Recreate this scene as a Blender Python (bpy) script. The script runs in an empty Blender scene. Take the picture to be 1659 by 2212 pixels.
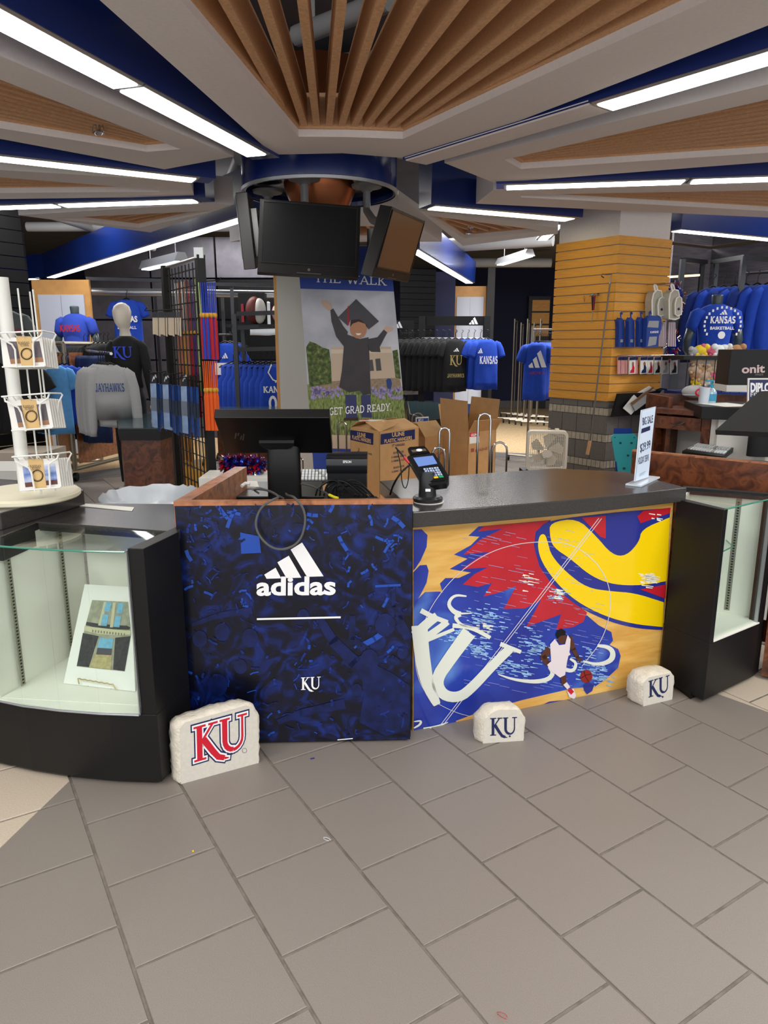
import bpy, bmesh, math, random
from mathutils import Vector, Matrix, noise
from mathutils.geometry import tessellate_polygon
random.seed(7)
SC = bpy.context.scene
COL = SC.collection
# ------------------------------------------------------------------ camera
FPX, PITCH, HC, IW, IH = 1551.0, math.radians(13.05), 1.55, 1659, 2212
cam = bpy.data.cameras.new('camera'); camo = bpy.data.objects.new('camera', cam); COL.objects.link(camo)
cam.sensor_fit = 'VERTICAL'; cam.sensor_height = 36.0; cam.lens = 36.0*FPX/IH
cam.clip_start = 0.05; cam.clip_end = 100
camo.location = (0, 0, HC); camo.rotation_euler = (math.pi/2-PITCH, 0, 0)
SC.camera = camo
# ------------------------------------------------------------------ world, light, exposure
w = bpy.data.worlds.new('world'); SC.world = w; w.use_nodes = True
w.node_tree.nodes['Background'].inputs[0].default_value = (0.95, 0.97, 1.0, 1)
w.node_tree.nodes['Background'].inputs[1].default_value = 1.4
SC.view_settings.view_transform = 'Standard'; SC.view_settings.look = 'None'
SC.view_settings.gamma = 1; SC.view_settings.exposure = 0.12; SC.view_settings.use_curve_mapping = False
def area(name, loc, sx, sy, power, col=(1, .98, .95), rot=(0, 0, 0)):
    l = bpy.data.lights.new(name, 'AREA'); l.shape = 'RECTANGLE'; l.size = sx; l.size_y = sy; l.energy = power; l.color = col
    o = bpy.data.objects.new(name, l); COL.objects.link(o); o.location = loc; o.rotation_euler = rot; return o
area('store_lamp', (0.2, -1.2, 3.3), 5, .5, 170)
area('store_lamp', (-2.6, 0.6, 3.3), .4, 3, 110)
area('store_lamp', (2.9, 0.6, 3.3), .4, 3, 110)
area('store_lamp', (-3.6, 8.6, 3.3), 4, .5, 120)
area('store_lamp', (3.0, 9.8, 3.3), 4, .5, 200)
area('store_lamp', (0.5, 11.9, 3.3), 7, .5, 230)
area('store_lamp', (5.0, 5.5, 3.3), .5, 4, 140)
# ------------------------------------------------------------------ projection: a point of the photograph to a point of the place
CC, SS = math.cos(PITCH), math.sin(PITCH)
def ray(x, y):
    a = (x-829.5)/FPX; b = -(y-1106)/FPX
    return Vector((a, CC+SS*b, CC*b-SS))
EYE = Vector((0, 0, HC))
def P(x, y, Y):
    r = ray(x, y); return EYE + r*(Y/r.y)
def Z(x, y, z=0.0):
    r = ray(x, y); return EYE + r*((z-HC)/r.z)
def onplane(x, y, p0, n):
    r = ray(x, y); return EYE + r*((p0-EYE).dot(n)/r.dot(n))
# ------------------------------------------------------------------ materials
def lin(c):
    return tuple(((v/255)/12.92 if v/255 <= .04045 else ((v/255+.055)/1.055)**2.4) for v in c)
MATS = {}
def mat(name, rgb, rough=.5, metal=0.0, noise_amt=0.0, noise_scale=20, bump=0.0, bump_scale=60, emit=None, alpha=None, spec=None, stretch=None, coat=0):
    if name in MATS: return MATS[name]
    m = bpy.data.materials.new(name); m.use_nodes = True; nt = m.node_tree; b = nt.nodes['Principled BSDF']
    c = lin(rgb); b.inputs['Base Color'].default_value = (*c, 1); b.inputs['Roughness'].default_value = rough
    b.inputs['Metallic'].default_value = metal
    if spec is not None: b.inputs['Specular IOR Level'].default_value = spec
    if coat: b.inputs['Coat Weight'].default_value = coat; b.inputs['Coat Roughness'].default_value = .08
    tc = nt.nodes.new('ShaderNodeTexCoord'); mp = nt.nodes.new('ShaderNodeMapping'); nt.links.new(tc.outputs['Object'], mp.inputs[0])
    if stretch: mp.inputs['Scale'].default_value = stretch
    if noise_amt:
        n = nt.nodes.new('ShaderNodeTexNoise'); n.inputs['Scale'].default_value = noise_scale; n.inputs['Detail'].default_value = 5
        nt.links.new(mp.outputs[0], n.inputs['Vector'])
        r = nt.nodes.new('ShaderNodeValToRGB'); r.color_ramp.elements[0].position = .3; r.color_ramp.elements[1].position = .7
        r.color_ramp.elements[0].color = (*[max(0, v*(1-noise_amt)) for v in c], 1)
        r.color_ramp.elements[1].color = (*[min(1, v*(1+noise_amt)) for v in c], 1)
        nt.links.new(n.outputs['Fac'], r.inputs[0]); nt.links.new(r.outputs[0], b.inputs['Base Color'])
    if bump:
        n2 = nt.nodes.new('ShaderNodeTexNoise'); n2.inputs['Scale'].default_value = bump_scale; n2.inputs['Detail'].default_value = 4
        nt.links.new(mp.outputs[0], n2.inputs['Vector'])
        bp = nt.nodes.new('ShaderNodeBump'); bp.inputs['Strength'].default_value = bump; bp.inputs['Distance'].default_value = .01
        nt.links.new(n2.outputs['Fac'], bp.inputs['Height']); nt.links.new(bp.outputs[0], b.inputs['Normal'])
    if emit: b.inputs['Emission Color'].default_value = (*lin(emit[0]), 1); b.inputs['Emission Strength'].default_value = emit[1]
    MATS[name] = m; return m
def ramp_mat(name, stops, scale, rough=.4, detail=8, distortion=0.0, stretch=None, bump=0, coat=0, coord='Object'):
    if name in MATS: return MATS[name]
    m = bpy.data.materials.new(name); m.use_nodes = True; nt = m.node_tree; b = nt.nodes['Principled BSDF']; b.inputs['Roughness'].default_value = rough
    if coat: b.inputs['Coat Weight'].default_value = coat; b.inputs['Coat Roughness'].default_value = .1
    tc = nt.nodes.new('ShaderNodeTexCoord'); mp = nt.nodes.new('ShaderNodeMapping'); nt.links.new(tc.outputs[coord], mp.inputs[0])
    if stretch: mp.inputs['Scale'].default_value = stretch
    n = nt.nodes.new('ShaderNodeTexNoise'); n.inputs['Scale'].default_value = scale; n.inputs['Detail'].default_value = detail; n.inputs['Distortion'].default_value = distortion
    nt.links.new(mp.outputs[0], n.inputs['Vector']); r = nt.nodes.new('ShaderNodeValToRGB')
    el = r.color_ramp.elements
    while len(el) < len(stops): el.new(.5)
    for e, (p, c) in zip(el, stops): e.position = p; e.color = (*lin(c), 1)
    nt.links.new(n.outputs['Fac'], r.inputs[0]); nt.links.new(r.outputs[0], b.inputs['Base Color'])
    if bump:
        bp = nt.nodes.new('ShaderNodeBump'); bp.inputs['Strength'].default_value = bump; nt.links.new(n.outputs['Fac'], bp.inputs['Height']); nt.links.new(bp.outputs[0], b.inputs['Normal'])
    MATS[name] = m; return m
def glass_mat(name, tint=(250, 254, 252), refl=.10):
    if name in MATS: return MATS[name]
    m = bpy.data.materials.new(name); m.use_nodes = True; nt = m.node_tree
    for n in list(nt.nodes):
        if n.type == 'BSDF_PRINCIPLED': nt.nodes.remove(n)
    out = [n for n in nt.nodes if n.type == 'OUTPUT_MATERIAL'][0]
    t = nt.nodes.new('ShaderNodeBsdfTransparent'); t.inputs[0].default_value = (*lin(tint), 1)
    g = nt.nodes.new('ShaderNodeBsdfGlossy'); g.inputs['Roughness'].default_value = .02
    mx = nt.nodes.new('ShaderNodeMixShader'); fr = nt.nodes.new('ShaderNodeLayerWeight'); fr.inputs[0].default_value = .5
    pw = nt.nodes.new('ShaderNodeMath'); pw.operation = 'POWER'; pw.inputs[1].default_value = 3.2; ml = nt.nodes.new('ShaderNodeMath'); ml.operation = 'MULTIPLY_ADD'; ml.inputs[1].default_value = .55; ml.inputs[2].default_value = .025
    nt.links.new(fr.outputs['Facing'], pw.inputs[0]); nt.links.new(pw.outputs[0], ml.inputs[0]); nt.links.new(ml.outputs[0], mx.inputs[0]); nt.links.new(t.outputs[0], mx.inputs[1]); nt.links.new(g.outputs[0], mx.inputs[2]); nt.links.new(mx.outputs[0], out.inputs[0])
    MATS[name] = m; return m
M = dict(
 tile=mat('grey_floor_tile', (129, 121, 114), .42, noise_amt=.16, noise_scale=450, bump=.12, bump_scale=300),
 grout=mat('floor_grout', (112, 104, 96), .9, noise_amt=.25, noise_scale=30),
 beige=mat('beige_floor_tile', (190, 176, 158), .5, noise_amt=.12, noise_scale=200),
 carpet=mat('tan_carpet', (186, 160, 122), .95, noise_amt=.3, noise_scale=60, bump=.4, bump_scale=200),
 band=mat('carpet_border', (104, 102, 103), .7, noise_amt=.15, noise_scale=60),
 deck=mat('ceiling_deck', (98, 97, 99), .9, noise_amt=.12, noise_scale=3),
 soffit=mat('soffit_paint', (226, 218, 214), .85, noise_amt=.03, noise_scale=60),
 oak=mat('oak_slat', (208, 160, 116), .55, noise_amt=.16, noise_scale=12, stretch=(6, 6, 40)),
 blue=mat('royal_blue_enamel', (16, 40, 108), .25, coat=.15),
 lamp=mat('lamp_diffuser', (255, 255, 255), .5, emit=((255, 252, 246), 15)),
 lampw=mat('warm_lamp_diffuser', (255, 250, 220), .5, emit=((255, 246, 205), 6)),
 lamp2=mat('distant_lamp_diffuser', (255, 255, 255), .5, emit=((250, 252, 255), 5)),
 alu=mat('lamp_rim', (170, 172, 176), .35, .7),
 black=mat('black_laminate', (17, 16, 16), .42, noise_amt=.35, noise_scale=500, spec=.35),
 blacktop=mat('black_counter_top', (58, 56, 54), .22, noise_amt=.25, noise_scale=300),
 blackp=mat('black_plastic', (14, 14, 15), .42, spec=.35),
 blacks=mat('black_satin', (30, 31, 33), .3),
 screen=mat('dark_screen', (12, 13, 16), .45, spec=.25),
 darkm=mat('black_metal', (18, 18, 19), .45, .2),
 chrome=mat('chrome_wire', (200, 200, 200), .18, 1),
 steel=mat('brushed_steel', (168, 160, 145), .32, .9),
 white=mat('white_paint', (228, 226, 220), .5),
 whitew=mat('white_wire', (232, 232, 226), .4),
 column=mat('column_paint', (196, 196, 192), .7),
 casein=mat('case_lining', (236, 234, 224), .6),
 burl=ramp_mat('mottled_copper_laminate', [(.3, (58, 30, 20)), (.5, (98, 54, 34)), (.62, (122, 70, 42)), (.75, (74, 40, 28))], 14, .3, distortion=1.2),
 burlt=ramp_mat('light_copper_laminate', [(.3, (120, 72, 46)), (.5, (164, 106, 70)), (.7, (186, 124, 84))], 22, .35, distortion=.8),
 maple=mat('maple_slatwall', (226, 160, 66), .42, noise_amt=.12, noise_scale=10, stretch=(1, 1, 12)),
 groove=mat('aluminium_channel', (176, 160, 130), .45, .3),
 stonet=mat('grey_wall_tile', (112, 106, 100), .55, noise_amt=.1, noise_scale=60),
 stonel=mat('cream_mosaic', (176, 166, 148), .6, noise_amt=.15, noise_scale=30),
 kraft=mat('corrugated_card', (178, 138, 90), .8, noise_amt=.08, noise_scale=14),
 kraftl=mat('inner_card', (205, 166, 112), .8),
 lime=mat('limestone', (214, 206, 190), .9, noise_amt=.10, noise_scale=30, bump=.5, bump_scale=90),
 limef=mat('sawn_limestone', (206, 201, 190), .75, noise_amt=.05, noise_scale=80),
 navy=mat('navy_ink', (22, 34, 82), .4), red=mat('red_ink', (200, 22, 48), .4), wink=mat('white_ink', (238, 238, 238), .5),
 kblue=mat('royal_fabric', (18, 66, 178), .85, noise_amt=.12, noise_scale=25),
 dblue=mat('deep_blue_fabric', (16, 44, 120), .9, noise_amt=.15, noise_scale=25),
 blackf=mat('black_fabric', (24, 24, 26), .9, noise_amt=.2, noise_scale=30),
 greyf=mat('heather_grey_fabric', (168, 168, 170), .95, noise_amt=.12, noise_scale=220),
 whitef=mat('white_fabric', (220, 226, 228), .9), redf=mat('crimson_fabric', (176, 26, 44), .8),
 sky=mat('light_blue_fabric', (92, 160, 222), .9, noise_amt=.08, noise_scale=20),
 orange=mat('orange_cord', (224, 92, 24), .8), bcord=mat('blue_cord', (38, 62, 170), .8), gcord=mat('pale_green_cord', (176, 192, 132), .8),
 gold=mat('gold_cord', (206, 150, 50), .6), purple=mat('purple_cord', (70, 36, 120), .8), peach=mat('peach_cord', (190, 120, 90), .8),
 mann=mat('white_mannequin', (214, 204, 190), .4), mannd=mat('slate_mannequin', (62, 74, 80), .35),
 glass=glass_mat('clear_glass'), gedge=mat('glass_edge', (70, 140, 120), .15),
 turq=mat('turquoise_plastic', (64, 186, 196), .45), copper=mat('copper_trim', (176, 104, 66), .3, .8),
 slatw=mat('charcoal_slatwall', (14, 14, 16), .8, spec=.15), greyw=mat('grey_wall_panel', (78, 76, 84), .8, noise_amt=.15, noise_scale=8),
 bluew=mat('navy_wall', (22, 28, 62), .8), frame=mat('birch_frame', (206, 150, 82), .45, noise_amt=.1, noise_scale=8),
 board=mat('white_board', (196, 202, 218), .4), pipe=mat('painted_pipe', (170, 170, 170), .6),
 fan=mat('cream_fan_plastic', (224, 216, 200), .45), poly=mat('clear_bag', (200, 212, 224), .25, spec=.8),
)
# ------------------------------------------------------------------ object helpers
def wloc(o):
    v = Vector((0, 0, 0))
    while o is not None: v = v + o.location; o = o.parent
    return v
def tag(o, label=None, cat=None, group=None, kind=None):
    if label: o['label'] = label
    if cat: o['category'] = cat
    if group: o['group'] = group
    if kind: o['kind'] = kind
    return o
def thing(name, loc, label, cat, group=None, rz=0):
    o = bpy.data.objects.new(name, None); COL.objects.link(o); o.empty_display_size = .05
    o.location = loc; o.rotation_euler = (0, 0, rz); return tag(o, label, cat, group)
class MB:
    def __init__(s): s.v = []; s.f = []; s.m = []; s.cur = 0
    def add(s, vs, fs):
        b = len(s.v); s.v += [Vector(v) for v in vs]; s.f += [tuple(b+i for i in f) for f in fs]; s.m += [s.cur]*len(fs); return s
    def hexa(s, c8):  # bottom 4 ccw, top 4 ccw
        return s.add(c8, [(3, 2, 1, 0), (4, 5, 6, 7), (0, 1, 5, 4), (1, 2, 6, 5), (2, 3, 7, 6), (3, 0, 4, 7)])
    def box(s, c, size, rz=0, M3=None):
        hx, hy, hz = [k/2 for k in size]; R = M3 or Matrix.Rotation(rz, 3, 'Z'); c = Vector(c)
        return s.hexa([c+R@Vector(p) for p in ((-hx, -hy, -hz), (hx, -hy, -hz), (hx, hy, -hz), (-hx, hy, -hz), (-hx, -hy, hz), (hx, -hy, hz), (hx, hy, hz), (-hx, hy, hz))])
    def slab(s, q, t):  # quad corners + thickness vector
        q = [Vector(p) for p in q]; t = Vector(t); return s.hexa(q+[p+t for p in q])
    def prism(s, poly, z0, z1):
        n = len(poly); 
        a = sum(poly[i][0]*poly[(i+1) % n][1]-poly[(i+1) % n][0]*poly[i][1] for i in range(n))
        if a < 0: poly = poly[::-1]
        vs = [(p[0], p[1], z0) for p in poly]+[(p[0], p[1], z1) for p in poly]
        return s.add(vs, [tuple(range(n))[::-1], tuple(range(n, 2*n))]+[(i, (i+1) % n, n+(i+1) % n, n+i) for i in range(n)])
    def extr(s, poly3, t):  # planar 3d polygon extruded by t
        n = len(poly3); t = Vector(t); p = [Vector(q) for q in poly3]
        tri = tessellate_polygon([p])
        s.add(p+[q+t for q in p], [tuple(x) for x in tri]+[tuple(n+i for i in x[::-1]) for x in tri]+[(i, (i+1) % n, n+(i+1) % n, n+i) for i in range(n)]); return s
    def flat(s, poly3):
        p = [Vector(q) for q in poly3]
        if len(p) <= 4: return s.add(p, [tuple(range(len(p)))])
        return s.add(p, [tuple(x) for x in tessellate_polygon([p])])
    def loft(s, rings, cap=True, closed=True):
        n = len(rings[0]); vs = [p for r in rings for p in r]; fs = []
        for k in range(len(rings)-1):
            for i in range(n if closed else n-1):
                j = (i+1) % n; fs.append((k*n+i, k*n+j, (k+1)*n+j, (k+1)*n+i))
        if cap: fs += [tuple(range(n))[::-1], tuple(range((len(rings)-1)*n, len(rings)*n))]
        return s.add(vs, fs)
    def tube(s, pts, r, n=8, closed=False, r2=None):
        pts = [Vector(p) for p in pts]; rings = []; N = len(pts)
        prev = None
        for i, p in enumerate(pts):
            a = pts[(i-1) % N] if (closed or i > 0) else p; b = pts[(i+1) % N] if (closed or i < N-1) else p
            d = (b-a).normalized() if (b-a).length > 1e-9 else Vector((0, 0, 1))
            if prev is None:
                up = Vector((0, 0, 1)) if abs(d.z) < .9 else Vector((1, 0, 0)); x = d.cross(up).normalized()
            else:
                x = (prev-d*prev.dot(d)); x = x.normalized() if x.length > 1e-6 else d.orthogonal().normalized()
            prev = x; y = d.cross(x); rr = r if r2 is None else r+(r2-r)*i/max(1, N-1)
            rings.append([p+x*rr*math.cos(k*2*math.pi/n)+y*rr*math.sin(k*2*math.pi/n) for k in range(n)])
        if closed: rings.append(rings[0]); return s.loft(rings, cap=False)
        return s.loft(rings)
    def lathe(s, prof, c=(0, 0, 0), n=24, cap=True, sx=1, sy=1):
        c = Vector(c)
        return s.loft([[c+Vector((r*sx*math.cos(k*2*math.pi/n), r*sy*math.sin(k*2*math.pi/n), z)) for k in range(n)] for r, z in prof], cap=cap)
    def ell(s, c, rx, ry, rz, n=12, m=8):
        return s.lathe([(max(.001, math.sin(math.pi*i/m)), -math.cos(math.pi*i/m)*rz) for i in range(m+1)], c, n, sx=rx, sy=ry)
    def build(s, name, mats, parent=None, smooth=False, bevel=0, kind=None, label=None):
        me = bpy.data.meshes.new(name); off = wloc(parent) if parent is not None else Vector((0, 0, 0))
        me.from_pydata([tuple(v-off) for v in s.v], [], s.f)
        for mm in (mats if isinstance(mats, (list, tuple)) else [mats]): me.materials.append(M[mm] if isinstance(mm, str) else mm)
        me.polygons.foreach_set('material_index', s.m)
        me.update()
        o = bpy.data.objects.new(name, me); COL.objects.link(o); o.parent = parent
        if smooth:
            me.polygons.foreach_set('use_smooth', [True]*len(me.polygons))
            if smooth != 'full':
                try: me.set_sharp_from_angle(angle=math.radians(38))
                except Exception: pass
        if bevel:
            b = o.modifiers.new('bevel', 'BEVEL'); b.width = bevel; b.segments = 2; b.limit_method = 'ANGLE'
        if kind: o['kind'] = kind
        if label: o['label'] = label
        return o
def solo(mb, name, mats, label, cat, group=None, **k):
    """a thing that is one mesh: origin moved to its base"""
    c = sum(mb.v, Vector())/len(mb.v); zmin = min(v.z for v in mb.v); base = Vector((c.x, c.y, zmin))
    mb.v = [v-base for v in mb.v]; o = mb.build(name, mats, None, **k); o.location = base; return tag(o, label, cat, group)
def dup(o, loc=None, rz=None, label=None, group=None, parent=None):
    c = o.copy(); COL.objects.link(c)
    if parent is not None: c.parent = parent
    if loc is not None: c.location = loc
    if rz is not None: c.rotation_euler = (0, 0, rz)
    if label: c['label'] = label
    if group: c['group'] = group
    for ch in list(o.children): dup(ch, parent=c)
    return c
# ------------------------------------------------------------------ lettering
def tmesh(s, bold=.0):
    cu = bpy.data.curves.new('t', 'FONT'); cu.body = s; cu.offset = bold; cu.resolution_u = 3; cu.align_x = 'LEFT'
    ob = bpy.data.objects.new('t', cu); COL.objects.link(ob); dg = bpy.context.evaluated_depsgraph_get(); me = ob.evaluated_get(dg).to_mesh()
    vs = [(v.co.x, v.co.y) for v in me.vertices]; fs = [tuple(p.vertices) for p in me.polygons]
    ob.evaluated_get(dg).to_mesh_clear(); bpy.data.objects.remove(ob); bpy.data.curves.remove(cu)
    return vs, fs
def arc(cx, cy, rx, ry, a0, a1, n=8):
    return [(cx+rx*math.cos(math.radians(a0+(a1-a0)*i/n)), cy+ry*math.sin(math.radians(a0+(a1-a0)*i/n))) for i in range(n+1)]
# slab serif stroke alphabet, cap height 1: (width, [(points, thickness factor)], [serif centres])
SLAB = {
 'A': (.9, [([(.08, 0), (.45, 1)], .7), ([(.45, 1), (.82, 0)], 1), ([(.22, .36), (.7, .36)], .7)], [(.08, 0), (.82, 0)]),
 'C': (.8, [(arc(.45, .5, .36, .46, 50, 310, 14), 1)], []),
 'D': (.85, [([(.15, 0), (.15, 1)], 1), ([(.05, 1-.05), (.4, .95)]+arc(.38, .5, .38, .45, 90, -90, 10)+[(.05, .05)], .9)], [(.15, 0), (.15, 1)]),
 'E': (.75, [([(.15, 0), (.15, 1)], 1), ([(.05, .94), (.66, .94), (.66, .78)], .8), ([(.15, .5), (.5, .5)], .8), ([(.05, .06), (.68, .06), (.68, .24)], .8)], [(.15, 0), (.15, 1)]),
 'G': (.88, [(arc(.45, .5, .37, .46, 50, 345, 14), 1), ([(.5, .44), (.86, .44)], .7), ([(.76, .44), (.76, .1)], .9)], []),
 'H': (.95, [([(.17, 0), (.17, 1)], 1), ([(.77, 0), (.77, 1)], 1), ([(.17, .5), (.77, .5)], .8)], [(.17, 0), (.17, 1), (.77, 0), (.77, 1)]),
 'I': (.4, [([(.2, 0), (.2, 1)], 1)], [(.2, 0), (.2, 1)]),
 'J': (.6, [([(.42, 1), (.42, .25)]+arc(.25, .25, .17, .22, 0, -170, 8), 1)], [(.42, 1)]),
 'K': (.92, [([(.17, 0), (.17, 1)], 1), ([(.17, .42), (.74, 1)], .7), ([(.34, .58), (.78, 0)], 1)], [(.17, 0), (.17, 1), (.74, 1), (.78, 0)]),
 'L': (.75, [([(.17, 0), (.17, 1)], 1), ([(.05, .06), (.68, .06), (.68, .28)], .8)], [(.17, 0), (.17, 1)]),
 'N': (.98, [([(.15, 0), (.15, 1)], .7), ([(.12, 1), (.8, 0)], 1), ([(.8, 0), (.8, 1)], .7)], [(.15, 0), (.13, 1), (.8, 1)]),
 'O': (.9, [(arc(.45, .5, .36, .45, 0, 360, 18), 1)], []),
 'R': (.9, [([(.15, 0), (.15, 1)], 1), ([(.05, .95), (.45, .95)]+arc(.45, .72, .22, .23, 90, -90, 8)+[(.15, .49)], .8), ([(.42, .49), (.76, 0)], 1)], [(.15, 0), (.15, 1), (.78, 0)]),
 'S': (.72, [(arc(.36, .73, .24, .21, 20, 250, 9)+arc(.36, .28, .26, .22, 80, -160, 9), 1)], []),
 'T': (.85, [([(.42, 0), (.42, 1)], 1), ([(.07, .72), (.07, .94), (.77, .94), (.77, .72)], .8)], [(.42, 0)]),
 'U': (.9, [([(.17, 1), (.17, .35)]+arc(.45, .35, .28, .3, 180, 360, 10)+[(.73, 1)], 1)], [(.17, 1), (.73, 1)]),
 'W': (1.25, [([(.1, 1), (.37, 0)], 1), ([(.37, 0), (.62, 1)], .7), ([(.62, 1), (.88, 0)], 1), ([(.88, 0), (1.13, 1)], .7)], [(.1, 1), (.62, 1), (1.13, 1)]),
 'Y': (.85, [([(.07, 1), (.42, .45)], 1), ([(.42, .45), (.77, 1)], .7), ([(.42, .5), (.42, 0)], 1)], [(.07, 1), (.77, 1), (.42, 0)]),
 '.': (.3, [([(.12, .02), (.12, .14)], 1.2)], []), ' ': (.45, [], []),
 '0': (.8, [(arc(.4, .5, .27, .45, 0, 360, 16), 1)], []),
}
def stroke_polys(pts, w0, w1=None, ext=0):
    """quads along a polyline with tapering width"""
    w1 = w0 if w1 is None else w1; out = []; n = len(pts)-1
    for i in range(n):
        a = Vector(pts[i]); b = Vector(pts[i+1]); d = b-a; L = d.length
        if L < 1e-9: continue
        d /= L; nn = Vector((-d.y, d.x)); wa = w0+(w1-w0)*i/n; wb = w0+(w1-w0)*(i+1)/n
        ea = ext if i == 0 else wa*.18; eb = ext if i == n-1 else wb*.18
        out.append([a-d*ea+nn*wa/2, a-d*ea-nn*wa/2, b+d*eb-nn*wb/2, b+d*eb+nn*wb/2])
    return out
def slab_polys(s, w=.17, off=0, ser=.32):
    out = []; x = 0
    for ch in s:
        W, st, se = SLAB.get(ch, SLAB[' '])
        for pts, k in st:
            out += [[(p[0]+x, p[1]) for p in q] for q in stroke_polys(pts, w*k+2*off, ext=off)]
        for (sx, sy) in se:
            yy = sy+(w*.3 if sy < .5 else -w*.3)
            out.append([(x+sx-ser/2-off, yy-w*.3-off), (x+sx+ser/2+off, yy-w*.3-off), (x+sx+ser/2+off, yy+w*.3+off), (x+sx-ser/2-off, yy+w*.3+off)])
        x += W+.06
    return out, x
def ku_polys(off=0):
    """classical K and U, the leg of the K running under the U; width about 1.75"""
    S = []
    def st(pts, w0, w1=None): S.extend(stroke_polys(pts, w0+2*off, (w0 if w1 is None else w1)+2*off, ext=off))
    st([(.2, 0), (.2, 1)], .17); st([(.02, .03), (.4, .03)], .06); st([(.02, .97), (.4, .97)], .06)
    st([(.2, .45), (.62, .97)], .07); st([(.48, .97), (.78, .97)], .06)
    st([(.33, .58), (.62, .16), (.78, -.04), (.98, -.12)], .19, .15); st([(.98, -.13), (1.12, -.15)], .08, .03)
    st([(1.0, .97), (1.0, .38)]+arc(1.27, .36, .27, .3, 180, 270, 5), .17, .13)
    st(arc(1.27, .36, .3, .32, 270, 360, 5)+[(1.57, .97)], .1, .07); st([(.84, .97), (1.17, .97)], .06); st([(1.42, .97), (1.73, .97)], .06)
    return S, 1.75
def place2d(mb, polys, W, O, U, V, n, lift=.0008, tilt=0):
    for k, q in enumerate(polys):
        mb.flat([O+U*((p[0]+tilt*p[1])/W)+V*p[1]+n*(lift+(k % 5)*.00004) for p in q])
def text_into(mb, s, O, U, V, n, font='sans', bold=.02, w=.17, lift=.0008, off=0):
    if font == 'sans':
        vs, fs = tmesh(s, bold)
        if not vs: return
        x0 = min(v[0] for v in vs); x1 = max(v[0] for v in vs); W = x1-x0
        mb.add([O+U*((x-x0)/W)+V*(y/.69)+n*lift for x, y in vs], fs)
    elif font == 'ku':
        pl, W = ku_polys(off); place2d(mb, pl, W, O, U, V, n, lift)
    else:
        pl, W = slab_polys(s, w, off); place2d(mb, pl, W, O, U, V, n, lift)
class Plane:
    """a real plane in the place; photograph points are carried onto it"""
    def __init__(s, p, n): s.p = Vector(p); s.n = Vector(n).normalized(); s.n = s.n if (EYE-s.p).dot(s.n) > 0 else -s.n
    def __call__(s, x, y, lift=0): return onplane(x, y, s.p, s.n)+s.n*lift
    def poly(s, mb, pts, lift=.001): mb.flat([s(x, y, lift) for x, y in pts])
    def stroke(s, mb, pts, w0, w1=None, lift=.001):
        for q in stroke_polys(pts, w0, w1, ext=0): mb.flat([s(p[0], p[1], lift) for p in q])
    def text(s, mb, txt, a, b, h, **k):
        lift = k.pop('lift', .0015); O = s(*a); U = s(*b)-O; V = s(a[0]+k.pop('sl', 0), a[1]-h)-O
        text_into(mb, txt, O, U, V, s.n, lift=lift, **k)
def vplane(A, B):
    A = Vector((A[0], A[1], 0)); B = Vector((B[0], B[1], 0)); d = B-A; return Plane(A, (d.y, -d.x, 0))
def three_bars(O, U, V, n, lift=.001):
    """three slanting bars mark in a unit box"""
    return [[O+U*x+V*y+n*lift for x, y in q] for q in ([(0, .12), (.19, .31), (.285, 0), (.04, 0)], [(.22, .46), (.41, .64), (.625, 0), (.375, 0)], [(.44, .81), (.63, 1), (1, .02), (.72, .02)])]

# ================================================================== SETTING: floor
TS = 1.55/4.647; YAW = .5556; TU0, TV0 = .22063, -7.38686
def tw(u, r):
    a = u-TU0; b = -r-TV0
    return Vector(((math.cos(YAW)*a-math.sin(YAW)*b)*TS, (math.sin(YAW)*a+math.cos(YAW)*b)*TS))
def clip(poly, a, b, keep):
    """Sutherland-Hodgman on one line; keep=+1 keeps the left of a->b"""
    out = []; d = b-a
    sd = lambda p: keep*(d.x*(p.y-a.y)-d.y*(p.x-a.x))
    for i in range(len(poly)):
        p, q = poly[i], poly[(i+1) % len(poly)]; sp, sq = sd(p), sd(q)
        if sp >= 0: out.append(p)
        if (sp > 0) != (sq > 0) and abs(sp-sq) > 1e-12: out.append(p+(q-p)*(sp/(sp-sq)))
    return out
floor = bpy.data.objects.new('floor', None); COL.objects.link(floor); floor['kind'] = 'structure'
DC = Vector((.3, 5.6)); DR = 4.8
mb = MB(); mb.prism([(-12, -3), (12, -3), (12, 5.2), (-12, 5.2)], -.06, -.004)
mb.prism([(DC.x+DR*math.cos(a*math.pi/24), DC.y+DR*math.sin(a*math.pi/24)) for a in range(48)], -.061, -.0045); mb.build('grout_bed', 'grout', floor)
MB().prism([(-14, 5.2), (14, 5.2), (14, 21), (-14, 21)], -.064, -.006).build('carpet', 'carpet', floor, kind='stuff')
mb = MB()
for k in range(48):
    a, b = k*math.pi/24, (k+1)*math.pi/24
    q = [(DC.x+r*math.cos(t), DC.y+r*math.sin(t)) for r, t in ((DR, a), (DR+.45, a), (DR+.45, b), (DR, b))]
    if min(p[1] for p in q) > 5.2: mb.prism(q, -.02, -.002)
mb.build('carpet_border', 'band', floor)
la, lb = Z(0, 1832).xy, Z(150, 1687).xy; ra, rb = Z(1565, 1504).xy, Z(1659, 1538).xy
G = .009
def inset(poly):
    c = sum(poly, Vector((0, 0)))/len(poly); return [p+(c-p).normalized()*G*.75 if (c-p).length > G else p for p in poly]
def seen(p, m=40):
    d = p.y*CC+HC*SS
    if d < .2: return False
    x = 829.5+FPX*p.x/d; y = 1106-FPX*(p.y*SS-HC*CC)/d
    return -m-120 < x < 1659+m+120 and -m < y < 2212+170
full = None; nt_ = 0; rest = MB(); rng = random.Random(3)
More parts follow.
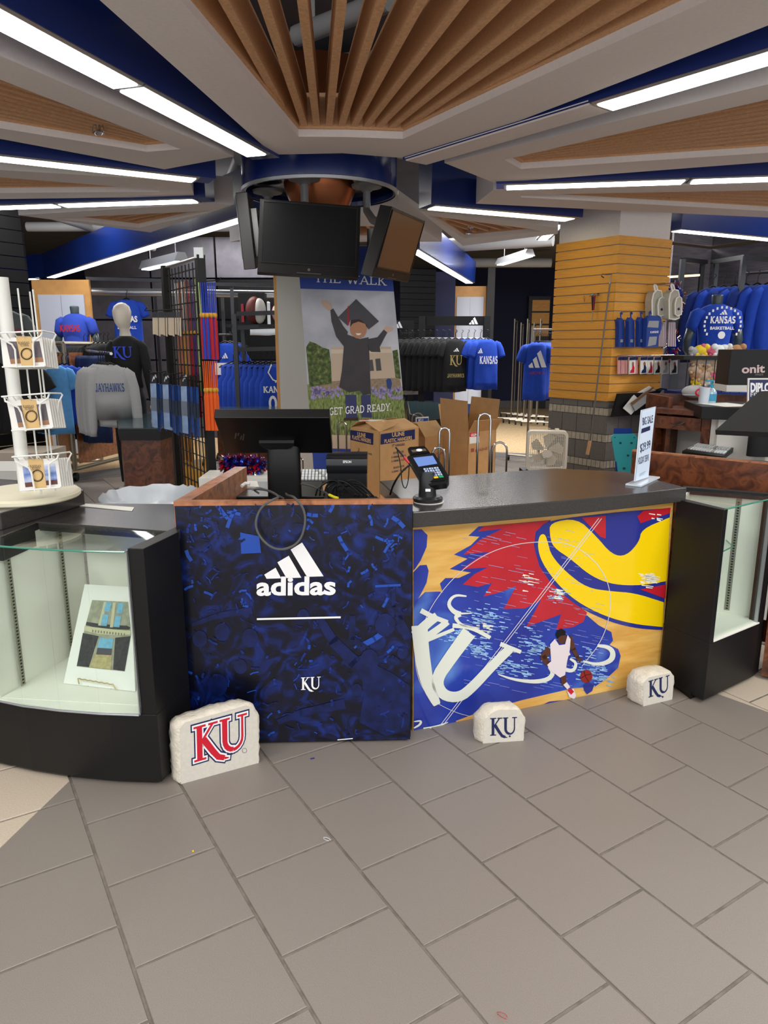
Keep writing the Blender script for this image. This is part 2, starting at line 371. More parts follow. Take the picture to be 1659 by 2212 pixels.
def tile_mesh(poly, z):
    b = MB(); n = len(poly); a = sum(poly[i].x*poly[(i+1) % n].y-poly[(i+1) % n].x*poly[i].y for i in range(n))
    if a < 0: poly = poly[::-1]
    c = sum(poly, Vector((0, 0)))/n; ins = [p+(c-p).normalized()*.002 for p in poly]
    b.loft([[(p.x, p.y, -.02) for p in poly], [(p.x, p.y, z-.0015) for p in poly], [(p.x, p.y, z) for p in ins]], cap=False); b.add([(p.x, p.y, z) for p in ins], [tuple(range(n))]); return b
for k in range(-16, 34):
    for r in range(-34, 16):
        off = 0 if k % 2 == 0 else .5
        cen = tw(k+.5, r+off+.5)
        if cen.y < -.6 or cen.y > 10.6 or abs(cen.x) > 6: continue
        near = cen.y < 3.5
        if cen.y > 4.8 and (cen-DC).length > DR-.25: continue
        sq = [tw(k, r+off), tw(k+1, r+off), tw(k+1, r+off+1), tw(k, r+off+1)]
        corners = [seen(q) for q in sq+[cen]]
        if not any(corners): continue
        g = G/TS/2
        ins = [tw(k+g, r+off+g), tw(k+1-g, r+off+g), tw(k+1-g, r+off+1-g), tw(k+g, r+off+1-g)]
        pieces = []
        if near:
            core = clip(clip(ins, la, lb, -1), ra, rb, -1)
            bl = clip(ins, la, lb, 1) if cen.x < 0 else []; br = clip(ins, ra, rb, 1) if cen.x > 0 else []
            pieces = [(core, 'tile'), (bl, 'beige'), (br, 'beige')]
        else: pieces = [(ins, 'tile')]
        for poly, mm in pieces:
            if len(poly) < 3: continue
            area_ = abs(sum(poly[i].x*poly[(i+1) % len(poly)].y-poly[(i+1) % len(poly)].x*poly[i].y for i in range(len(poly))))/2
            if area_ < .0008: continue
            if not near: rest.v; t = tile_mesh(poly, 0.0); rest.add(t.v, t.f); continue
            if mm == 'tile' and area_ > .98*(TS-G)**2:
                if full is None:
                    full = bpy.data.meshes.new('tile'); t = tile_mesh([p-cen for p in poly], 0.0); full.from_pydata([tuple(v) for v in t.v], [], t.f); full.materials.append(M['tile'])
                o = bpy.data.objects.new('tile', full); COL.objects.link(o); o.parent = floor; o.location = (cen.x, cen.y, rng.uniform(-.0006, .0004)); nt_ += 1
            else:
                if len(poly) > 2 and mm == 'beige': poly = [p+(sum(poly, Vector((0, 0)))/len(poly)-p)*.004 for p in poly]
                tile_mesh(poly, 0.0).build('tile', mm, floor); nt_ += 1
rest.build('far_tiles', 'tile', floor, kind='stuff')
# ================================================================== SETTING: deck ceiling and outer walls
def struct(mb, name, m, **k): o = mb.build(name, m, None, **k); o['kind'] = 'structure'; return o
struct(MB().box((0, 8.5, 3.46), (28, 25, .1)), 'ceiling', 'deck')
struct(MB().box((0, 18.6, 1.7), (24, .15, 3.4)), 'wall_back', 'bluew')
struct(MB().box((-11, 10, 1.7), (.15, 17, 3.4)), 'wall_left', 'greyw')
struct(MB().box((11, 10, 1.7), (.15, 17, 3.4)), 'wall_right', 'greyw')
struct(MB().box((4.2, 18.49, .09), (8, .04, .18)), 'baseboard_back', 'band')
# ================================================================== ceiling canopy round the drum
O = Vector((-.42, 5.35)); ZB = 2.60
def quad_frame(outer, opening, z0, z1, mb):
    n = len(outer); o0 = [(p[0], p[1], z0) for p in outer]; i0 = [(p[0], p[1], z0) for p in opening]; o1 = [(p[0], p[1], z1) for p in outer]; i1 = [(p[0], p[1], z1) for p in opening]
    for i in range(n):
        j = (i+1) % n
        mb.add([o0[i], o0[j], i0[j], i0[i]], [(0, 1, 2, 3)]); mb.add([o1[i], o1[j], i1[j], i1[i]], [(3, 2, 1, 0)])
        mb.add([o0[i], o0[j], o1[j], o1[i]], [(0, 1, 2, 3)]); mb.add([i0[i], i0[j], i1[j], i1[i]], [(3, 2, 1, 0)])
def seg_in(poly, a, d):
    ts = []
    n = len(poly)
    for i in range(n):
        p = Vector(poly[i]); q = Vector(poly[(i+1) % n]); e = q-p; den = d.x*e.y-d.y*e.x
        if abs(den) < 1e-9: continue
        t = ((p.x-a.x)*e.y-(p.y-a.y)*e.x)/den; u = ((p.x-a.x)*d.y-(p.y-a.y)*d.x)/den
        if 0 <= u <= 1 and t > 0: ts.append(t)
    ts.sort(); return (ts[0], ts[-1]) if len(ts) >= 2 else None
def canopy(outer, opening, angles, label, slats_deep=.14, th=.2, sw=.034, parallel=None):
    c = sum((Vector(p) for p in outer), Vector((0, 0)))/len(outer)
    t = thing('ceiling_canopy', (c.x, c.y, ZB), label, 'ceiling panel', 'white slatted canopy panels in a ring')
    mb = MB(); quad_frame(outer, opening, ZB, ZB+th, mb); mb.build('soffit_frame', 'soffit', t)
    n = len(opening); cc = sum((Vector(p) for p in opening), Vector((0, 0)))/n; mb = MB()
    for i in range(n):
        p, q = Vector(opening[i]), Vector(opening[(i+1) % n]); pi = p+(cc-p).normalized()*.018; qi = q+(cc-q).normalized()*.018
        mb.hexa([(p.x, p.y, ZB+.035), (q.x, q.y, ZB+.035), (qi.x, qi.y, ZB+.035), (pi.x, pi.y, ZB+.035), (p.x, p.y, ZB+th), (q.x, q.y, ZB+th), (qi.x, qi.y, ZB+th), (pi.x, pi.y, ZB+th)])
    mb.build('wood_liner', 'oak', t)
    for a in angles:
        if parallel: base, d = parallel(a)
        else: d = Vector((math.cos(math.radians(a)), math.sin(math.radians(a)))); base = O
        s = seg_in(opening, base, d)
        if not s or s[1]-s[0] < .06: continue
        p = base+d*(s[0]+.01); q = base+d*(s[1]-.01); nn = Vector((-d.y, d.x))*sw/2
        MB().hexa([(*(p-nn), ZB+.045), (*(q-nn), ZB+.045), (*(q+nn), ZB+.045), (*(p+nn), ZB+.045), (*(p-nn), ZB+.045+slats_deep), (*(q-nn), ZB+.045+slats_deep), (*(q+nn), ZB+.045+slats_deep), (*(p+nn), ZB+.045+slats_deep)]).build('slat', 'oak', t)
    return t
def zx(x, y, z=ZB): v = Z(x, y, z); return (v.x, v.y)
def ext(a, b, k): return (a[0]+(b[0]-a[0])*k, a[1]+(b[1]-a[1])*k)
def fr(a, step, n): return [a+step*i for i in range(n)]
mi, mo = zx(590, 334), zx(215, 0); ni, no = zx(905, 344), zx(1659, 55)
oi, oo = zx(645, 295), zx(390, 0); pi_, po = zx(870, 300), zx(1530, 0)
canopy([mi, zx(740, 331), ni, ext(ni, no, 1.75), ((ext(ni, no, 1.75)[0]+ext(mi, mo, 2.0)[0])/2, ext(mi, mo, 2.0)[1]-.25), ext(mi, mo, 2.0)],
       [oi, zx(750, 296), pi_, ext(pi_, po, 1.75), ((ext(pi_, po, 1.75)[0]+ext(oi, oo, 2.0)[0])/2, ext(oi, oo, 2.0)[1]-.2), ext(oi, oo, 2.0)],
       fr(-94.9, 2.72, 13), 'largest white ceiling panel overhead with wide fan of oak slats above the counter')
a1, a2 = zx(505, 338), zx(0, 120); b1, b2 = zx(355, 366), zx(0, 300)
canopy([a1, ext(a1, a2, 2.2), ext(b1, b2, 3.2), b1], [zx(390, 322), ext(zx(390, 322), zx(0, 172), 2.4), ext(zx(318, 328), zx(0, 277), 3.2), zx(318, 328)],
       fr(-136, 1.75, 12), 'white ceiling panel with tight oak slats and a sprinkler at upper left')
c1, c2 = zx(410, 392), zx(0, 367); d1, d2 = zx(420, 425), zx(0, 430)
canopy([c1, ext(c1, c2, 1.6), ext(d1, d2, 1.6), d1], [zx(345, 410), ext(zx(345, 410), zx(0, 383), 1.5), ext(zx(345, 414), zx(0, 417), 1.5), zx(345, 414)],
       fr(165, 2.2, 9), 'narrow white ceiling panel with slats between two left light beams')
canopy([zx(505, 442), zx(325, 502), zx(40, 465), zx(440, 440)], [zx(470, 454), zx(300, 492), zx(122, 471), zx(400, 458)], fr(136, 2.6, 9), 'small white ceiling panel with few slats behind the left light beams')
e1, e2 = zx(960, 352), zx(1659, 182); f1, f2 = zx(1068, 395), zx(1659, 350)
canopy([f1, ext(f1, f2, 1.7), ext(e1, e2, 1.8), e1], [zx(1125, 365), ext(zx(1125, 365), zx(1659, 330), 1.7), ext(zx(1090, 345), zx(1659, 215), 1.8), zx(1090, 345)],
       fr(-46, 1.75, 15), 'white ceiling panel with long oak slats at upper right')
g1, g2 = zx(1065, 410), zx(1659, 395); h1, h2 = zx(1028, 440), zx(1659, 470)
canopy([h1, ext(h1, h2, 1.4), ext(g1, g2, 1.4), g1], [zx(1125, 426), ext(zx(1125, 426), zx(1659, 456), 1.35), ext(zx(1125, 421), zx(1659, 411), 1.35), zx(1125, 421)],
       fr(-3, 1.9, 11), 'white ceiling panel with dark oak slats over the maple column')
canopy([zx(905, 455), zx(1000, 531), zx(1205, 505), zx(1205, 492)], [zx(925, 466), zx(1003, 515), zx(1170, 500), zx(1150, 495)], fr(38, 3, 11), 'small white ceiling panel with sprinkler behind the right hanging monitor')
canopy([zx(780, 466), zx(860, 466), (.6, 7.9), (-1.6, 7.9)], [(-.4, 6.9), (-.1, 6.9), (.2, 7.7), (-1.1, 7.7)], fr(70, 4, 12), 'white ceiling panel at the far side of the ring')
def beam(p, q, label, lights, z=2.585, w_=.17, h=.34, lm='lamp', white=None):
    p = Vector(p); q = Vector(q); d = (q-p).normalized(); n = Vector((-d.y, d.x)); L = (q-p).length
    t = thing('light_beam', (p.x, p.y, z), label, 'light beam', 'blue light beams of the ceiling ring')
    def bx(a, b, ww, z0, z1, name, m, **k):
        A = p+d*a; B = p+d*b
        return MB().hexa([(*(A-n*ww/2), z0), (*(B-n*ww/2), z0), (*(B+n*ww/2), z0), (*(A+n*ww/2), z0), (*(A-n*ww/2*1.15), z1), (*(B-n*ww/2*1.15), z1), (*(B+n*ww/2*1.15), z1), (*(A+n*ww/2*1.15), z1)]).build(name, m, t, **k)
    bx(0, L, w_, z, z+h, 'beam_casing', 'blue')
    for (a, b) in lights:
        bx(a, b, w_*.80, z-.008, z, 'lamp_rim', 'alu'); bx(a+.02, b-.02, w_*.66, z-.013, z-.005, 'lamp_diffuser', lm)
    if white: bx(white[0], white[1], w_*.9, z-.006, z+.01, 'blank_cover', 'soffit')
    return t
def pl(x, y, z=2.58): return Vector(zx(x, y, z))
a = pl(553, 334); b = pl(0, 42); bb = a+(b-a)*1.6; br_ = (pl(272, 184)-a).length
beam(a+(a-b).normalized()*.12, bb, 'blue light beam with brightest lamp strip at upper left', [(.1, br_+.09), (br_+.1, (bb-a).length)])
a = pl(920, 352); s0 = pl(1300, 232); b = pl(1659, 125); bb = s0+(b-s0)*2.2; d_ = (b-s0).normalized(); a = s0-d_*1.28
beam(a, bb, 'blue light beam with lamp strip at upper right, blank near its inner end', [(1.28, (bb-a).length)], white=(0.02, 1.27))
a = pl(425, 389); b = pl(0, 342); beam(a+(a-b).normalized()*.1, a+(b-a)*1.4, 'blue light beam with yellowish lamp strip on the left side', [(.1, (b-a).length*1.4)], lm='lampw')
a = pl(440, 433); b = pl(0, 448); beam(a+(a-b).normalized()*.05, a+(b-a)*1.4, 'lower white lit blue beam on the left side', [(.1, (pl(118, 444)-a).length), ((pl(118, 444)-a).length+.02, (b-a).length*1.4)])
a = pl(560, 462); b = pl(108, 600); beam(a, b, 'long blue light beam running back left behind the monitors', [(.05, (b-a).length-.05)], lm='lamp2')
a = pl(108, 600); b = Vector((a.x-2.4, a.y+1.2)); beam(a, b, 'end section of the long blue beam bending toward the left wall', [(.3, .9)], lm='lamp2')
a = pl(1072, 405); b = pl(1659, 386); beam(a, a+(b-a)*1.4, 'blue light beam with white lamp strip at middle right', [(.05, (pl(1482, 392)-a).length), ((pl(1482, 392)-a).length+.02, (b-a).length*1.4)])
a = pl(918, 447); b = pl(1242, 475); beam(a, b, 'short blue light beam ending in front of the maple column', [(.04, (b-a).length-.04)], lm='lampw', h=.36, w_=.2)
a = pl(890, 538); b = pl(1015, 612); beam(a, b, 'blue light beam running back right behind the hanging monitor', [(.05, (b-a).length-.05)], lm='lamp2')
a = pl(1455, 497); b = pl(1659, 517); beam(a, a+(b-a)*1.6, 'blue light beam behind the maple column at far right', [(.02, (b-a).length*1.6)], lm='lamp2')
# drum
DX, DY, DZ = -.44, 5.32, 2.58
t = thing('ceiling_drum', (DX, DY, DZ), 'royal blue round drum hanging from the ceiling above the monitors', 'ceiling drum')
MB().lathe([(.50, DZ+.02), (.505, DZ-.01), (.525, DZ-.012), (.53, DZ+.01), (.53, 3.02), (.50, 3.02)], (DX, DY, 0), 56, cap=False).build('drum_shell', 'blue', t, smooth=True)
MB().lathe([(.52, DZ-.018), (.535, DZ-.018), (.54, DZ), (.53, DZ+.006)], (DX, DY, 0), 56, cap=False).build('chrome_rim', 'alu', t, smooth=True)
MB().lathe([(.001, DZ+.05), (.51, DZ+.05), (.51, DZ+.06), (.001, DZ+.06)], (DX, DY, 0), 40).build('underside_disc', mat('gloss_black_disc', (22, 22, 26), .18), t, smooth=True)
MB().lathe([(.10, DZ-.32), (.24, DZ), (.25, DZ+.05), (.235, DZ+.05), (.09, DZ-.3)], (DX, DY, 0), 36, cap=False).build('copper_cone', 'copper', t, smooth=True)
MB().lathe([(.60, 2.98), (.44, 3.3), (.43, 3.3), (.58, 2.98)], (DX, DY, 0), 36, cap=False).build('upper_copper_collar', 'copper', t, smooth=True)
# sprinklers
for (x, y, lab) in ((212, 272, 'chrome fire sprinkler among the slats of the upper left ceiling panel'), (1013, 497, 'chrome fire sprinkler in the small ceiling panel behind the hanging monitor')):
    p = Z(x, y, 2.64); mb = MB(); mb.lathe([(.001, .03), (.05, .03), (.045, .018), (.012, .01), (.012, -.02), (.03, -.03), (.03, -.034), (.001, -.034)], p, 16)
    mb.tube([p+Vector((.02, 0, .01)), p+Vector((.03, 0, -.02)), p+Vector((.012, 0, -.045))], .003, 6); mb.tube([p+Vector((-.02, 0, .01)), p+Vector((-.03, 0, -.02)), p+Vector((-.012, 0, -.045))], .003, 6)
    solo(mb, 'fire_sprinkler', 'chrome', lab, 'sprinkler', smooth=True)
# overhead pipes and ducts
for i, (A, B, r) in enumerate([((905, 515, 9), (1190, 500, 9), .06), ((870, 560, 12), (1195, 520, 11), .10), ((0, 487, 8), (330, 520, 12), .05), ((60, 500, 10), (520, 480, 10), .06), ((860, 350, 6.2), (960, 372, 6.4), .05), ((520, 345, 6.4), (470, 520, 9), .06), ((640, 60, 4.2), (840, 20, 3.8), .05), ((700, 140, 5.1), (860, 120, 5), .05), ((950, 560, 15), (1190, 575, 15), .09)]):
    a = P(*A); b = P(*B); a.z = b.z = min(3.3, max(3.05, (a.z+b.z)/2)); mb = MB().tube([a, (a+b)/2, b], r, 10)
    for k in (.2, .8): q = a+(b-a)*k; mb.box(q+Vector((0, 0, .12)), (.02, .02, .3))
    solo(mb, 'ceiling_pipe', 'pipe', ['white painted pipe under the deck behind the maple column', 'wide white duct under the far ceiling at right', 'thin white pipe under the deck at far left', 'white pipe crossing the deck above the left racks', 'short pipe seen between drum and right light beam', 'pipe seen between the left beam end and the drum', 'pipe seen through the overhead slats', 'pipe behind the overhead slats near the drum top', 'duct near the far back wall'][i], 'pipe', smooth=True)
# ================================================================== KIOSK: navy graphic desk
pA, pB = Vector((-.770, 2.566)), Vector((.108, 2.598)); pd = (pB-pA).normalized(); pn = Vector((-pd.y, pd.x))
def q2(a, b): return pA+pd*a+pn*b
L1 = (pB-pA).length
desk = thing('checkout_desk', (*q2(L1/2, .3), 0), 'boxy checkout desk faced with dark navy confetti graphic and sports wordmark', 'desk')
def pbox(mb, a0, a1, b0, b1, z0, z1): return mb.hexa([(*q2(a0, b0), z0), (*q2(a1, b0), z0), (*q2(a1, b1), z0), (*q2(a0, b1), z0), (*q2(a0, b0), z1), (*q2(a1, b0), z1), (*q2(a1, b1), z1), (*q2(a0, b1), z1)])
navyg = ramp_mat('navy_crowd_print', [(.42, (5, 7, 22)), (.52, (7, 14, 48)), (.62, (11, 30, 90)), (.75, (18, 46, 126))], 9, .3, detail=10, distortion=2.2, coord='Object')
pbox(MB(), .003, L1-.003, 0.002, .022, .012, .978).build('front_panel', navyg, desk)
pbox(MB(), .0, L1, .022, .045, .012, .985).build('front_backing', 'blackp', desk)
pbox(MB(), .02, L1-.02, .05, .5, 0, .05).build('toe_kick', 'blackp', desk)
pbox(MB(), 0, L1, -.001, .03, .978, .994).build('front_cap_rail', 'burlt', desk)
lw0 = Z(375, 1083, .99); lw1 = Z(508, 1008, .99); lwd = (lw1-lw0).xy.normalized(); lwn = Vector((lwd.y, -lwd.x)); LL = (lw1-lw0).xy.length
def wpt(a, b): return lw0.xy+lwd*a+lwn*b
mb = MB(); mb.hexa([(*wpt(.0, 0), .05), (*wpt(.0, .055), .05), (*wpt(LL, .055), .05), (*wpt(LL, 0), .05), (*wpt(.0, 0), .99), (*wpt(.0, .055), .99), (*wpt(LL, .055), .99), (*wpt(LL, 0), .99)])
mb.build('side_wall', 'burlt', desk)
ws = [q2(.05, .046), q2(L1-.0, .046), q2(L1-.12, .64), wpt(LL, .06)]
MB().prism([tuple(p) for p in ws], .84, .875).build('work_surface', 'blackp', desk)
MB().prism([tuple(p) for p in (q2(.1, .5), q2(L1-.12, .5), q2(L1-.12, .56), q2(.1, .56))], .0, .84).build('rear_panel', 'burl', desk)
pf = vplane(pA, pB)
# flat print on the front
rng = random.Random(11); mb = MB()
cmats = [mat('print_blue_light', (30, 74, 168), .3), mat('print_blue_mid', (16, 42, 116), .3, noise_amt=.5, noise_scale=25), mat('print_blue_dark', (9, 24, 74), .3, noise_amt=.5, noise_scale=25)]
def strip(x, y, a, L, wd, k):
    dx, dy = math.cos(a)*L/2, math.sin(a)*L/2
    x = min(max(x, 408), 878); y = min(max(y, 1092), 1590)
    mb.cur = k; mid = (x+rng.uniform(-3, 3), y+rng.uniform(-3, 3)); pts = [(x-dx, y-dy), mid, (x+dx, y+dy)]
    pts = [(min(max(p[0], 396 if p[1] < 1400 else 404), 886), min(max(p[1], 1088), 1596)) for p in pts]
    pf.stroke(mb, pts, wd, lift=.0006+.0003*k)
for i in range(330):
    y = 1090+500*rng.random()**1.35; x = rng.uniform(392, 884)
    if 545 < x < 735 and 1160 < y < 1345 and rng.random() < .8: continue
    strip(x, y, rng.uniform(0, math.pi), rng.uniform(5, 22), rng.uniform(1.5, 5.5), rng.choice([0, 1, 1, 2, 2]))
mb.cur = 0; pf.poly(mb, [(519, 1150), (560, 1158), (564, 1194), (521, 1196)], .001)
for (x, y, a, L, wd) in ((675, 1112, .12, 24, 8), (741, 1174, 1.05, 36, 8), (860, 1128, .7, 34, 9), (830, 1165, .3, 40, 6), (840, 1180, 2.2, 34, 6), (800, 1124, 1.3, 24, 6), (716, 1094, 1.9, 26, 7), (838, 1265, -.05, 55, 5), (808, 1379, -.55, 50, 12), (833, 1300, -1.1, 26, 6), (480, 1105, .9, 40, 8), (500, 1120, 2.0, 44, 8), (505, 1108, .2, 30, 7), (405, 1200, 1.1, 26, 8)): strip(x, y, a, L, wd, 0)
mb.cur = 2
for pts, a, b in (([(690, 1335), (720, 1385), (765, 1430), (795, 1460)], 16, 34), ([(600, 1560), (650, 1540), (700, 1530), (745, 1520)], 12, 22), ([(850, 1270), (850, 1310), (868, 1340)], 8, 12), ([(762, 1330), (760, 1380), (790, 1400)], 12, 14), ([(415, 1350), (470, 1330), (545, 1318)], 8, 16), ([(860, 1330), (882, 1380)], 14, 20)): pf.stroke(mb, pts, a, b, lift=.0007)
pf.poly(mb, [(780, 1445), (812, 1436), (850, 1455), (884, 1480), (884, 1575), (835, 1590), (776, 1560), (786, 1500)], .00065)
for (x, y, r) in ((798, 1425, 20), (480, 1365, 17), (540, 1378, 18), (655, 1330, 13), (832, 1350, 22), (432, 1380, 16), (470, 1480, 22), (770, 1490, 12), (520, 1440, 14), (870, 1410, 12)):
    pf.poly(mb, [(x+r*math.cos(t), y+r*1.15*math.sin(t)) for t in [k*math.pi/7 for k in range(14)]], .0008)
mb.build('confetti_crowd_print', cmats, desk, kind='stuff', label='brighter blue confetti and cheering crowd print')
mb = MB(); pf.text(mb, 'KANSAS', (790, 1494), (846, 1506), 17, font='slab', w=.2, lift=.0016); mb.build('shirt_print', cmats[2], desk)
mb = MB(); O_ = pf(571, 1250); U_ = pf(699, 1246)-O_; V_ = pf(571, 1174)-O_
for q in three_bars(O_, U_, V_, pf.n, .0022): mb.flat(q)
mb.build('logo_bars', 'wink', desk, label='white three bar logo')
mb = MB(); pf.text(mb, 'adidas', (554, 1285), (725, 1283), 38, bold=.032, lift=.0022); mb.build('wordmark', 'wink', desk, label='white adidas lettering')
mb = MB(); pf.poly(mb, [(555, 1335), (736, 1331), (736, 1335), (555, 1339)], .0022); mb.build('white_rule', 'wink', desk)
mb = MB(); pf.text(mb, 'KU', (650, 1490), (693, 1488), 27, font='ku', lift=.0022); mb.build('letters', 'wink', desk, label='white KU letters')
mb = MB(); pf.poly(mb, [(729, 1597), (762, 1594), (762, 1596), (729, 1599)], .001); mb.build('scratch', 'wink', desk)
# ================================================================== KIOSK: counter with court graphic
cA, cB = Vector((.122, 2.687)), Vector((1.345, 3.155)); cdir = (cB-cA).normalized(); cn = Vector((-cdir.y, cdir.x))
ctr = thing('checkout_counter', (.7, 3.2, 0), 'black topped counter faced with glossy basketball court graphic', 'counter')
arcp = [tuple(Vector(p)) for p in ((.108, 2.63), (.40, 2.72), (.75, 2.845), (1.05, 2.972), (1.335, 3.105), (1.20, 3.52), (.88, 3.62), (.45, 3.46), (-.02, 3.27), (.05, 2.95))]
MB().prism(arcp, .878, .94).build('worktop', 'blacktop', ctr, bevel=.004)
MB().prism([tuple(cA+cn*.02), tuple(cB+cn*.02-cdir*.03), tuple(cB+cn*.04-cdir*.03), tuple(cA+cn*.04)], .02, .877).build('front_backing', 'blackp', ctr)
MB().prism([tuple(cA+cn*.04+cdir*.02), tuple(cB+cn*.06-cdir*.06), tuple(cB+cn*.1-cdir*.06), tuple(cA+cn*.1+cdir*.02)], 0, .86).build('toe_kick', 'blackp', ctr)
MB().prism([tuple(cA+cn*.3), tuple(cA+cn*.55+cdir*.0), tuple(cA+cn*.55+cdir*.04), tuple(cA+cn*.3+cdir*.04)], 0, .877).build('side_panel', 'blackp', ctr)
pc = vplane(cA, cB)
pc.p = pc.p.copy()
wood = ramp_mat('court_maple_print', [(.3, (206, 152, 70)), (.5, (222, 172, 88)), (.7, (232, 190, 108))], 5, .16, stretch=(1, 1, 6), coat=.6)
MB().extr([pc(892, 1128), pc(1455, 1085), pc(1425, 1470), pc(892, 1580)], Vector((cn.x, cn.y, 0))*.018).build('court_panel', wood, ctr)
def c3(pts): return [(870+.3677*x, 1060+.3677*y) for x, y in pts]
cb = ramp_mat('court_blue_print', [(.35, (28, 42, 140)), (.6, (34, 62, 168)), (.74, (84, 130, 206)), (.84, (168, 198, 232))], 3.2, .14, detail=3, distortion=.4, coat=.6)
cr = mat('court_red_print', (184, 30, 44), .16, noise_amt=.1, noise_scale=8, coat=.6); cy = mat('court_yellow_print', (246, 208, 4), .16, coat=.6)
cbo = mat('court_outline_print', (38, 48, 138), .16, coat=.6); cw = mat('court_white_print', (222, 226, 214), .2, coat=.5); cl = mat('court_line_print', (208, 206, 214), .2)
def chaik(q):
    q = [tuple(p) for p in q]
    for _ in range(2):
        o = []
        for i in range(len(q)):
            p, r = q[i], q[(i+1) % len(q)]
            a, c_ = (.25, .75); o += [(p[0]*c_+r[0]*a, p[1]*c_+r[1]*a), (p[0]*a+r[0]*c_, p[1]*a+r[1]*c_)]
        q = o
    return q
def pr_(name, m, polys, lift, label=None, smooth_=False):
    for q in polys:
        if smooth_: q = chaik(q)
        b = MB(); pc.poly(b, c3(q), lift); b.build(name, m, ctr, label=label)
pr_('blue_field_print', cb, [[(62, 660), (85, 640), (130, 595), (215, 592), (235, 600), (218, 545), (250, 513), (330, 512), (400, 480), (275, 460), (380, 400), (300, 375), (400, 320), (450, 270), (385, 265), (445, 210), (870, 172), (790, 300), (900, 560), (1080, 730), (1150, 790), (1225, 830), (1235, 880), (1215, 905), (1265, 930), (1280, 970), (1265, 1040), (1200, 1100), (1130, 1150), (1000, 1160), (700, 1230), (450, 1300), (312, 1352), (325, 1385), (62, 1408)],
    [(62, 228), (110, 226), (145, 260), (140, 330), (105, 410), (75, 455), (62, 470)], [(62, 478), (100, 438), (140, 435), (152, 470), (140, 540), (110, 600), (85, 645), (62, 690)]], .0006)
pr_('red_field_print', cr, [[(475, 207), (862, 174), (780, 240), (770, 320), (800, 440), (860, 530), (950, 610), (1082, 715), (1060, 770), (1000, 800), (900, 815), (930, 725), (725, 800), (812, 640), (720, 690), (592, 695), (665, 560), (560, 600), (475, 620), (525, 540), (440, 565), (352, 550), (420, 490), (500, 450), (345, 460), (430, 400), (510, 358), (355, 375), (450, 290), (585, 222), (440, 240)]], .0011)
pr_('outline_print', cbo, [[(858, 174), (800, 215), (768, 300), (785, 400), (860, 530), (1000, 665), (1180, 758), (1350, 806), (1524, 820), (1526, 810), (1570, 110), (1572, 100), (1200, 130)]], .0015, smooth_=True)
pr_('yellow_band_print', cy, [[(800, 262), (832, 250), (850, 300), (870, 380), (960, 480), (1080, 570), (1220, 590), (1360, 600), (1524, 652), (1532, 655), (1532, 662), (1527, 793), (1526, 800), (1518, 799), (1350, 782), (1180, 735), (1010, 645), (900, 540), (815, 420), (790, 330)],
   [(862, 186), (1022, 160), (1130, 262), (1228, 376), (1310, 384), (1388, 300), (1400, 226), (1562, 158), (1566, 156), (1566, 162), (1549, 522), (1548, 530), (1540, 531), (1430, 552), (1300, 556), (1190, 538), (1090, 490), (985, 400), (880, 330), (862, 260)]], .0022, smooth_=True)
pr_('red_corner_print', cr, [[(1050, 158), (1190, 146), (1190, 280), (1160, 270)], [(1375, 150), (1410, 118), (1572, 98), (1568, 130), (1395, 190)], [(1392, 578), (1545, 550), (1540, 632)]], .0027)
pr_('arc_print', cbo, [[(735, 1325), (790, 1270), (860, 1238), (940, 1230), (1010, 1245), (1045, 1262)]], .0011)
pr_('yellow_arc_print', cy, [[(760, 1320), (820, 1276), (880, 1254), (950, 1252), (1012, 1268)]], .0018)
b = MB(); ln = []
def cs(pts, w0, w1=None, lift=.0030): 
    p = c3(pts); pc.stroke(b, p, w0*.3677, None if w1 is None else w1*.3677, lift)
cs([(1150, 160), (210, 1388)], 4); cs([(1166, 162), (226, 1388)], 4)
def smooth_line(pts):
    for _ in range(3):
        o = [pts[0]]
        for p, q in zip(pts, pts[1:]): o += [(p[0]*.75+q[0]*.25, p[1]*.75+q[1]*.25), (p[0]*.25+q[0]*.75, p[1]*.25+q[1]*.75)]
        pts = o+[pts[-1]]
    return pts
cs(smooth_line([(100, 840), (160, 680), (300, 500), (480, 370), (660, 310), (860, 295), (1000, 315), (1130, 410), (1210, 540), (1222, 700), (1170, 880), (1050, 1030)]), 4)
cs(smooth_line([(66, 930), (80, 1090), (150, 1220), (300, 1300), (420, 1330)]), 3)
b.build('court_lines', cl, ctr)
rng = random.Random(77)
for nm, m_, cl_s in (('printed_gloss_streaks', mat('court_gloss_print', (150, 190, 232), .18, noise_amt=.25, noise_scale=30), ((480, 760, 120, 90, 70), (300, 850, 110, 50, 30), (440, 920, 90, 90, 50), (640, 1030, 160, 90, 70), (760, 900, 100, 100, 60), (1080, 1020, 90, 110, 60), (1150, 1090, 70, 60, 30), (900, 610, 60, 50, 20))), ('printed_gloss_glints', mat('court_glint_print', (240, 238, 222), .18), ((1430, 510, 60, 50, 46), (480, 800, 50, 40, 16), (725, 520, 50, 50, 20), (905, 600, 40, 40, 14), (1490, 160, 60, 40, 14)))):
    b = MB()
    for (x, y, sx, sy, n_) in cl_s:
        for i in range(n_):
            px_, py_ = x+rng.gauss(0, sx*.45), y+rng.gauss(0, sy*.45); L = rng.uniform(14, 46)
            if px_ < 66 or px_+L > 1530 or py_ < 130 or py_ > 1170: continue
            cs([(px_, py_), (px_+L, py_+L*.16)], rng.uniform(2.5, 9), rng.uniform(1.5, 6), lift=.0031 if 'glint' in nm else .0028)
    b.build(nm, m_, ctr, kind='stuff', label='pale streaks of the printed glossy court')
rng = random.Random(5); b = MB()
for i in range(170):
    x, y = rng.uniform(330, 1150), rng.uniform(230, 1180)
    if y > 900 and x > 1000: continue
    L = rng.uniform(18, 90); cs([(x, y), (x+L, y+L*.2)], rng.uniform(1.2, 2.4), lift=.0026)
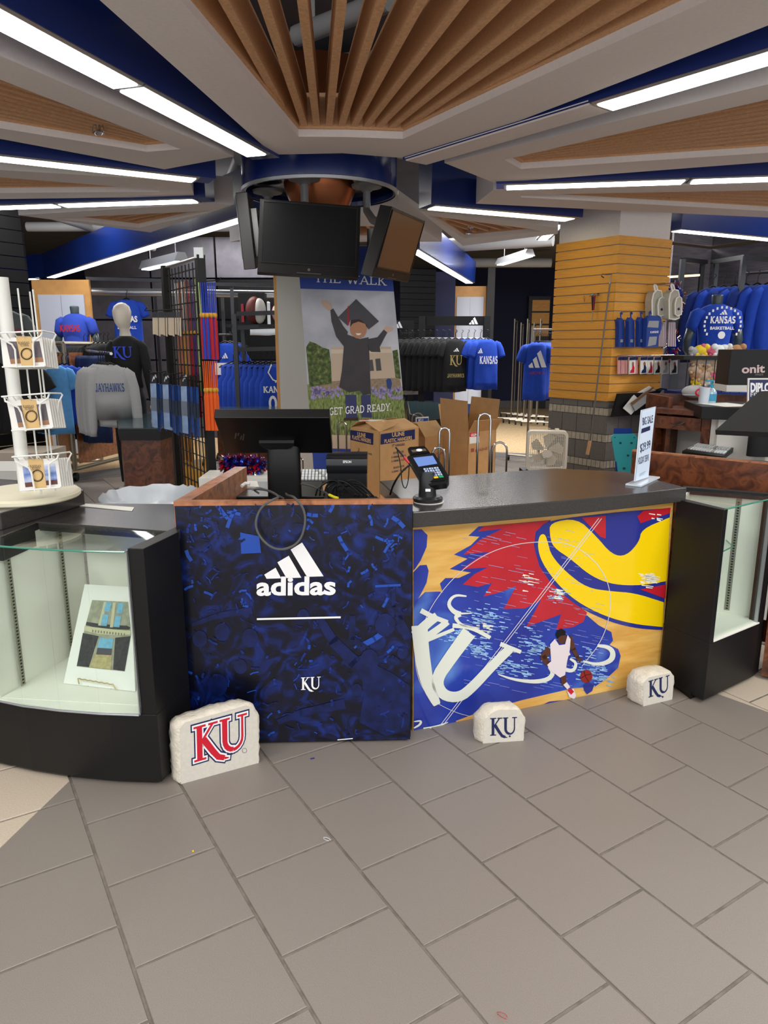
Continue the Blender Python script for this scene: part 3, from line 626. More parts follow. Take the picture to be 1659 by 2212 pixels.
b.build('plank_joint_print', mat('court_scuff_print', (150, 160, 210), .2), ctr, kind='stuff')
b = MB()
LK = .0036
def bez(pts, n=5):
    """smooth a polyline"""
    for _ in range(2):
        o = [pts[0]]
        for p, q in zip(pts, pts[1:]): o += [(p[0]*.75+q[0]*.25, p[1]*.75+q[1]*.25), (p[0]*.25+q[0]*.75, p[1]*.25+q[1]*.75)]
        pts = o+[pts[-1]]
    return pts
def ribbon(pts, w0, w1, lift=LK, wm=None):
    pts = [Vector(p) for p in bez(pts)]; n = len(pts); L = []; R = []
    for i, p in enumerate(pts):
        d = (pts[min(n-1, i+1)]-pts[max(0, i-1)]).normalized(); t = i/(n-1)
        ww = w0+(w1-w0)*t if wm is None else (w0+(wm-w0)*2*t if t < .5 else wm+(w1-wm)*(2*t-1)); nn = Vector((-d.y, d.x))*ww/2
        L.append(tuple(p+nn)); R.append(tuple(p-nn))
    vs = [pc(*q, lift) for q in c3(L+R[::-1])]; m_ = len(vs); b.add(vs, [(i, i+1, m_-2-i, m_-1-i) for i in range(n-1)])
def letter(name, strokes, lab):
    global b
    b = MB()
    for k, st in enumerate(strokes): ribbon(*st[:3], lift=LK+.00003*k, wm=st[3] if len(st) > 3 else None)
    b.build(name, cw, ctr, label=lab)
letter('court_letter', [([(96, 790), (110, 960), (140, 1130), (200, 1256)], 96, 40, 86), ([(66, 850), (150, 770), (200, 735)], 60, 50), ([(104, 702), (180, 742), (262, 772)], 30, 26), ([(118, 872), (200, 815), (262, 768)], 44, 36), ([(140, 878), (300, 812)], 22, 20)], 'large pale letter K painted on the court')
letter('court_letter', [([(388, 830), (270, 990), (190, 1110), (230, 1200), (330, 1215), (410, 1150), (520, 1030), (628, 925)], 86, 52, 62), ([(290, 790), (400, 800), (512, 862)], 26, 22), ([(570, 898), (692, 946)], 26, 22)], 'large pale letter U painted on the court')
letter('court_swirl', [([(372, 618), (300, 610), (262, 660), (290, 705), (335, 725)], 8, 34), ([(335, 722), (302, 742), (340, 790), (450, 806)], 34, 4), ([(335, 720), (405, 718)], 14, 3)], 'pale curling stroke above the letters')
letter('court_swirl', [([(558, 1076), (640, 1106), (760, 1122), (850, 1110), (884, 1070), (860, 1030)], 4, 26, 26)], 'long pale curling stroke beside the player')
letter('court_swirl', [([(940, 1046), (1000, 1060), (1020, 1010), (980, 985)], 26, 12)], 'small pale hook behind the player')
letter('court_swirl', [([(1056, 998), (1140, 1022), (1220, 1000), (1236, 950), (1205, 915), (1140, 908)], 6, 14, 34)], 'pale curling stroke right of the ball')
letter('court_swirl', [([(64, 1392), (100, 1372), (108, 1348), (64, 1354)], 8, 4, 14)], 'pale mark at lower left corner')
letter('court_swirl', [([(120, 1398), (200, 1382), (264, 1358)], 18, 4)], 'pale wedge at the bottom edge')
b = MB(); skin = mat('print_dark_skin', (84, 48, 36), .3); jers = mat('print_jersey', (226, 214, 218), .3)
for pts, a, c in (([(975, 855), (1000, 930), (1022, 975), (1040, 1005)], 34, 14), ([(862, 925), (822, 975), (850, 1015), (930, 1022)], 44, 24), ([(940, 1085), (945, 1140)], 34, 28), ([(1022, 975), (1052, 990)], 12, 8)): cs(pts, a, c, .0042)
for cx_, cy_, rx, ry in ((932, 862, 26, 36),): pc.poly(b, c3([(cx_+rx*math.cos(k*math.pi/8), cy_+ry*math.sin(k*math.pi/8)) for k in range(16)]), .0044)
b.build('player_skin_print', skin, ctr, kind='stuff', label='brown skinned arms, legs and head of printed player')
b = MB(); pc.poly(b, c3([(895, 845), (905, 818), (930, 808), (952, 822), (955, 846), (925, 850), (905, 868)]), .0047); b.build('player_hair_print', 'blackp', ctr)
b = MB(); pc.poly(b, c3([(862, 900), (890, 868), (915, 905), (950, 900), (965, 845), (982, 870), (978, 930), (962, 1000), (950, 1080), (920, 1095), (860, 1050), (845, 1020), (868, 1000)]), .0048)
cs([(955, 930), (975, 965)], 24, 16, .0047); cs([(950, 1130), (972, 1158)], 26, 22, .0045); pc.poly(b, c3([(960, 1170), (1000, 1160), (1015, 1200), (1005, 1222), (975, 1210)]), .0045)
b.build('player_jersey_print', jers, ctr, label='pale sports kit and shoe of printed player')
b = MB(); pc.poly(b, c3([(962, 1170), (985, 1158), (1003, 1178), (985, 1196)]), .005); b.build('player_shoe_print', 'red', ctr)
b = MB(); pc.poly(b, c3([(1075+36*math.cos(k*math.pi/9), 1088+38*math.sin(k*math.pi/9)) for k in range(18)]), .0042); b.build('basketball_print', mat('print_ball', (140, 34, 28), .3), ctr)
b = MB(); cs([(1042, 1100), (1075, 1080), (1106, 1074)], 3, 3, .0046); cs([(1060, 1056), (1070, 1090), (1090, 1122)], 3, 3, .0046); b.build('ball_seam_print', 'blackp', ctr)
b = MB(); pc.poly(b, c3([(1060, 1140), (1090, 1122), (1122, 1140), (1110, 1175), (1080, 1195), (1062, 1170)]), .0034); b.build('ball_shadow_print', cbo, ctr)
b = MB(); pc.text(b, 'Photo', (1366, 1466), (1374, 1464), 3, lift=.003); b.build('credit_print', 'navy', ctr)
# ================================================================== KIOSK: glass display cases
def display_case(name, label, F0, F1, S1, front_pts, back, ztop=.885, zg=.29, right_slab=True):
    pass
# left case
fr0 = Vector((-.800, 2.298)); fpts = [Vector(p) for p in ((-.800, 2.298), (-.97, 2.308), (-1.152, 2.336), (-1.30, 2.372), (-1.448, 2.42), (-1.50, 2.44))]
lc = thing('display_case', (-1.15, 2.55, 0), 'black glass topped display case at left front of the kiosk holding an art print', 'display case', 'glass display cases of the kiosk')
bk0 = Vector((-.744, 2.52)); bk1 = Vector((-1.36, 2.98))
MB().prism([tuple(p) for p in fpts]+[tuple(bk1), (-.86, 2.90), tuple(bk0)], .02, .285).build('plinth', 'black', lc, bevel=.003)
MB().prism([(-.83, 2.36), (-1.15, 2.39), (-1.5, 2.5), (-1.4, 2.8), (-.84, 2.8)], 0, .03).build('toe_kick', 'blackp', lc)
MB().prism([(-.800, 2.298), (-.744, 2.52), (-.775, 2.60), (-.855, 2.303)], .285, .892).build('end_panel', 'black', lc, bevel=.002)
MB().prism([(-.858, 2.303), (-.80, 2.58), (-1.31, 2.72), (-1.42, 2.40), (-1.30, 2.366), (-1.152, 2.33), (-.97, 2.302)], .286, .292).build('case_floor', 'casein', lc)
MB().prism([(-.86, 2.86), (-1.25, 2.90), (-1.25, 2.92), (-.86, 2.88)], .29, .85).build('back_lining', 'casein', lc)
MB().prism([(-1.415, 2.41), (-1.405, 2.41), (-1.262, 2.9), (-1.272, 2.9)], .292, .86).build('left_lining', 'casein', lc)
MB().prism([(-.862, 2.34), (-.856, 2.34), (-.84, 2.86), (-.85, 2.86)], .292, .86).build('right_lining', 'casein', lc)
MB().prism([(-.86, 2.35), (-.86, 2.87), (-1.27, 2.9), (-1.40, 2.41)], .2925, .2945).build('white_shelf_board', 'casein', lc)
for (x, y) in ((-1.375, 2.50), (-1.30, 2.76)):
    m2 = MB(); d = Vector((.28, .96)).normalized(); n = Vector((d.y, -d.x)); p = Vector((x, y))+n*.010
    m2.hexa([(*(p-d*.011), .30), (*(p+d*.011), .30), (*(p+d*.011+n*.004), .30), (*(p-d*.011+n*.004), .30), (*(p-d*.011), .86), (*(p+d*.011), .86), (*(p+d*.011+n*.004), .86), (*(p-d*.011+n*.004), .86)])
    st = m2.build('shelf_standard', mat('shelf_standard_metal', (150, 150, 132), .4, .4), lc); m3 = MB(); p2 = p+n*.0045
    for k in range(42): m3.box((p2.x, p2.y, .31+k*.013), (.008, .002, .006), math.atan2(d.y, d.x))
    m3.build('slots', 'blackp', st, kind='stuff')
# worktop behind the glass
MB().prism([(-.744, 2.52), (-.80, 2.54), (-1.335, 2.682), (-1.36, 2.46), (-1.44, 2.43), (-1.50, 2.46), (-1.40, 3.02), (-.86, 3.0), (-.78, 2.7)], .855, .89).build('worktop', 'blacktop', lc, bevel=.003)
MB().prism([(-1.36, 2.46), (-1.375, 2.46), (-1.345, 2.695), (-1.33, 2.68)], .80, .885).build('inner_rim', 'blackp', lc)
gtop = [(-.845, 2.245), (-1.0, 2.252), (-1.152, 2.275), (-1.30, 2.31), (-1.47, 2.37), (-1.36, 2.46), (-1.335, 2.66), (-.82, 2.525)]
MB().prism([(x, y) for x, y in ((-.858, 2.285), (-1.0, 2.295), (-1.152, 2.318), (-1.30, 2.352), (-1.44, 2.402), (-1.352, 2.46), (-1.335, 2.665), (-.81, 2.53))], .881, .887).build('glass_top', 'glass', lc)
gp = [Vector(p) for p in ((-.858, 2.2855), (-1.0, 2.2955), (-1.152, 2.3185), (-1.30, 2.3525), (-1.44, 2.4025))]
MB().tube([(p.x, p.y, .884) for p in gp], .0035, 6).build('glass_top_edge', 'gedge', lc)
m2 = MB()
for i in range(4):
    a, c_ = gp[i]+Vector((0, .008)), gp[i+1]+Vector((0, .008)); m2.hexa([(a.x, a.y, .29), (c_.x, c_.y, .29), (c_.x, c_.y+.004, .29), (a.x, a.y+.004, .29), (a.x, a.y, .88), (c_.x, c_.y, .88), (c_.x, c_.y+.004, .88), (a.x, a.y+.004, .88)])
m2.build('front_glass', 'glass', lc)
MB().tube([(p.x, p.y+.004, .288) for p in gp], .004, 6).build('glass_channel', 'alu', lc)
MB().box((-.8575, 2.30, .585), (.004, .012, .60)).build('edge_trim', 'alu', lc)
# right case
rc = thing('display_case', (1.6, 3.15, 0), 'empty black and glass display case to the right of the court graphic', 'display case', 'glass display cases of the kiosk')
r0 = Vector((1.413, 2.907)); rl = Vector((1.297, 3.112)); rr = Vector((1.749, 3.142)); re = Vector((2.05, 3.42)); fd = (rr-r0).normalized(); fn = Vector((-fd.y, fd.x))
MB().prism([tuple(r0), tuple(rr), (1.80, 3.19), (1.60, 3.45), (1.33, 3.30), tuple(rl)], .02, .29).build('plinth', 'black', rc, bevel=.003)
MB().prism([tuple(r0+fn*.06), tuple(rr+fn*.06), (1.6, 3.4), (1.33, 3.2)], 0, .03).build('toe_kick', 'blackp', rc)
MB().prism([tuple(r0), tuple(r0+fd*.030), (1.338, 3.14), tuple(rl)], .29, .885).build('end_panel', 'black', rc, bevel=.002)
MB().prism([tuple(r0+fd*.032), tuple(rr), (1.70, 3.3), (1.46, 3.36), (1.34, 3.14)], .288, .294).build('case_floor', 'casein', rc)
MB().prism([(1.34, 3.14), (1.46, 3.36), (1.45, 3.37), (1.33, 3.15)], .29, .87).build('side_lining', 'casein', rc)
MB().prism([(1.46, 3.36), (1.80, 3.18), (1.81, 3.195), (1.46, 3.38)], .29, .87).build('back_lining', 'casein', rc)
MB().prism([(1.43, 3.36), (1.82, 3.17), (1.84, 3.20), (1.44, 3.40)], .86, .892).build('rear_rim', 'blackp', rc)
gt = [tuple(r0+fd*.031+fn*.01), tuple(rr+fn*.01), (1.815, 3.165), (1.455, 3.35), (1.34, 3.14)]
MB().prism(gt, .879, .885).build('glass_top', 'glass', rc); MB().tube([(*(r0+fd*.031+fn*.01), .882), (*(rr+fn*.01), .882), (1.815, 3.165, .882)], .0035, 6).build('glass_top_edge', 'gedge', rc)
MB().prism([tuple(r0+fd*.032+fn*.014), tuple(rr+fn*.014), tuple(rr+fn*.018), tuple(r0+fd*.032+fn*.018)], .29, .878).build('front_glass', 'glass', rc)
MB().prism([tuple(r0+fd*.032+fn*.05), tuple(r0+fd*.27+fn*.09), (1.60, 3.24), (1.37, 3.16)], .66, .666).build('glass_shelf', 'glass', rc)
MB().tube([(*(r0+fd*.032+fn*.05), .663), (*(r0+fd*.27+fn*.09), .663), (1.60, 3.24, .663)], .003, 6).build('glass_shelf_edge', 'gedge', rc)
MB().tube([(*(r0+fd*.03+fn*.008), .289), (*(rr+fn*.008), .289)], .004, 6).build('glass_channel', 'alu', rc)
MB().prism([tuple(rr), tuple(rr+fd*.035), tuple(rr+fd*.035+fn*.05), tuple(rr+fn*.05)], .29, .885).build('corner_post', 'black', rc)
for t_ in (.0,): MB().prism([tuple(rr-fd*.012+fn*.005), tuple(rr-fd*.004+fn*.005), tuple(rr-fd*.004+fn*.02), tuple(rr-fd*.012+fn*.02)], .29, .88).build('edge_trim', 'alu', rc)
m2 = MB(); p = Vector((1.65, 3.262)); d = Vector((.885, -.466)); n = Vector((-.466, -.885))
m2.hexa([(*(p-d*.012+n*.0), .31), (*(p+d*.012), .31), (*(p+d*.012+n*.004), .31), (*(p-d*.012+n*.004), .31), (*(p-d*.012+n*.0), .86), (*(p+d*.012), .86), (*(p+d*.012+n*.004), .86), (*(p-d*.012+n*.004), .86)])
st = m2.build('shelf_standard', 'shelf_standard_metal' if False else MATS['shelf_standard_metal'], rc); m3 = MB()
for k in range(41): m3.box((*(p+n*.0045), .32+k*.013), (.009, .002, .006), math.atan2(d.y, d.x))
m3.build('slots', 'blackp', st, kind='stuff')
# copper end panel and next desk, far right
MB_ = MB().prism([(1.795, 3.155), (1.83, 3.13), (2.0, 3.35), (1.965, 3.375)], .02, .89); solo(MB_, 'end_panel', 'burl', 'mottled copper end panel beyond the right display case', 'panel')
MB_ = MB().prism([(1.84, 3.12), (2.3, 2.88), (2.34, 2.96), (1.87, 3.17)], .02, .86); solo(MB_, 'neighbouring_desk', navyg, 'sliver of navy graphic desk at the far right edge', 'desk')
# raised unit at far left
lu = thing('raised_counter', (-1.65, 3.0, 0), 'raised black counter block at far left under the card rack', 'counter')
MB().prism([(-1.40, 2.55), (-1.27, 2.98), (-1.36, 3.12), (-1.95, 3.30), (-2.2, 2.8), (-1.62, 2.50)], .89, .955).build('worktop', 'blacktop', lu, bevel=.004)
MB().prism([(-1.66, 2.52), (-1.50, 3.05), (-1.95, 3.25), (-2.15, 2.8)], 0, .89).build('cabinet_body', 'black', lu)
# ================================================================== limestone blocks
def stone(BL, BR, outline, thick, lean, label, group=None):
    a = Z(*BL); b = Z(*BR); pln = vplane(a, b); back = -pln.n
    pts = [pln(x, y) for x, y in outline]
    c = sum(pts, Vector())/len(pts); t = thing('limestone_block', (c.x, c.y, 0), label, 'stone block', group)
    # front face, densely outlined
    o2 = []
    for i in range(len(pts)):
        p, q = pts[i], pts[(i+1) % len(pts)]; k = max(1, int((q-p).length/.012))
        o2 += [p+(q-p)*(j/k) for j in range(k)]
    rings = []
    for s_, gr in ((0, 0), (.06, .008), (.3, .012), (.6, .013), (.94, .008), (1, 0)):
        ring = []
        for p in o2:
            out = (p-c); out = Vector((out.x, out.y, out.z)); 
            nz = noise.noise(p*38+Vector((0, 0, s_*2.6)))*.007+noise.noise(p*90+Vector((0, 0, s_*7)))*.003
            up = 1 if p.z > .012 else 0
            q = p+out.normalized()*(gr+nz*(1 if s_ > .01 else 0))*up+back*(s_*thick)+lean*s_
            q.z = max(q.z, 0.0); ring.append(q)
        rings.append(ring)
    b_ = MB(); b_.loft(rings, cap=False); 
    n0 = len(o2); b_.add(rings[-1], [tuple(range(n0))]); b_.build('rough_block', 'lime', t, smooth='full')
    b_ = MB(); b_.flat([p+pln.n*.0005 for p in o2]); b_.build('sawn_face', 'limef', t)
    return t, pln
q1, p1 = stone((391, 1694), (559, 1648), [(391, 1694), (389, 1574), (400, 1561), (450, 1547), (532, 1524), (545, 1529), (556, 1548), (559, 1648)], .055, Vector((-.02, 0, .0)), 'largest limestone block with red KU lettering, leaning by the navy desk')
for off, mm, lf in ((.085, 'navy', .0012), (.045, 'wink', .002), (0, 'red', .0028)):
    b = MB(); p1.text(b, 'KU', (418, 1647), (535, 1612), 76, font='ku', off=off, lift=lf, sl=-2); b.build({'navy': 'letter_outline', 'wink': 'letter_keyline', 'red': 'letters'}[mm], mm, q1)
b = MB(); b.tube([p1(528+5*math.cos(k*.5), 1621+5*math.sin(k*.5), .001) for k in range(12)], .0007, 4, closed=True); b.build('registered_mark', 'navy', q1)
q2_, p2 = stone((1043, 1606), (1131, 1600), [(1043, 1606), (1046, 1557), (1062, 1541), (1076, 1534), (1116, 1533), (1128, 1546), (1131, 1551), (1131, 1600)], .06, Vector((-.022, .0, .0)), 'small limestone block with navy KU letters below the middle of the court graphic')
b = MB(); p2.text(b, 'KU', (1058, 1589), (1117, 1586), 38, font='ku', lift=.0015); b.build('letters', 'navy', q2_)
b = MB(); b.flat([p2(1101+2.2*math.cos(k*.7), 1590+2.2*math.sin(k*.7), .0015) for k in range(9)]); b.build('registered_mark', 'navy', q2_)
q3_, p3 = stone((1389, 1526), (1451, 1511), [(1389, 1526), (1390, 1476), (1402, 1463), (1448, 1454), (1454, 1464), (1455, 1472), (1452, 1511)], .085, Vector((-.01, .0, .0)), 'small limestone block with navy KU letters at the foot of the right case')
b = MB(); p3.text(b, 'KU', (1400, 1507), (1446, 1493), 36, font='ku', lift=.0015); b.build('letters', 'navy', q3_)
b = MB(); b.flat([p3(1431+2*math.cos(k*.7), 1505+2*math.sin(k*.7), .0015) for k in range(9)]); b.build('registered_mark', 'navy', q3_)
# ================================================================== art print on easel in left case
ab = P(138, 1470, 2.46); zb = .297
A0 = Z(137, 1474, .30); A1 = Z(292, 1492, .30); A2 = P(278, 1270, A1.y+.16); A3 = P(183, 1262, A0.y+.17)
ap = Plane(A0, (A1-A0).cross(A3-A0))
artt = thing('art_print', tuple(A0), 'matted watercolour print of a stone gateway standing in the left display case', 'picture')
b = MB(); b.slab([ap(137, 1476), ap(292, 1494), ap(282, 1268), ap(183, 1262)], -ap.n*.006); b.build('mat_board', 'white', artt)
def apr(name, m, polys, lift=.001):
    b = MB()
    for q in polys: ap.poly(b, [(.3437*x, 960+.3437*y) for x, y in q], lift)
    return b.build(name, m, artt)
apr('picture_wall', mat('print_stone', (146, 146, 126), .6, noise_amt=.25, noise_scale=40), [[(580, 978), (806, 990), (826, 1190), (785, 1427), (482, 1395), (530, 1170)]])
apr('picture_pillars', mat('print_charcoal', (44, 44, 46), .6, noise_amt=.5, noise_scale=60), [[(522, 1185), (622, 1205), (560, 1400), (484, 1392)], [(725, 1215), (822, 1205), (784, 1425), (712, 1415)], [(545, 1115), (640, 1130), (800, 1140), (820, 1150), (815, 1165), (630, 1160), (540, 1135)]], .0014)
apr('picture_lintel', mat('print_cream', (188, 184, 150), .6), [[(533, 1142), (620, 1152), (735, 1165), (825, 1172), (822, 1195), (735, 1200), (622, 1192), (530, 1170)], [(655, 990), (672, 990), (640, 1140), (618, 1138)], [(712, 995), (728, 995), (712, 1150), (692, 1150)]], .0018)
apr('picture_sky', mat('print_sky', (108, 168, 196), .6, noise_amt=.15, noise_scale=60), [[(630, 1215), (714, 1222), (706, 1290), (612, 1280)], [(668, 992), (704, 995), (692, 1052), (655, 1050)], [(744, 998), (780, 1000), (768, 1062), (734, 1060)], [(648, 1068), (686, 1070), (672, 1142), (634, 1140)], [(728, 1075), (764, 1078), (752, 1150), (714, 1146)]], .0022)
apr('picture_path', mat('print_path', (168, 156, 108), .6, noise_amt=.2, noise_scale=80), [[(610, 1300), (704, 1305), (698, 1415), (562, 1400)]], .002)
apr('picture_hill', mat('print_hill', (70, 66, 74), .6), [[(615, 1278), (706, 1284), (702, 1325), (606, 1320)]], .0024)
b = MB()
for k in range(12): ap.poly(b, [(200+k*6.2, 1360.5+k*.7), (202.6+k*6.2, 1360.8+k*.7), (202.2+k*6.2, 1366+k*.7), (199.6+k*6.2, 1365.7+k*.7)], .0026)
b.build('carved_lettering', mat('print_grey_letters', (120, 112, 90), .6), artt)
es = thing('plate_easel', tuple(A0+(A1-A0)*.5), 'small brass wire easel holding the art print', 'easel')
b = MB(); b.tube([ap(175, 1478, .012), ap(175, 1466, .02)]+[ap(178+k*6, 1466+k*1.0+(k % 2)*1.5, .02) for k in range(13)]+[ap(254, 1490, .012)], .0022, 6); b.build('front_rail', mat('brass_wire', (196, 174, 116), .3, .9), es)
b = MB(); m0 = ap(215, 1380, -.02); b.tube([ap(190, 1482, 0), ap(190, 1482, -.0)+Vector((0, .12, 0)), m0], .0022, 6); b.tube([ap(240, 1488, 0), ap(240, 1488, 0)+Vector((0, .12, 0)), m0], .0022, 6); b.build('rear_legs', MATS['brass_wire'], es)
# ================================================================== things on the desks
def oriented(p00, p10, p11, p01, t, m, name, parent, **k): return MB().slab([p00, p10, p11, p01], t).build(name, m, parent, **k)
# back of the register screen
t = thing('register_monitor', (-.42, 3.08, .875), 'black register screen seen from behind on a thick stand', 'monitor')
TL, TR, BL_, BR_ = P(462, 903, 2.86), P(712, 903, 2.86), P(489, 979, 3.12), P(718, 979, 3.12)
nrm = (TR-TL).cross(BL_-TL).normalized(); nrm = nrm if nrm.y > 0 else -nrm
MB().slab([BL_, BR_, TR, TL], nrm*.042).build('screen_housing', 'blackp', t, bevel=.003)
mid = (BL_+BR_+TR+TL)/4+nrm*.0425; ux = (TR-TL).normalized(); uy = (TL-BL_).normalized()
MB().slab([mid-ux*.20-uy*.10, mid+ux*.20-uy*.10, mid+ux*.20+uy*.10, mid-ux*.20+uy*.10], nrm*.002).build('display_glass', 'screen', t)
st = MB(); cx_, cy_ = -.435, 3.09
rings = []
for z_, wx, wy, dy in ((.885, .074, .034, .0), (1.0, .073, .034, 0), (1.10, .072, .036, 0), (1.165, .070, .03, .01)):
    rings.append([Vector((cx_+wx*math.copysign(abs(math.cos(a))**.5, math.cos(a)), cy_+dy+wy*math.copysign(abs(math.sin(a))**.7, math.sin(a)), z_)) for a in [k*math.pi/12 for k in range(24)]])
st.loft(rings); st.build('stand_column', 'blackp', t, smooth=True)
MB().prism([tuple(Z(502, 1072, .886).xy), tuple(Z(700, 1072, .886).xy), tuple(Z(696, 1040, .886).xy), tuple(Z(525, 1040, .886).xy)], .876, .886).build('base_plate', 'blacks', t, bevel=.002)
hub = MB(); o_ = (TL+TR)/2*.35+(BL_+BR_)/2*.65
hub.extr([o_+ux*.074*math.cos(k*math.pi/16)-uy*.068*math.sin(k*math.pi/16)+uy*.012-nrm*.014 for k in range(17)], nrm*.014); hub.build('tilt_hinge', mat('soft_black', (38, 38, 40), .45), t, bevel=.004)
pm = Plane(TL, nrm); b = MB()
for (x, y, h_) in ((508, 941, 12), (514, 938, 6), (520, 945, 9), (525, 944, 14)): b.flat([pm(x-1.6, y+h_/2, .0006), pm(x+1.2, y+h_/2, .0006), pm(x+3.4, y-h_/2, .0006), pm(x+.6, y-h_/2, .0006)])
b.build('maker_mark', mat('dull_silver', (120, 118, 112), .3, .6), t, label='four slanting silver strokes')
# keyboard behind it
def keyboard(name, q, zb, th, rows, cols, label, keym='whitef', m='blackp', skip=0):
    """q: four floor-plan corners fl, fr, br, bl"""
    c = sum((Vector(p) for p in q), Vector((0, 0)))/4; t = thing(name, (c.x, c.y, zb), label, 'keyboard')
    MB().hexa([(*q[0], zb), (*q[1], zb), (*q[2], zb), (*q[3], zb), (*q[0], zb+th*.5), (*q[1], zb+th*.5), (*q[2], zb+th), (*q[3], zb+th)]).build('keyboard_body', m, t, bevel=.003)
    q = [Vector((*p, z)) for p, z in zip(q, (zb+th*.5, zb+th*.5, zb+th, zb+th))]
    proto = None
    for r in range(rows):
        for k in range(cols):
            u0, u1 = (k+.12)/cols, (k+.88)/cols; v0, v1 = (r+.14)/rows, (r+.86)/rows
            f = lambda u, v: (q[0]*(1-u)+q[1]*u)*(1-v)+(q[3]*(1-u)+q[2]*u)*v
            u0, u1 = .03+u0*.94, .03+u1*.94; v0, v1 = .08+v0*.86, .08+v1*.86
            b = MB(); b.slab([f(u0, v0), f(u1, v0), f(u1, v1), f(u0, v1)], (0, 0, .006)); b.build('key', keym if (k+r) % 9 else 'pipe', t)
    return t
keyboard('keyboard', [tuple(Z(632, 1041, .885).xy), tuple(Z(712, 1041, .885).xy), tuple(Z(712, 1018, .885).xy), tuple(Z(636, 1018, .885).xy)], .876, .02, 4, 10, 'register keyboard with pale keys behind the black screen stand')
# receipt printer
t = thing('receipt_printer', (-.19, 3.2, .875), 'black receipt printer with a curved front, right of the register screen', 'printer')
a, c_ = P(706, 985, 3.12), P(792, 985, 3.12); w_ = (c_-a).length; x0 = a.x; zt = a.z; y0 = 3.12
MB().box((x0+w_/2, y0+.07, (.876+zt)/2-.02), (w_, .14, zt-.876-.04)).build('printer_body', 'blacks', t, bevel=.006)
b = MB(); prof = [(0, zt), (-.016, zt-.012), (-.022, zt-.035), (-.020, zt-.06), (-.008, zt-.075), (.02, zt-.078), (.13, zt-.07), (.135, zt)]
b.loft([[Vector((x0-.002, y0+p, z_)) for p, z_ in prof], [Vector((x0+w_+.002, y0+p, z_)) for p, z_ in prof]]); b.build('top_cover', mat('semi_gloss_black', (30, 31, 34), .25), t, smooth=True)
MB().box((x0+w_*.42, y0-.001, .925), (w_*.28, .006, .014)).build('paper_slot', 'darkm', t)
MB().box((x0+w_*.88, y0-.001, .93), (w_*.12, .005, .03)).build('port_panel', 'darkm', t)
b = MB(); pe = Plane((x0, y0-.0225, zt), (0, -1, .0)); pe.text(b, 'EPSON', (741, 1000), (759, 1000), 5, bold=.03, lift=.001); b.build('printer_lettering', 'wink', t)
# cables
def cable(pts, r, m, label, name='cable', group=None, cat='cable'):
    pts = [Vector(p) for p in pts]
    for _ in range(3):
        o = [pts[0]]
        for p, q in zip(pts, pts[1:]): o += [p*.75+q*.25, p*.25+q*.75]
        pts = o+[pts[-1]]
    return solo(MB().tube(pts, r, 7), name, m, label, cat, group, smooth=True)
gc = mat('grey_cable', (84, 84, 82), .45)
cable([P(470+450*0+90, 1066, 2.9), P(545, 1056, 2.9), P(580, 1058, 2.8), P(606, 1074, 2.62), P(590, 1078, 2.54), P(560, 1098, 2.545), P(549, 1140, 2.545), P(575, 1178, 2.545), P(610, 1190, 2.545), P(648, 1172, 2.545), P(661, 1128, 2.545), P(656, 1098, 2.545), P(640, 1078, 2.54), P(632, 1072, 2.6), P(620, 1070, 2.75), P(618, 1066, 2.95)], .0045, gc, 'grey cable looped over the top edge of the navy desk front')
cable([P(545, 1058, 3.0), P(560, 1052, 3.0), P(600, 1070, 2.95), P(612, 1076, 2.8)], .004, gc, 'grey cable crossing the screen base plate')
cable([P(636, 1044, 3.1), P(670, 1048, 3.05), P(700, 1062, 2.95), P(715, 1072, 2.9)], .004, gc, 'grey cable running from the stand toward the printer')
for k in range(7):
    rr = random.Random(40+k); x = 690+k*9
    CL_ = ['black cable looping highest beside the printer', 'thin black cable lying nearest the screen stand', 'black cable crossing over the yellow plug', 'black cable curling below the printer slot', 'black cable arching across the middle of the tangle', 'black cable reaching under the printer right corner', 'rightmost black cable of the tangle by the printer']
    cable([P(x-8, 1070, 2.95), P(x+rr.uniform(-14, 8), 1048+rr.uniform(-8, 8), 3.0), P(x+30, 1040+rr.uniform(-8, 12), 2.98), P(x+52, 1052+rr.uniform(-6, 10), 2.95), P(min(x+76, 806), 1072, 2.9)], .0042, 'blackp', CL_[k], group='tangled black cables')
solo(MB().tube([P(711, 1069, 2.88), P(722, 1074, 2.86), P(730, 1076, 2.85)], .006, 8), 'cable_plug', mat('yellow_plastic', (226, 214, 40), .4), 'bright yellow cable plug among the black cables', 'plug', smooth=True)
t = thing('desk_phone', (-.72, 3.2, .876), 'white device lying left of the screen base', 'telephone'); MB().prism([tuple(Z(520, 1058, .88).xy), tuple(Z(560, 1058, .88).xy), tuple(Z(556, 1046, .88).xy), tuple(Z(530, 1046, .88).xy)], .877, .897).build('phone_body', 'white', t, bevel=.004)
MB().tube([P(522, 1050, 3.08), P(530, 1044, 3.1), P(540, 1045, 3.1)], .008, 8).build('handset', 'white', t, smooth=True)
# payment terminal
bp = Z(924, 1083, .94); t = thing('payment_terminal', tuple(bp), 'black card payment terminal with lit blue screen on a swivel stand', 'card reader')
MB().lathe([(.001, .94), (.058, .94), (.06, .944), (.06, .956), (.052, .964), (.001, .965)], (bp.x, bp.y, 0), 32).build('stand_base', 'blacks', t, smooth=True)
MB().lathe([(.001, .9402), (.062, .9402), (.062, .942), (.001, .942)], (bp.x+.004, bp.y-.003, 0), 32).build('adhesive_pad', 'white', t)
MB().lathe([(.036, .96), (.034, .99), (.034, 1.04), (.03, 1.06), (.001, 1.062)], (bp.x-.002, bp.y, 0), 24).build('stand_pole', 'blacks', t, smooth=True)
pt = Plane(P(928, 1046, bp.y-.035), (P(968, 1034, bp.y-.025)-P(928, 1046, bp.y-.035)).cross(P(885, 985, bp.y+.07)-P(928, 1046, bp.y-.035)))
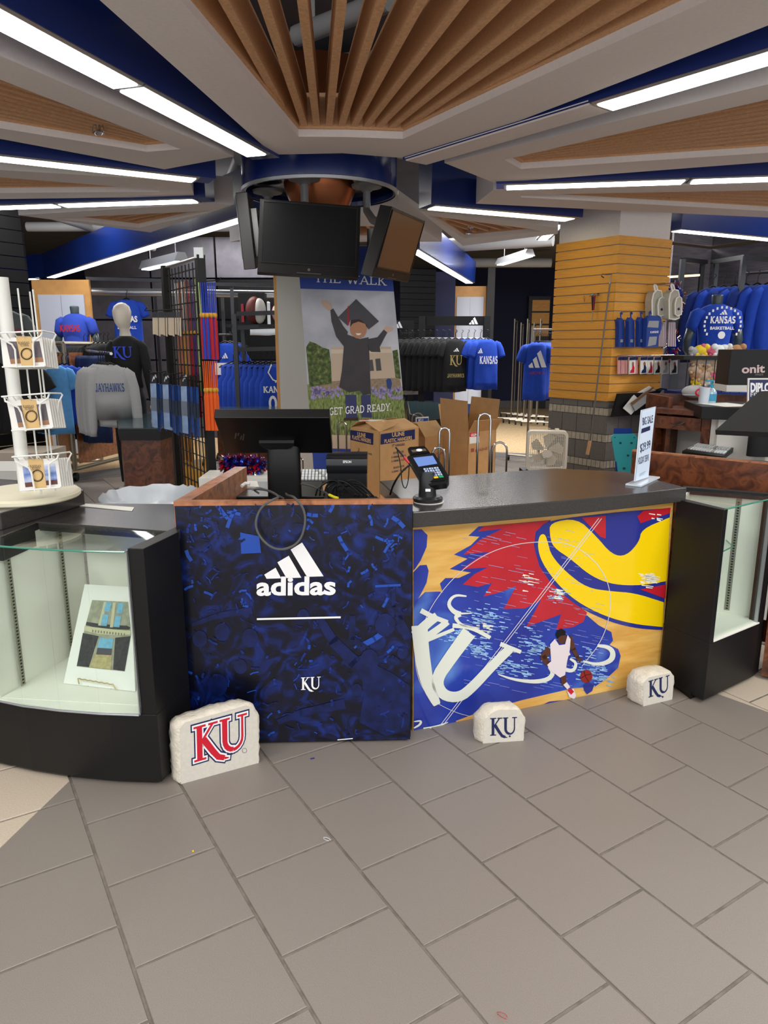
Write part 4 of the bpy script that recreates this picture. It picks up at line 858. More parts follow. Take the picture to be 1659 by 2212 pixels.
def c7(x, y): return (820+.1808*x, 860+.1808*y)
def tp(pts, l=0): return [pt(*c7(x, y), l) for x, y in pts]
MB().extr(tp([(330, 705), (345, 690), (640, 655), (662, 668), (828, 930), (826, 975), (800, 1020), (610, 1045), (585, 1030), (480, 960)]), -pt.n*.035).build('terminal_body', mat('terminal_black', (24, 25, 28), .35), t, bevel=.003)
MB().extr(tp([(338, 610), (360, 592), (530, 580), (548, 590), (600, 655), (370, 684)], .004), -pt.n*.02).build('contactless_reader', 'blackp', t, bevel=.002)
b = MB(); b.flat(tp([(375, 630), (545, 612), (565, 640), (395, 660)], .006)); b.build('reader_window', mat('smoked_window', (96, 84, 70), .2), t)
b = MB(); b.flat(tp([(475+38*math.cos(k*.5), 632+16*math.sin(k*.5)) for k in range(12)], .0068)); b.build('contactless_symbol', 'wink', t)
b = MB(); b.flat(tp([(402, 716), (636, 690), (690, 786), (466, 822)], .002)); b.build('lit_screen', mat('lit_blue_screen', (92, 116, 170), .2, emit=((98, 124, 184), .5)), t)
MB().extr(tp([(495, 838), (715, 812), (800, 968), (780, 990), (590, 1010)], .006), -pt.n*.006).build('keypad_frame', 'blackp', t)
f = lambda u, v: ((515+(700-515)*u)*(1-v)+(590+(775-590)*u)*v, (852+(832-852)*u)*(1-v)+(985+(962-985)*u)*v)
for r in range(5):
    for k in range(3):
        mm = 'whitew' if r < 4 else (mat('key_red', (214, 60, 70), .4), mat('key_yellow', (232, 196, 50), .4), mat('key_green', (40, 160, 96), .4))[k]
        u0, u1, v0, v1 = k/3+.03, (k+1)/3-.03, r/5+.03, (r+1)/5-.03
        MB().slab(tp([f(u0, v1), f(u1, v1), f(u1, v0), f(u0, v0)], .0065), pt.n*.003).build('key', mat('key_blue_white', (176, 192, 220), .4) if r < 4 else mm, t)
b = MB()
for r in range(4):
    for k in range(3): pt.text(b, '123456789*0#'[r*3+k], c7(*f(k/3+.13, (r+.8)/5)), c7(*f(k/3+.2, (r+.8)/5)), 2.8, bold=.02, lift=.0102)
b.build('key_digits', 'navy', t, kind='stuff')
b = MB(); b.flat([P(919, 1056, bp.y-.036), P(930, 1056, bp.y-.036), P(930, 1062, bp.y-.036), P(919, 1062, bp.y-.036)]); b.build('white_sticker', 'wink', t)
ty = bp.y+.0
t2 = thing('stylus', tuple(P(870, 985, ty)), 'black stylus with a red band clipped beside the payment terminal', 'stylus')
MB().tube([P(854.5, 966, ty), P(872, 986, ty)], .0035, 8).build('stylus_shaft', 'blackp', t2, smooth=True); MB().tube([P(872, 986, ty), P(883, 1000, ty)], .0048, 8).build('red_band', 'red', t2, smooth=True)
MB().tube([P(883, 1000, ty), P(888, 1006, ty)], .004, 8).build('stylus_holder', 'blackp', t2, smooth=True)
cable([P(885, 1004, ty), P(868, 1018, ty), P(850, 1045, ty), P(843, 1068, Z(843, 1070, .94).y)], .004, 'blackp', 'black cord running down from the terminal to the counter')
cable([P(858, 972, ty), P(866, 1005, ty), P(868, 1045, ty), P(876, 1058, ty), P(882, 1040, ty), P(884, 1005, ty)], .0022, 'blackp', 'thin black tether hanging from the stylus')
# acrylic price sign
s0, s1 = Z(1370, 1046, .948), Z(1405, 1030, .948); psn = vplane(s0, s1); sd = (s1-s0).normalized(); sn = psn.n
t = thing('price_sign', tuple((s0+s1)/2), 'tilted clear acrylic sign holder with $29.99 sale notice on the counter', 'sign')
q = [psn(1371, 1040), psn(1399, 1030), psn(1417, 878), psn(1386, 886)]
MB().slab(q, -sn*.004).build('acrylic_holder', mat('acrylic_clear', (214, 224, 234), .1, spec=.8), t)
def sg(x, y): return (1350+.1863*x, 860+.1863*y)
def sp(name, m, polys, l=.001):
    b = MB()
    for p_ in polys: b.flat([psn(*sg(x, y), l) for x, y in p_])
    b.build(name, m, t)
sp('notice_sheet', mat('pale_blue_paper', (208, 222, 240), .6), [[(196, 155), (352, 105), (270, 915), (120, 965)]])
sp('notice_band', 'navy', [[(190, 355), (290, 320), (287, 370), (182, 410)]], .0018)
for txt, a, c_, h_, w_ in (('BIG SALE', (200, 315), (320, 280), 88, .0), ('$29.99', (172, 628), (290, 575), 95, .0), ('HOLIDAY CREWS', (150, 770), (272, 722), 78, .0)):
    b = MB(); psn.text(b, txt, sg(*a), sg(*c_), h_*.1863, bold=w_, lift=.0022); b.build('notice_lettering', 'navy', t)
sp('notice_small_print', 'navy', [[(165, 882), (232, 848), (232, 852), (165, 886)], [(160, 902), (222, 870), (222, 873), (160, 905)]], .0022)
MB().slab([s0-sd*.012-sn*-.035, s1+sd*.03-sn*-.035, s1+sd*.03-sn*.035, s0-sd*.012-sn*.035], (0, 0, -.007)).build('acrylic_foot', MATS['acrylic_clear'], t)
# ------------------------------------------------------------------ right-hand work desk behind the case
w0, w1 = Z(1366, 972, 1.0), Z(1659, 1000, 1.0); wd_ = (w1-w0).xy.normalized(); wn_ = Vector((-wd_.y, wd_.x)); wn_ = wn_ if wn_.y > 0 else -wn_
wdk = thing('work_desk', (w0.x+.4, w0.y, 0), 'copper mottled work desk with low wall behind the right display case', 'desk')
e_ = w1.xy+wd_*.3
MB().prism([tuple(w0.xy), tuple(e_), tuple(e_+wn_*.03), tuple(w0.xy+wn_*.03)], .1, .992).build('low_wall', 'burl', wdk)
MB().prism([tuple(w0.xy-wd_*.003), tuple(e_), tuple(e_+wn_*.035), tuple(w0.xy+wn_*.035-wd_*.003)], .992, 1.0).build('cap_rail', 'burlt', wdk)
MB().prism([tuple(w0.xy+wn_*.035+wd_*.15), tuple(e_+wn_*.035), tuple(e_+wn_*.75), tuple(w0.xy+wn_*.6+wd_*.25)], .885, .915).build('desk_top', mat('dark_grey_top', (70, 72, 76), .35), wdk)
wsz = .915
keyboard('keyboard', [tuple(Z(1473, 978, wsz+.01).xy), tuple(Z(1562, 991, wsz+.01).xy), tuple(Z(1606, 958, wsz+.01).xy), tuple(Z(1545, 950, wsz+.01).xy)], wsz, .045, 5, 14, 'black keyboard with pale keys on the right work desk')
t = thing('register_monitor', tuple(Z(1640, 992, wsz)), 'large black register screen leaning at the right edge', 'monitor')
mx_ = Z(1640, 985, wsz); MB().lathe([(.001, wsz), (.075, wsz), (.075, wsz+.22), (.06, wsz+.3), (.001, wsz+.31)], (mx_.x, mx_.y, 0), 28, sx=1, sy=.6).build('stand_column', mat('matte_black_plastic', (14, 14, 15), .75), t, smooth=True)
MB().slab([P(1546, 939, 3.65), P(1641, 855, 3.75), P(1770, 850, 3.35), P(1668, 945, 3.25)], Vector((.0, .01, .022))).build('screen_housing', mat('matte_black_plastic', (14, 14, 15), .75), t)
a0, a1, a2, a3 = P(1542, 936, 3.7), P(1640, 850, 3.72), P(1720, 835, 3.2), P(1570, 945, 3.35)
# drawer cabinet
t = thing('drawer_cabinet', tuple(P(1470, 1000, 4.7)[:2])+(0,), 'copper mottled drawer cabinet with silver handle beyond the right desk', 'cabinet')
Yc = 4.75; k0, k1 = P(1412, 885, Yc), P(1517, 903, Yc-.25)
cl_, cr_ = Vector((k0.x, Yc)), Vector((k1.x, Yc-.25)); cdv = (cr_-cl_).normalized(); cbk = Vector((-cdv.y, cdv.x))
ztop = P(1412, 882, Yc).z; cpl = vplane(cl_, cr_)
MB().prism([tuple(cl_-cdv*.02), tuple(cr_+cdv*.06), tuple(cr_+cdv*.06+cbk*.34), tuple(cl_-cdv*.02+cbk*.34)], ztop-.03, ztop).build('cabinet_top', 'burl', t)
MB().prism([tuple(cr_), tuple(cr_+cdv*.055), tuple(cr_+cdv*.055+cbk*.32), tuple(cr_+cbk*.32)], 0, ztop-.03).build('side_panel', 'burl', t)
MB().prism([tuple(cl_), tuple(cl_+cdv*.02), tuple(cl_+cdv*.02+cbk*.32), tuple(cl_+cbk*.32)], 0, ztop-.03).build('side_panel', 'burl', t)
zb_ = P(1412, 923, Yc).z
dr = MB().prism([tuple(cl_+cdv*.005), tuple(cr_-cdv*.005), tuple(cr_-cdv*.005+cbk*.31), tuple(cl_+cdv*.005+cbk*.31)], zb_, ztop-.045).build('drawer', 'burl', t)
hp = [cpl(1452, 914, .012), cpl(1458, 917, .02), cpl(1474, 916.5, .02), cpl(1480, 913, .012)]
MB().tube(hp, .004, 6).build('handle', 'chrome', dr, smooth=True, label='silver bow handle')
MB().prism([tuple(cl_+cbk*.31), tuple(cr_+cbk*.31), tuple(cr_+cbk*.32), tuple(cl_+cbk*.32)], 0, zb_).build('inner_back', 'white', t)
MB().prism([tuple(cl_+cbk*.1), tuple(cr_+cbk*.1), tuple(cr_+cbk*.32), tuple(cl_+cbk*.32)], .3, .32).build('inner_shelf', 'white', t)
MB().prism([tuple(cr_+cdv*.06), tuple(cr_+cdv*.14), tuple(cr_+cdv*.14+cbk*.02), tuple(cr_+cdv*.06+cbk*.02)], 0, ztop-.02).build('white_side', 'white', t)
# hutch wall behind cabinet
h0, h1 = P(1404, 850, 5.15), P(1600, 862, 4.9)
t = thing('back_hutch', (h0.x+.3, 5.1, 0), 'copper mottled low back wall with a dark cable hole', 'panel'); zt = h0.z
MB().prism([(h0.x, 5.15), (h1.x+.5, 4.85), (h1.x+.5, 4.89), (h0.x, 5.19)], 0, zt).build('back_wall', 'burl', t)
MB().prism([(h0.x-.02, 4.75), (h0.x+.01, 4.75), (h0.x+.01, 5.16), (h0.x-.02, 5.16)], 0, zt).build('side_wall', 'burl', t)
MB().box((P(1443, 866, 5.13).x, 5.125, P(1443, 866, 5.13).z), (.03, .01, .04)).build('cable_hole', 'darkm', t)
# black raised top with clipboard, sanitizer, scissors
ta, tb, tc_, td = Z(1516, 877, 1.04), Z(1620, 905, 1.04), Z(1700, 880, 1.04), Z(1560, 872, 1.04)
ys = 4.35
ta, tb = P(1516, 878, ys), P(1592, 892, ys-.15)
t = thing('side_counter', (ta.x+.3, ys, 0), 'small black topped side counter holding papers and hand sanitizer', 'counter')
MB().prism([(ta.x, ys), (ta.x+.75, ys-.35), (ta.x+.85, ys+.25), (ta.x+.1, ys+.5)], ta.z-.075, ta.z).build('counter_top', 'black', t, bevel=.003)
MB().prism([(ta.x+.12, ys+.02), (ta.x+.6, ys-.2), (ta.x+.7, ys+.2), (ta.x+.2, ys+.4)], 0, ta.z-.075).build('counter_body', 'white', t)
zt = ta.z
def atop(x, y, z): return Z(x, y, z)
for i, (x, y, a_, lab) in enumerate(((1548, 875, .2, 'loose white paper on the side counter'), (1580, 880, -.3, 'second white sheet partly under the clipboard'))):
    p = Vector((ta.x+.2+i*.2, ys+.12-i*.1)); solo(MB().box((p.x, p.y, zt+.001+i*.0012), (.216, .28, .001), a_), 'paper_sheet', 'white', lab, 'paper')
t = thing('clipboard', (ta.x+.48, ys+.02, zt+.004), 'brown clipboard with steel clip on the side counter', 'clipboard'); MB().box((ta.x+.48, ys+.0, zt+.006), (.23, .32, .003), .5).build('board', mat('hardboard', (120, 84, 52), .6), t); MB().box((ta.x+.52, ys+.1, zt+.014), (.1, .03, .012), .5).build('clip', 'chrome', t)
p = P(1533, 868, 4.62); zt2 = zt
t = thing('sanitizer_bottle', (p.x, 4.62, zt2), 'clear pump bottle of hand sanitizer with blue label', 'bottle')
hz = P(1533, 838, 4.62).z-zt2
MB().lathe([(.001, zt2), (.036, zt2), (.037, zt2+hz*.7), (.03, zt2+hz*.85), (.014, zt2+hz), (.001, zt2+hz)], (p.x, 4.62, 0), 20).build('bottle_body', mat('clear_gel', (168, 200, 212), .15, spec=.8), t, smooth=True)
MB().lathe([(.0375, zt2+hz*.15), (.0378, zt2+hz*.62), ], (p.x, 4.62, 0), 20, cap=False).build('bottle_label', mat('aqua_label', (60, 150, 190), .5), t, smooth=True)
MB().lathe([(.015, zt2+hz), (.016, zt2+hz+.02), (.006, zt2+hz+.022), (.006, zt2+hz+.045), (.001, zt2+hz+.046)], (p.x, 4.62, 0), 14).build('pump', mat('teal_pump', (40, 150, 176), .4), t, smooth=True); MB().box((p.x-.012, 4.62, zt2+hz+.045), (.05, .014, .01)).build('nozzle', MATS['teal_pump'], t)
p = P(1519, 873, 4.6); t = thing('pen_cup', (p.x, 4.6, zt2), 'clear cup holding scissors on the side counter', 'cup'); MB().lathe([(.001, zt2), (.03, zt2), (.035, zt2+.1), (.032, zt2+.1), (.028, zt2+.005)], (p.x, 4.6, 0), 18).build('cup', 'poly', t, smooth=True)
t = thing('scissors', (p.x, 4.6, zt2+.01), 'red handled scissors standing in the clear cup', 'scissors'); pz = P(1519, 846, 4.6)
MB().tube([Vector((p.x, 4.6, zt2+.01)), Vector((p.x+.005, 4.6, pz.z-.02))], .005, 6).build('blades', 'chrome', t)
for s_ in (-1, 1): MB().tube([Vector((pz.x+s_*.024+.022*math.cos(k*.6), 4.6, pz.z+.005*s_+.02*math.sin(k*.6))) for k in range(10)], .006, 6, closed=True).build('handle', 'red', t, smooth=True)
# diploma sign, black carton
ds = Plane(P(1616, 880, 3.95), (-.12, -1, 0)); t = thing('diploma_sign', tuple(ds(1630, 905)), 'blue and white framed diploma sign cut by the right edge', 'sign')
MB().slab([ds(1614, 905), ds(1700, 905), ds(1700, 817), ds(1616, 817)], -ds.n*.012).build('sign_frame', 'white', t)
b = MB(); ds.poly(b, [(1617, 902), (1700, 902), (1700, 820), (1619, 820)], .001); b.build('sign_face', 'navy', t)
b = MB(); ds.text(b, 'DIPLOMA', (1621, 846), (1687, 846), 18, bold=.05); b.build('sign_title', 'wink', t); b = MB(); ds.text(b, 'FRAMES', (1621, 857), (1676, 859), 9, bold=.0); b.build('sign_subtitle', 'wink', t)
ob = Plane(P(1576, 760, 4.9), (-.1, -1, 0)); t = thing('black_carton', tuple(ob(1610, 832)), 'black carton with onit lettering standing on the hutch', 'box')
MB().slab([ob(1571, 832), ob(1690, 832), ob(1690, 755), ob(1580, 755)], -ob.n*.25).build('carton_body', 'blackp', t, bevel=.003)
MB().slab([ob(1569, 846), ob(1690, 848), ob(1690, 832), ob(1570, 832)], -ob.n*.27).build('carton_base', 'white', t)
b = MB(); ob.text(b, 'onit', (1602, 806), (1652, 804), 17, bold=.03); b.build('carton_lettering', mat('pale_pink_ink', (226, 196, 196), .5), t); b = MB(); ob.text(b, 'ATHLETE', (1631, 811), (1648, 811), 3.6); b.build('carton_small_lettering', 'dull_silver' if False else MATS['dull_silver'], t)
# turquoise perforated panels beside the column base
for (pts, Y, m, lab) in (([(1327, 927), (1330, 945), (1332, 1035), (1365, 1030), (1365, 925)], 5.5, mat('blue_plastic', (16, 60, 150), .5), 'dark blue plastic board behind the turquoise one'), ([(1321, 943), (1326, 938), (1371, 937), (1377, 945), (1373, 975), (1364, 1022), (1358, 1025), (1336, 1022), (1333, 998), (1330, 996)], 5.35, 'turq', 'turquoise plastic board with round holes leaning by the column base')):
    pp = Plane(P(1340, 980, Y), (0, -1, .06)); lowz = pp(1350, 1025).z
    b = MB(); outl = [pp(x, y) for x, y in pts]
    if m != 'turq': outl = [pp(1327, 925), pp(1327, 945), pp(1332, 1035), pp(1332, 1300), pp(1365, 1300), pp(1365, 925)]
    else: outl = outl[:6]+[pp(1364, 1022), pp(1368, 1290), pp(1338, 1290), pp(1336, 1022), pp(1333, 998), pp(1330, 996)]
    t = thing('plastic_board', tuple(pp(1350, 1290)), lab, 'board'); b.extr(outl, -pp.n*.015); b.build('board_sheet', m, t)
    if m == 'turq':
        for (x, y, r) in ((1340, 957, 3), (1364, 957, 3), (1356.5, 984, 3), (1348, 1012, 3.4), (1328, 945, 1.6), (1370, 945, 1.6)):
            b = MB(); b.flat([pp(x+r*math.cos(k*.6), y+r*.85*math.sin(k*.6), .001) for k in range(11)]); b.build('round_hole', mat('deep_turquoise', (22, 88, 96), .6), t)
# ================================================================== maple slatwall column
c0, cL, cR = Vector((1.947, 6.30)), Vector((1.556, 6.86)), Vector((2.496, 6.58))
cBk = cL+(cR-c0)
col = bpy.data.objects.new('column', None); COL.objects.link(col); col['kind'] = 'structure'; col.location = (*((cL+cR)/2), 0)
ctr_ = (cL+cR)/2
def shr(p, k): return tuple(p+(ctr_-p)*k)
MB().prism([shr(p, .07) for p in (c0, cR, cBk, cL)], 0, 1.07).build('base_core', 'grout', col)
MB().prism([shr(p, .034) for p in (c0, cR, cBk, cL)], 1.07, 2.43).build('column_core', 'groove', col)
MB().prism([shr(p, .05) for p in (c0, cR, cBk, cL)], 2.43, 3.4).build('column_head', 'soffit', col)
PZ = .0762
for (A, B, nm) in ((cL, c0, 'l'), (c0, cR, 'r')):
    d = (B-A).normalized(); n = Vector((d.y, -d.x)); L = (B-A).length
    m0 = None
    for k in range(18):
        z1 = 2.44-k*PZ; z0 = z1-PZ+.009
        if m0 is None:
            m0 = MB().prism([tuple(-d*L/2-n*.022), tuple(d*L/2-n*.022), tuple(d*L/2), tuple(-d*L/2)], 0, PZ-.009).build('plank', 'maple', col); mm_ = m0.data
            # origin at own base
            for v in mm_.vertices: v.co += Vector((*ctr_, 0))
            o = m0
        else:
            o = bpy.data.objects.new('plank', mm_); COL.objects.link(o); o.parent = col
        c = (A+B)/2-ctr_; o.location = (c.x, c.y, z0)
    zc = 1.075; i = 0; rows = [(.06, 0), (.068, 1), (.165, 0), (.068, 1), (.165, 0), (.068, 1), (.165, 0), (.165, 0), (.15, 0)]
    for h_, kind_ in rows:
        nn_ = 4 if kind_ == 0 else 14
        if kind_: 
            b = MB()
            for k in range(nn_):
                a_ = A+d*(L*k/nn_+.003)-n*.012; b_ = A+d*(L*(k+1)/nn_-.003)-n*.012; b.hexa([(*a_, zc-h_+.003), (*b_, zc-h_+.003), (*(b_-n*.01), zc-h_+.003), (*(a_-n*.01), zc-h_+.003), (*a_, zc-.003), (*b_, zc-.003), (*(b_-n*.01), zc-.003), (*(a_-n*.01), zc-.003)])
            b.build('mosaic_band', 'stonel', col, kind='stuff')
        else:
            for k in range(nn_):
                a_ = A+d*(L*k/nn_+.003)-n*.012; b_ = A+d*(L*(k+1)/nn_-.003)-n*.012
                MB().hexa([(*a_, zc-h_+.003), (*b_, zc-h_+.003), (*(b_-n*.01), zc-h_+.003), (*(a_-n*.01), zc-h_+.003), (*a_, zc-.003), (*b_, zc-.003), (*(b_-n*.01), zc-.003), (*(a_-n*.01), zc-.003)]).build('tile', 'stonet', col)
        zc -= h_
fL, fR = vplane(cL, c0), vplane(c0, cR)
# hanging things on the column
def hook_peg(pln, x, y, L, label):
    a = pln(x, y, 0); return solo(MB().tube([a, a+pln.n*L, a+pln.n*L+Vector((0, 0, .02))], .004, 6), 'display_hook', 'steel', label, 'hook')
def cb_(x, y): return (1270+.1266*x, 580+.1266*y)
for i, (x, y, lab) in enumerate(((1018, 640, 'clear backpack at left of the pair on the column'), (1180, 640, 'clear backpack at right of the pair on the column'))):
    lift = .10+.08*i; g = lambda px, py, l=0: fR(*cb_(px, py), lift+l)
    t = thing('clear_backpack', tuple(g(x, 880)), lab, 'backpack', 'clear backpacks on the maple column')
    body = [(x-80, 870), (x-85, 560), (x-60, 440), (x, 385), (x+70, 400), (x+85, 470), (x+95, 600), (x+85, 860), (x+20, 885)]
    MB().extr([g(*p) for p in body], -fR.n*.07).build('bag_body', mat('clear_vinyl', (176, 172, 158), .25, spec=.7), t, bevel=.004)
    pts = [g(*p, .004) for p in body]; MB().tube(pts, .006, 6, closed=True).build('piping', 'white', t, smooth=True)
    pk = [(x-10, 800), (x-15, 640), (x+10, 530), (x+60, 500), (x+95, 530), (x+105, 640), (x+92, 800), (x+30, 826)]
    MB().extr([g(*p, .022) for p in pk], -fR.n*.02).build('front_pocket', MATS['clear_vinyl'], t); MB().tube([g(*p, .024) for p in pk], .005, 6, closed=True).build('pocket_piping', 'white', t, smooth=True)
    MB().tube([g(x-25, 400), g(x-30, 310, -.01), g(x-10, 280, -.02), g(x+10, 310, -.01), g(x+15, 395)], .008, 6).build('hang_loop', 'white', t, smooth=True)
    b = MB(); b.flat([g(px, py, .024) for px, py in ((x+25, 700), (x+60, 680), (x+72, 720), (x+40, 735))]); b.build('badge_print', 'navy', t)
    hook_peg(fR, *cb_(x-10, 275), .2, 'hook carrying the %s clear backpack' % ('left' if i == 0 else 'right'))
for i in range(4):
    x = 500+i*95 if i < 3 else 815; lift = .05+.05*i; g = lambda px, py, l=0: fR(*cb_(px, py), lift+l)
    t = thing('blue_clear_bag', tuple(g(x, 1345)), ['leftmost blue trimmed clear bag on the column', 'second blue trimmed clear bag on the column', 'third blue trimmed clear bag on the column', 'front blue trimmed clear bag with KANSAS pocket'][i], 'bag', 'blue trimmed clear bags on the column')
    hw = 45 if i < 3 else 125; yo = 60-i*18
    body = [(x-hw, 1340), (x-hw+5, 1060), (x-hw*.9, 860+yo*.3), (x-hw*.4, 820), (x+hw*.7, 830), (x+hw, 880), (x+hw, 1040), (x+hw*.6, 1200), (x+hw*.55, 1330)] if i == 3 else [(x-hw, 1335), (x-hw+8, 1000), (x-hw, 900), (x-10, 830+yo*.2), (x+hw, 900), (x+hw, 1335)]
    MB().extr([g(*p) for p in body], -fR.n*.04).build('bag_body', mat('blue_webbing', (24, 58, 140), .5), t, bevel=.003)
    b = MB()
    if i == 3:
        for q in ([(705, 1010), (730, 905), (900, 905), (890, 1020)], [(712, 1330), (740, 1170), (870, 1165), (850, 1300)]): b.flat([g(*p, .002) for p in q])
    else: b.flat([g(px, py, .002) for px, py in ((x-25, 1260), (x-22, 1210), (x+25, 1210), (x+22, 1262))])
    b.build('clear_window', mat('hazy_vinyl', (150, 152, 158), .3), t)
    MB().tube([g(x-12 if i < 3 else 735, 840), g(x-18 if i < 3 else 738, 760), g(x if i < 3 else 755, 745), g(x+8 if i < 3 else 770, 790)], .006, 6).build('hang_loop', 'blue_webbing' if False else MATS['blue_webbing'], t, smooth=True)
    if i == 3: b = MB(); text_into(b, 'KANSAS', g(745, 1112, .006), g(885, 1104, .0)-g(745, 1112, 0), g(745, 1078)-g(745, 1112), fR.n, 'slab', w=.22, lift=.002); b.build('lettering', 'wink', t)
hook_peg(fR, *cb_(600, 742), .25, 'long hook carrying the blue trimmed bags')
for i, (x, w_) in enumerate(((1050, 55), (1150, 45), (1230, 35), (1330, 65))):
    lift = .05+.02*(i % 2); g = lambda px, py, l=0: fR(*cb_(px, py), lift+l)
    t = thing('striped_bib', tuple(g(x, 1330)), ['brown striped textile with white tag on the column', 'pale striped textile beside the tagged one', 'dark striped textile folded on the column', 'wide striped textile at the column edge'][i], 'textile', 'striped textiles on the column')
    b = MB(); n_ = 7
    for k in range(n_):
        b.cur = k % 2; x0_, x1_ = x-w_+2*w_*k/n_, x-w_+2*w_*(k+1)/n_; b.slab([g(x0_, 1330), g(x1_, 1330), g(x1_*.8+x*.2, 920), g(x0_*.8+x*.2, 920)], -fR.n*(.012+.006*(k % 2)))
    b.build('stripes', [mat('stripe_pale', (190, 176, 182), .9), mat('stripe_mauve', (118, 98, 110), .9)], t, kind='stuff')
    if i == 0: MB().slab([g(995, 1125, .01), g(1100, 1130, .01), g(1105, 945, .01), g(1000, 945, .01)], fR.n*.002).build('paper_tag', 'white', t)
mats_ = ['red', 'kblue', 'redf', 'blackf', 'greyf', 'blackf']
for i, (x, w_) in enumerate(((480, 28), (518, 28), (556, 28), (592, 26), (668, 52), (760, 30), (865, 58), (975, 48), (1100, 56), (1230, 56), (1380, 56))):
    card = i in (4, 6, 7, 8, 9, 10); g = lambda px, py, l=0: fR(*cb_(px, py), (.06 if card else .04)+l)
    t = thing('face_gaiter_pack', tuple(g(x, 1800)), 'carded neck gaiter pack number %s from the column corner, %s' % (['one', 'two', 'three', 'four', 'five', 'six', 'seven', 'eight', 'nine', 'ten', 'eleven'][i], 'showing a face photo' if card else 'seen nearly edge on'), 'packaged item', 'carded gaiter packs in a row on the column')
    MB().slab([g(x-w_, 1800), g(x+w_, 1790), g(x+w_+4, 1500), g(x-w_+4, 1510)], -fR.n*.01).build('backing_card', 'white' if card else mat('blister_pink', (214, 150, 146), .5), t)
    b = MB(); b.flat([g(px, py, .001) for px, py in ((x-w_, 1565), (x+w_, 1560), (x+w_+3, 1502), (x-w_+3, 1512))]); b.build('card_header', 'navy', t)
    if card:
        b = MB(); b.flat([g(x+10+w_*.35*math.cos(k*.55), 1625+38*math.sin(k*.55), .0012) for k in range(12)]); b.build('printed_face', mat('print_skin', (150, 96, 76), .6), t)
        b = MB(); b.flat([g(px, py, .0018) for px, py in ((x-w_*.8, 1780), (x+w_*.6, 1775), (x+w_*.7, 1690), (x+w_*.45, 1640), (x, 1650), (x-w_*.1, 1710), (x-w_*.6, 1740))]); b.build('printed_gaiter', ['red', 'navy', 'redf', 'blackp', 'pipe', 'blackp'][(4, 6, 7, 8, 9, 10).index(i)], t)
b = MB(); b.tube([fR(*cb_(460, 1495), .03), fR(*cb_(1420, 1475), .03)], .005, 6); solo(b, 'display_rail', 'chrome', 'thin rail carrying the gaiter packs', 'rail')
# file pocket with papers
g = lambda x, y, l=0: fR(1100+.2803*x, 420+.2803*y, l)
t = thing('wall_file', tuple(g(860, 1710)), 'black mesh wall file stuffed with clipboards low on the column', 'file holder')
MB().extr([g(775, 1530, .10), g(960, 1520, .14), g(1070, 1500, .16), g(960, 1690, .10), g(760, 1710, .05)], -fR.n*.02).build('file_pocket', 'darkm', t)
for i, (p_, m) in enumerate((([(800, 1640), (880, 1540), (1000, 1470), (1040, 1500), (960, 1580), (860, 1690)], 'white'), ([(850, 1600), (960, 1510), (1085, 1490), (1060, 1590), (960, 1600), (880, 1660)], 'greyf'), ([(830, 1600), (1000, 1478), (1010, 1484), (850, 1612)], 'hardboard'))):
    MB().extr([g(x, y, .12+.02*i) for x, y in p_], -fR.n*.006).build('clipboard_sheet', MATS[m] if m in MATS else m, t)
MB().tube([g(1010, 1500, .18), g(1040, 1490, .18), g(1090, 1495, .18)], .008, 6).build('clip', 'chrome', t, smooth=True)
# left face: keys, lanyard, hooks, long reaching pole
g = lambda x, y, l=0: fL(*cb_(x, y), l)
t = thing('hook_bar', tuple(g(150, 440)), 'small chrome hook bar on the left face of the maple column', 'hook'); MB().tube([g(65, 440, .015), g(235, 428, .015)], .005, 6).build('bar', 'chrome', t)
for x in (85, 145, 205): MB().tube([g(x, 440, .01), g(x, 470, .03), g(x+8, 480, .05)], .004, 6).build('hook', 'chrome', t, smooth=True)
MB().slab([g(75, 570, .01), g(108, 565, .01), g(105, 460, .01), g(78, 462, .01)], fL.n*.004).build('metal_plate', 'steel', t)
t = thing('lanyard', tuple(g(140, 880)), 'dark lanyard with red edge and clip hanging on the left column face', 'lanyard'); MB().slab([g(125, 715, .04), g(160, 715, .04), g(182, 470, .04), g(122, 470, .04)], fL.n*.006).build('strap', mat('dark_strap', (46, 22, 40), .8), t)
MB().slab([g(150, 715, .047), g(160, 715, .047), g(180, 470, .047), g(168, 470, .047)], fL.n*.002).build('red_edge', 'redf', t); MB().tube([g(140, 715, .04), g(132, 780, .04), g(112, 930, .04)], .004, 5).build('clip', 'chrome', t)
kx = lambda x, y, l=0: fL(1100+.2803*x, 420+.2803*y, l)
solo(MB().tube([kx(595, 775, .03), kx(596, 790, .03)], .002, 5).tube([kx(596+8*math.cos(k*.8), 797+8*math.sin(k*.8), .03) for k in range(8)], .002, 5, closed=True).tube([kx(597, 805, .03), kx(598, 828, .03)], .004, 5), 'key_ring', 'chrome', 'small key hanging left of the lanyard', 'keys')
t = thing('reaching_pole', tuple(kx(678, 1890, .1)), 'long thin grey reaching pole with wooden grip leaning on the column', 'pole')
pa, pb, pc_ = kx(800, 690, .04), kx(692, 1890, .12), kx(676, 1995, .13)
MB().tube([pa, pb], .007, 8).build('pole_shaft', mat('grey_pole', (112, 104, 96), .4, .5), t, smooth=True); MB().tube([pb, pc_], .016, 10).build('wooden_grip', 'oak', t, smooth=True)
MB().tube([pa, kx(805, 640, .04), kx(815, 618, .04), kx(780, 622, .05), kx(752, 618, .06), kx(746, 632, .06), kx(765, 645, .06)], .005, 6).build('pole_hook', 'chrome', t, smooth=True)
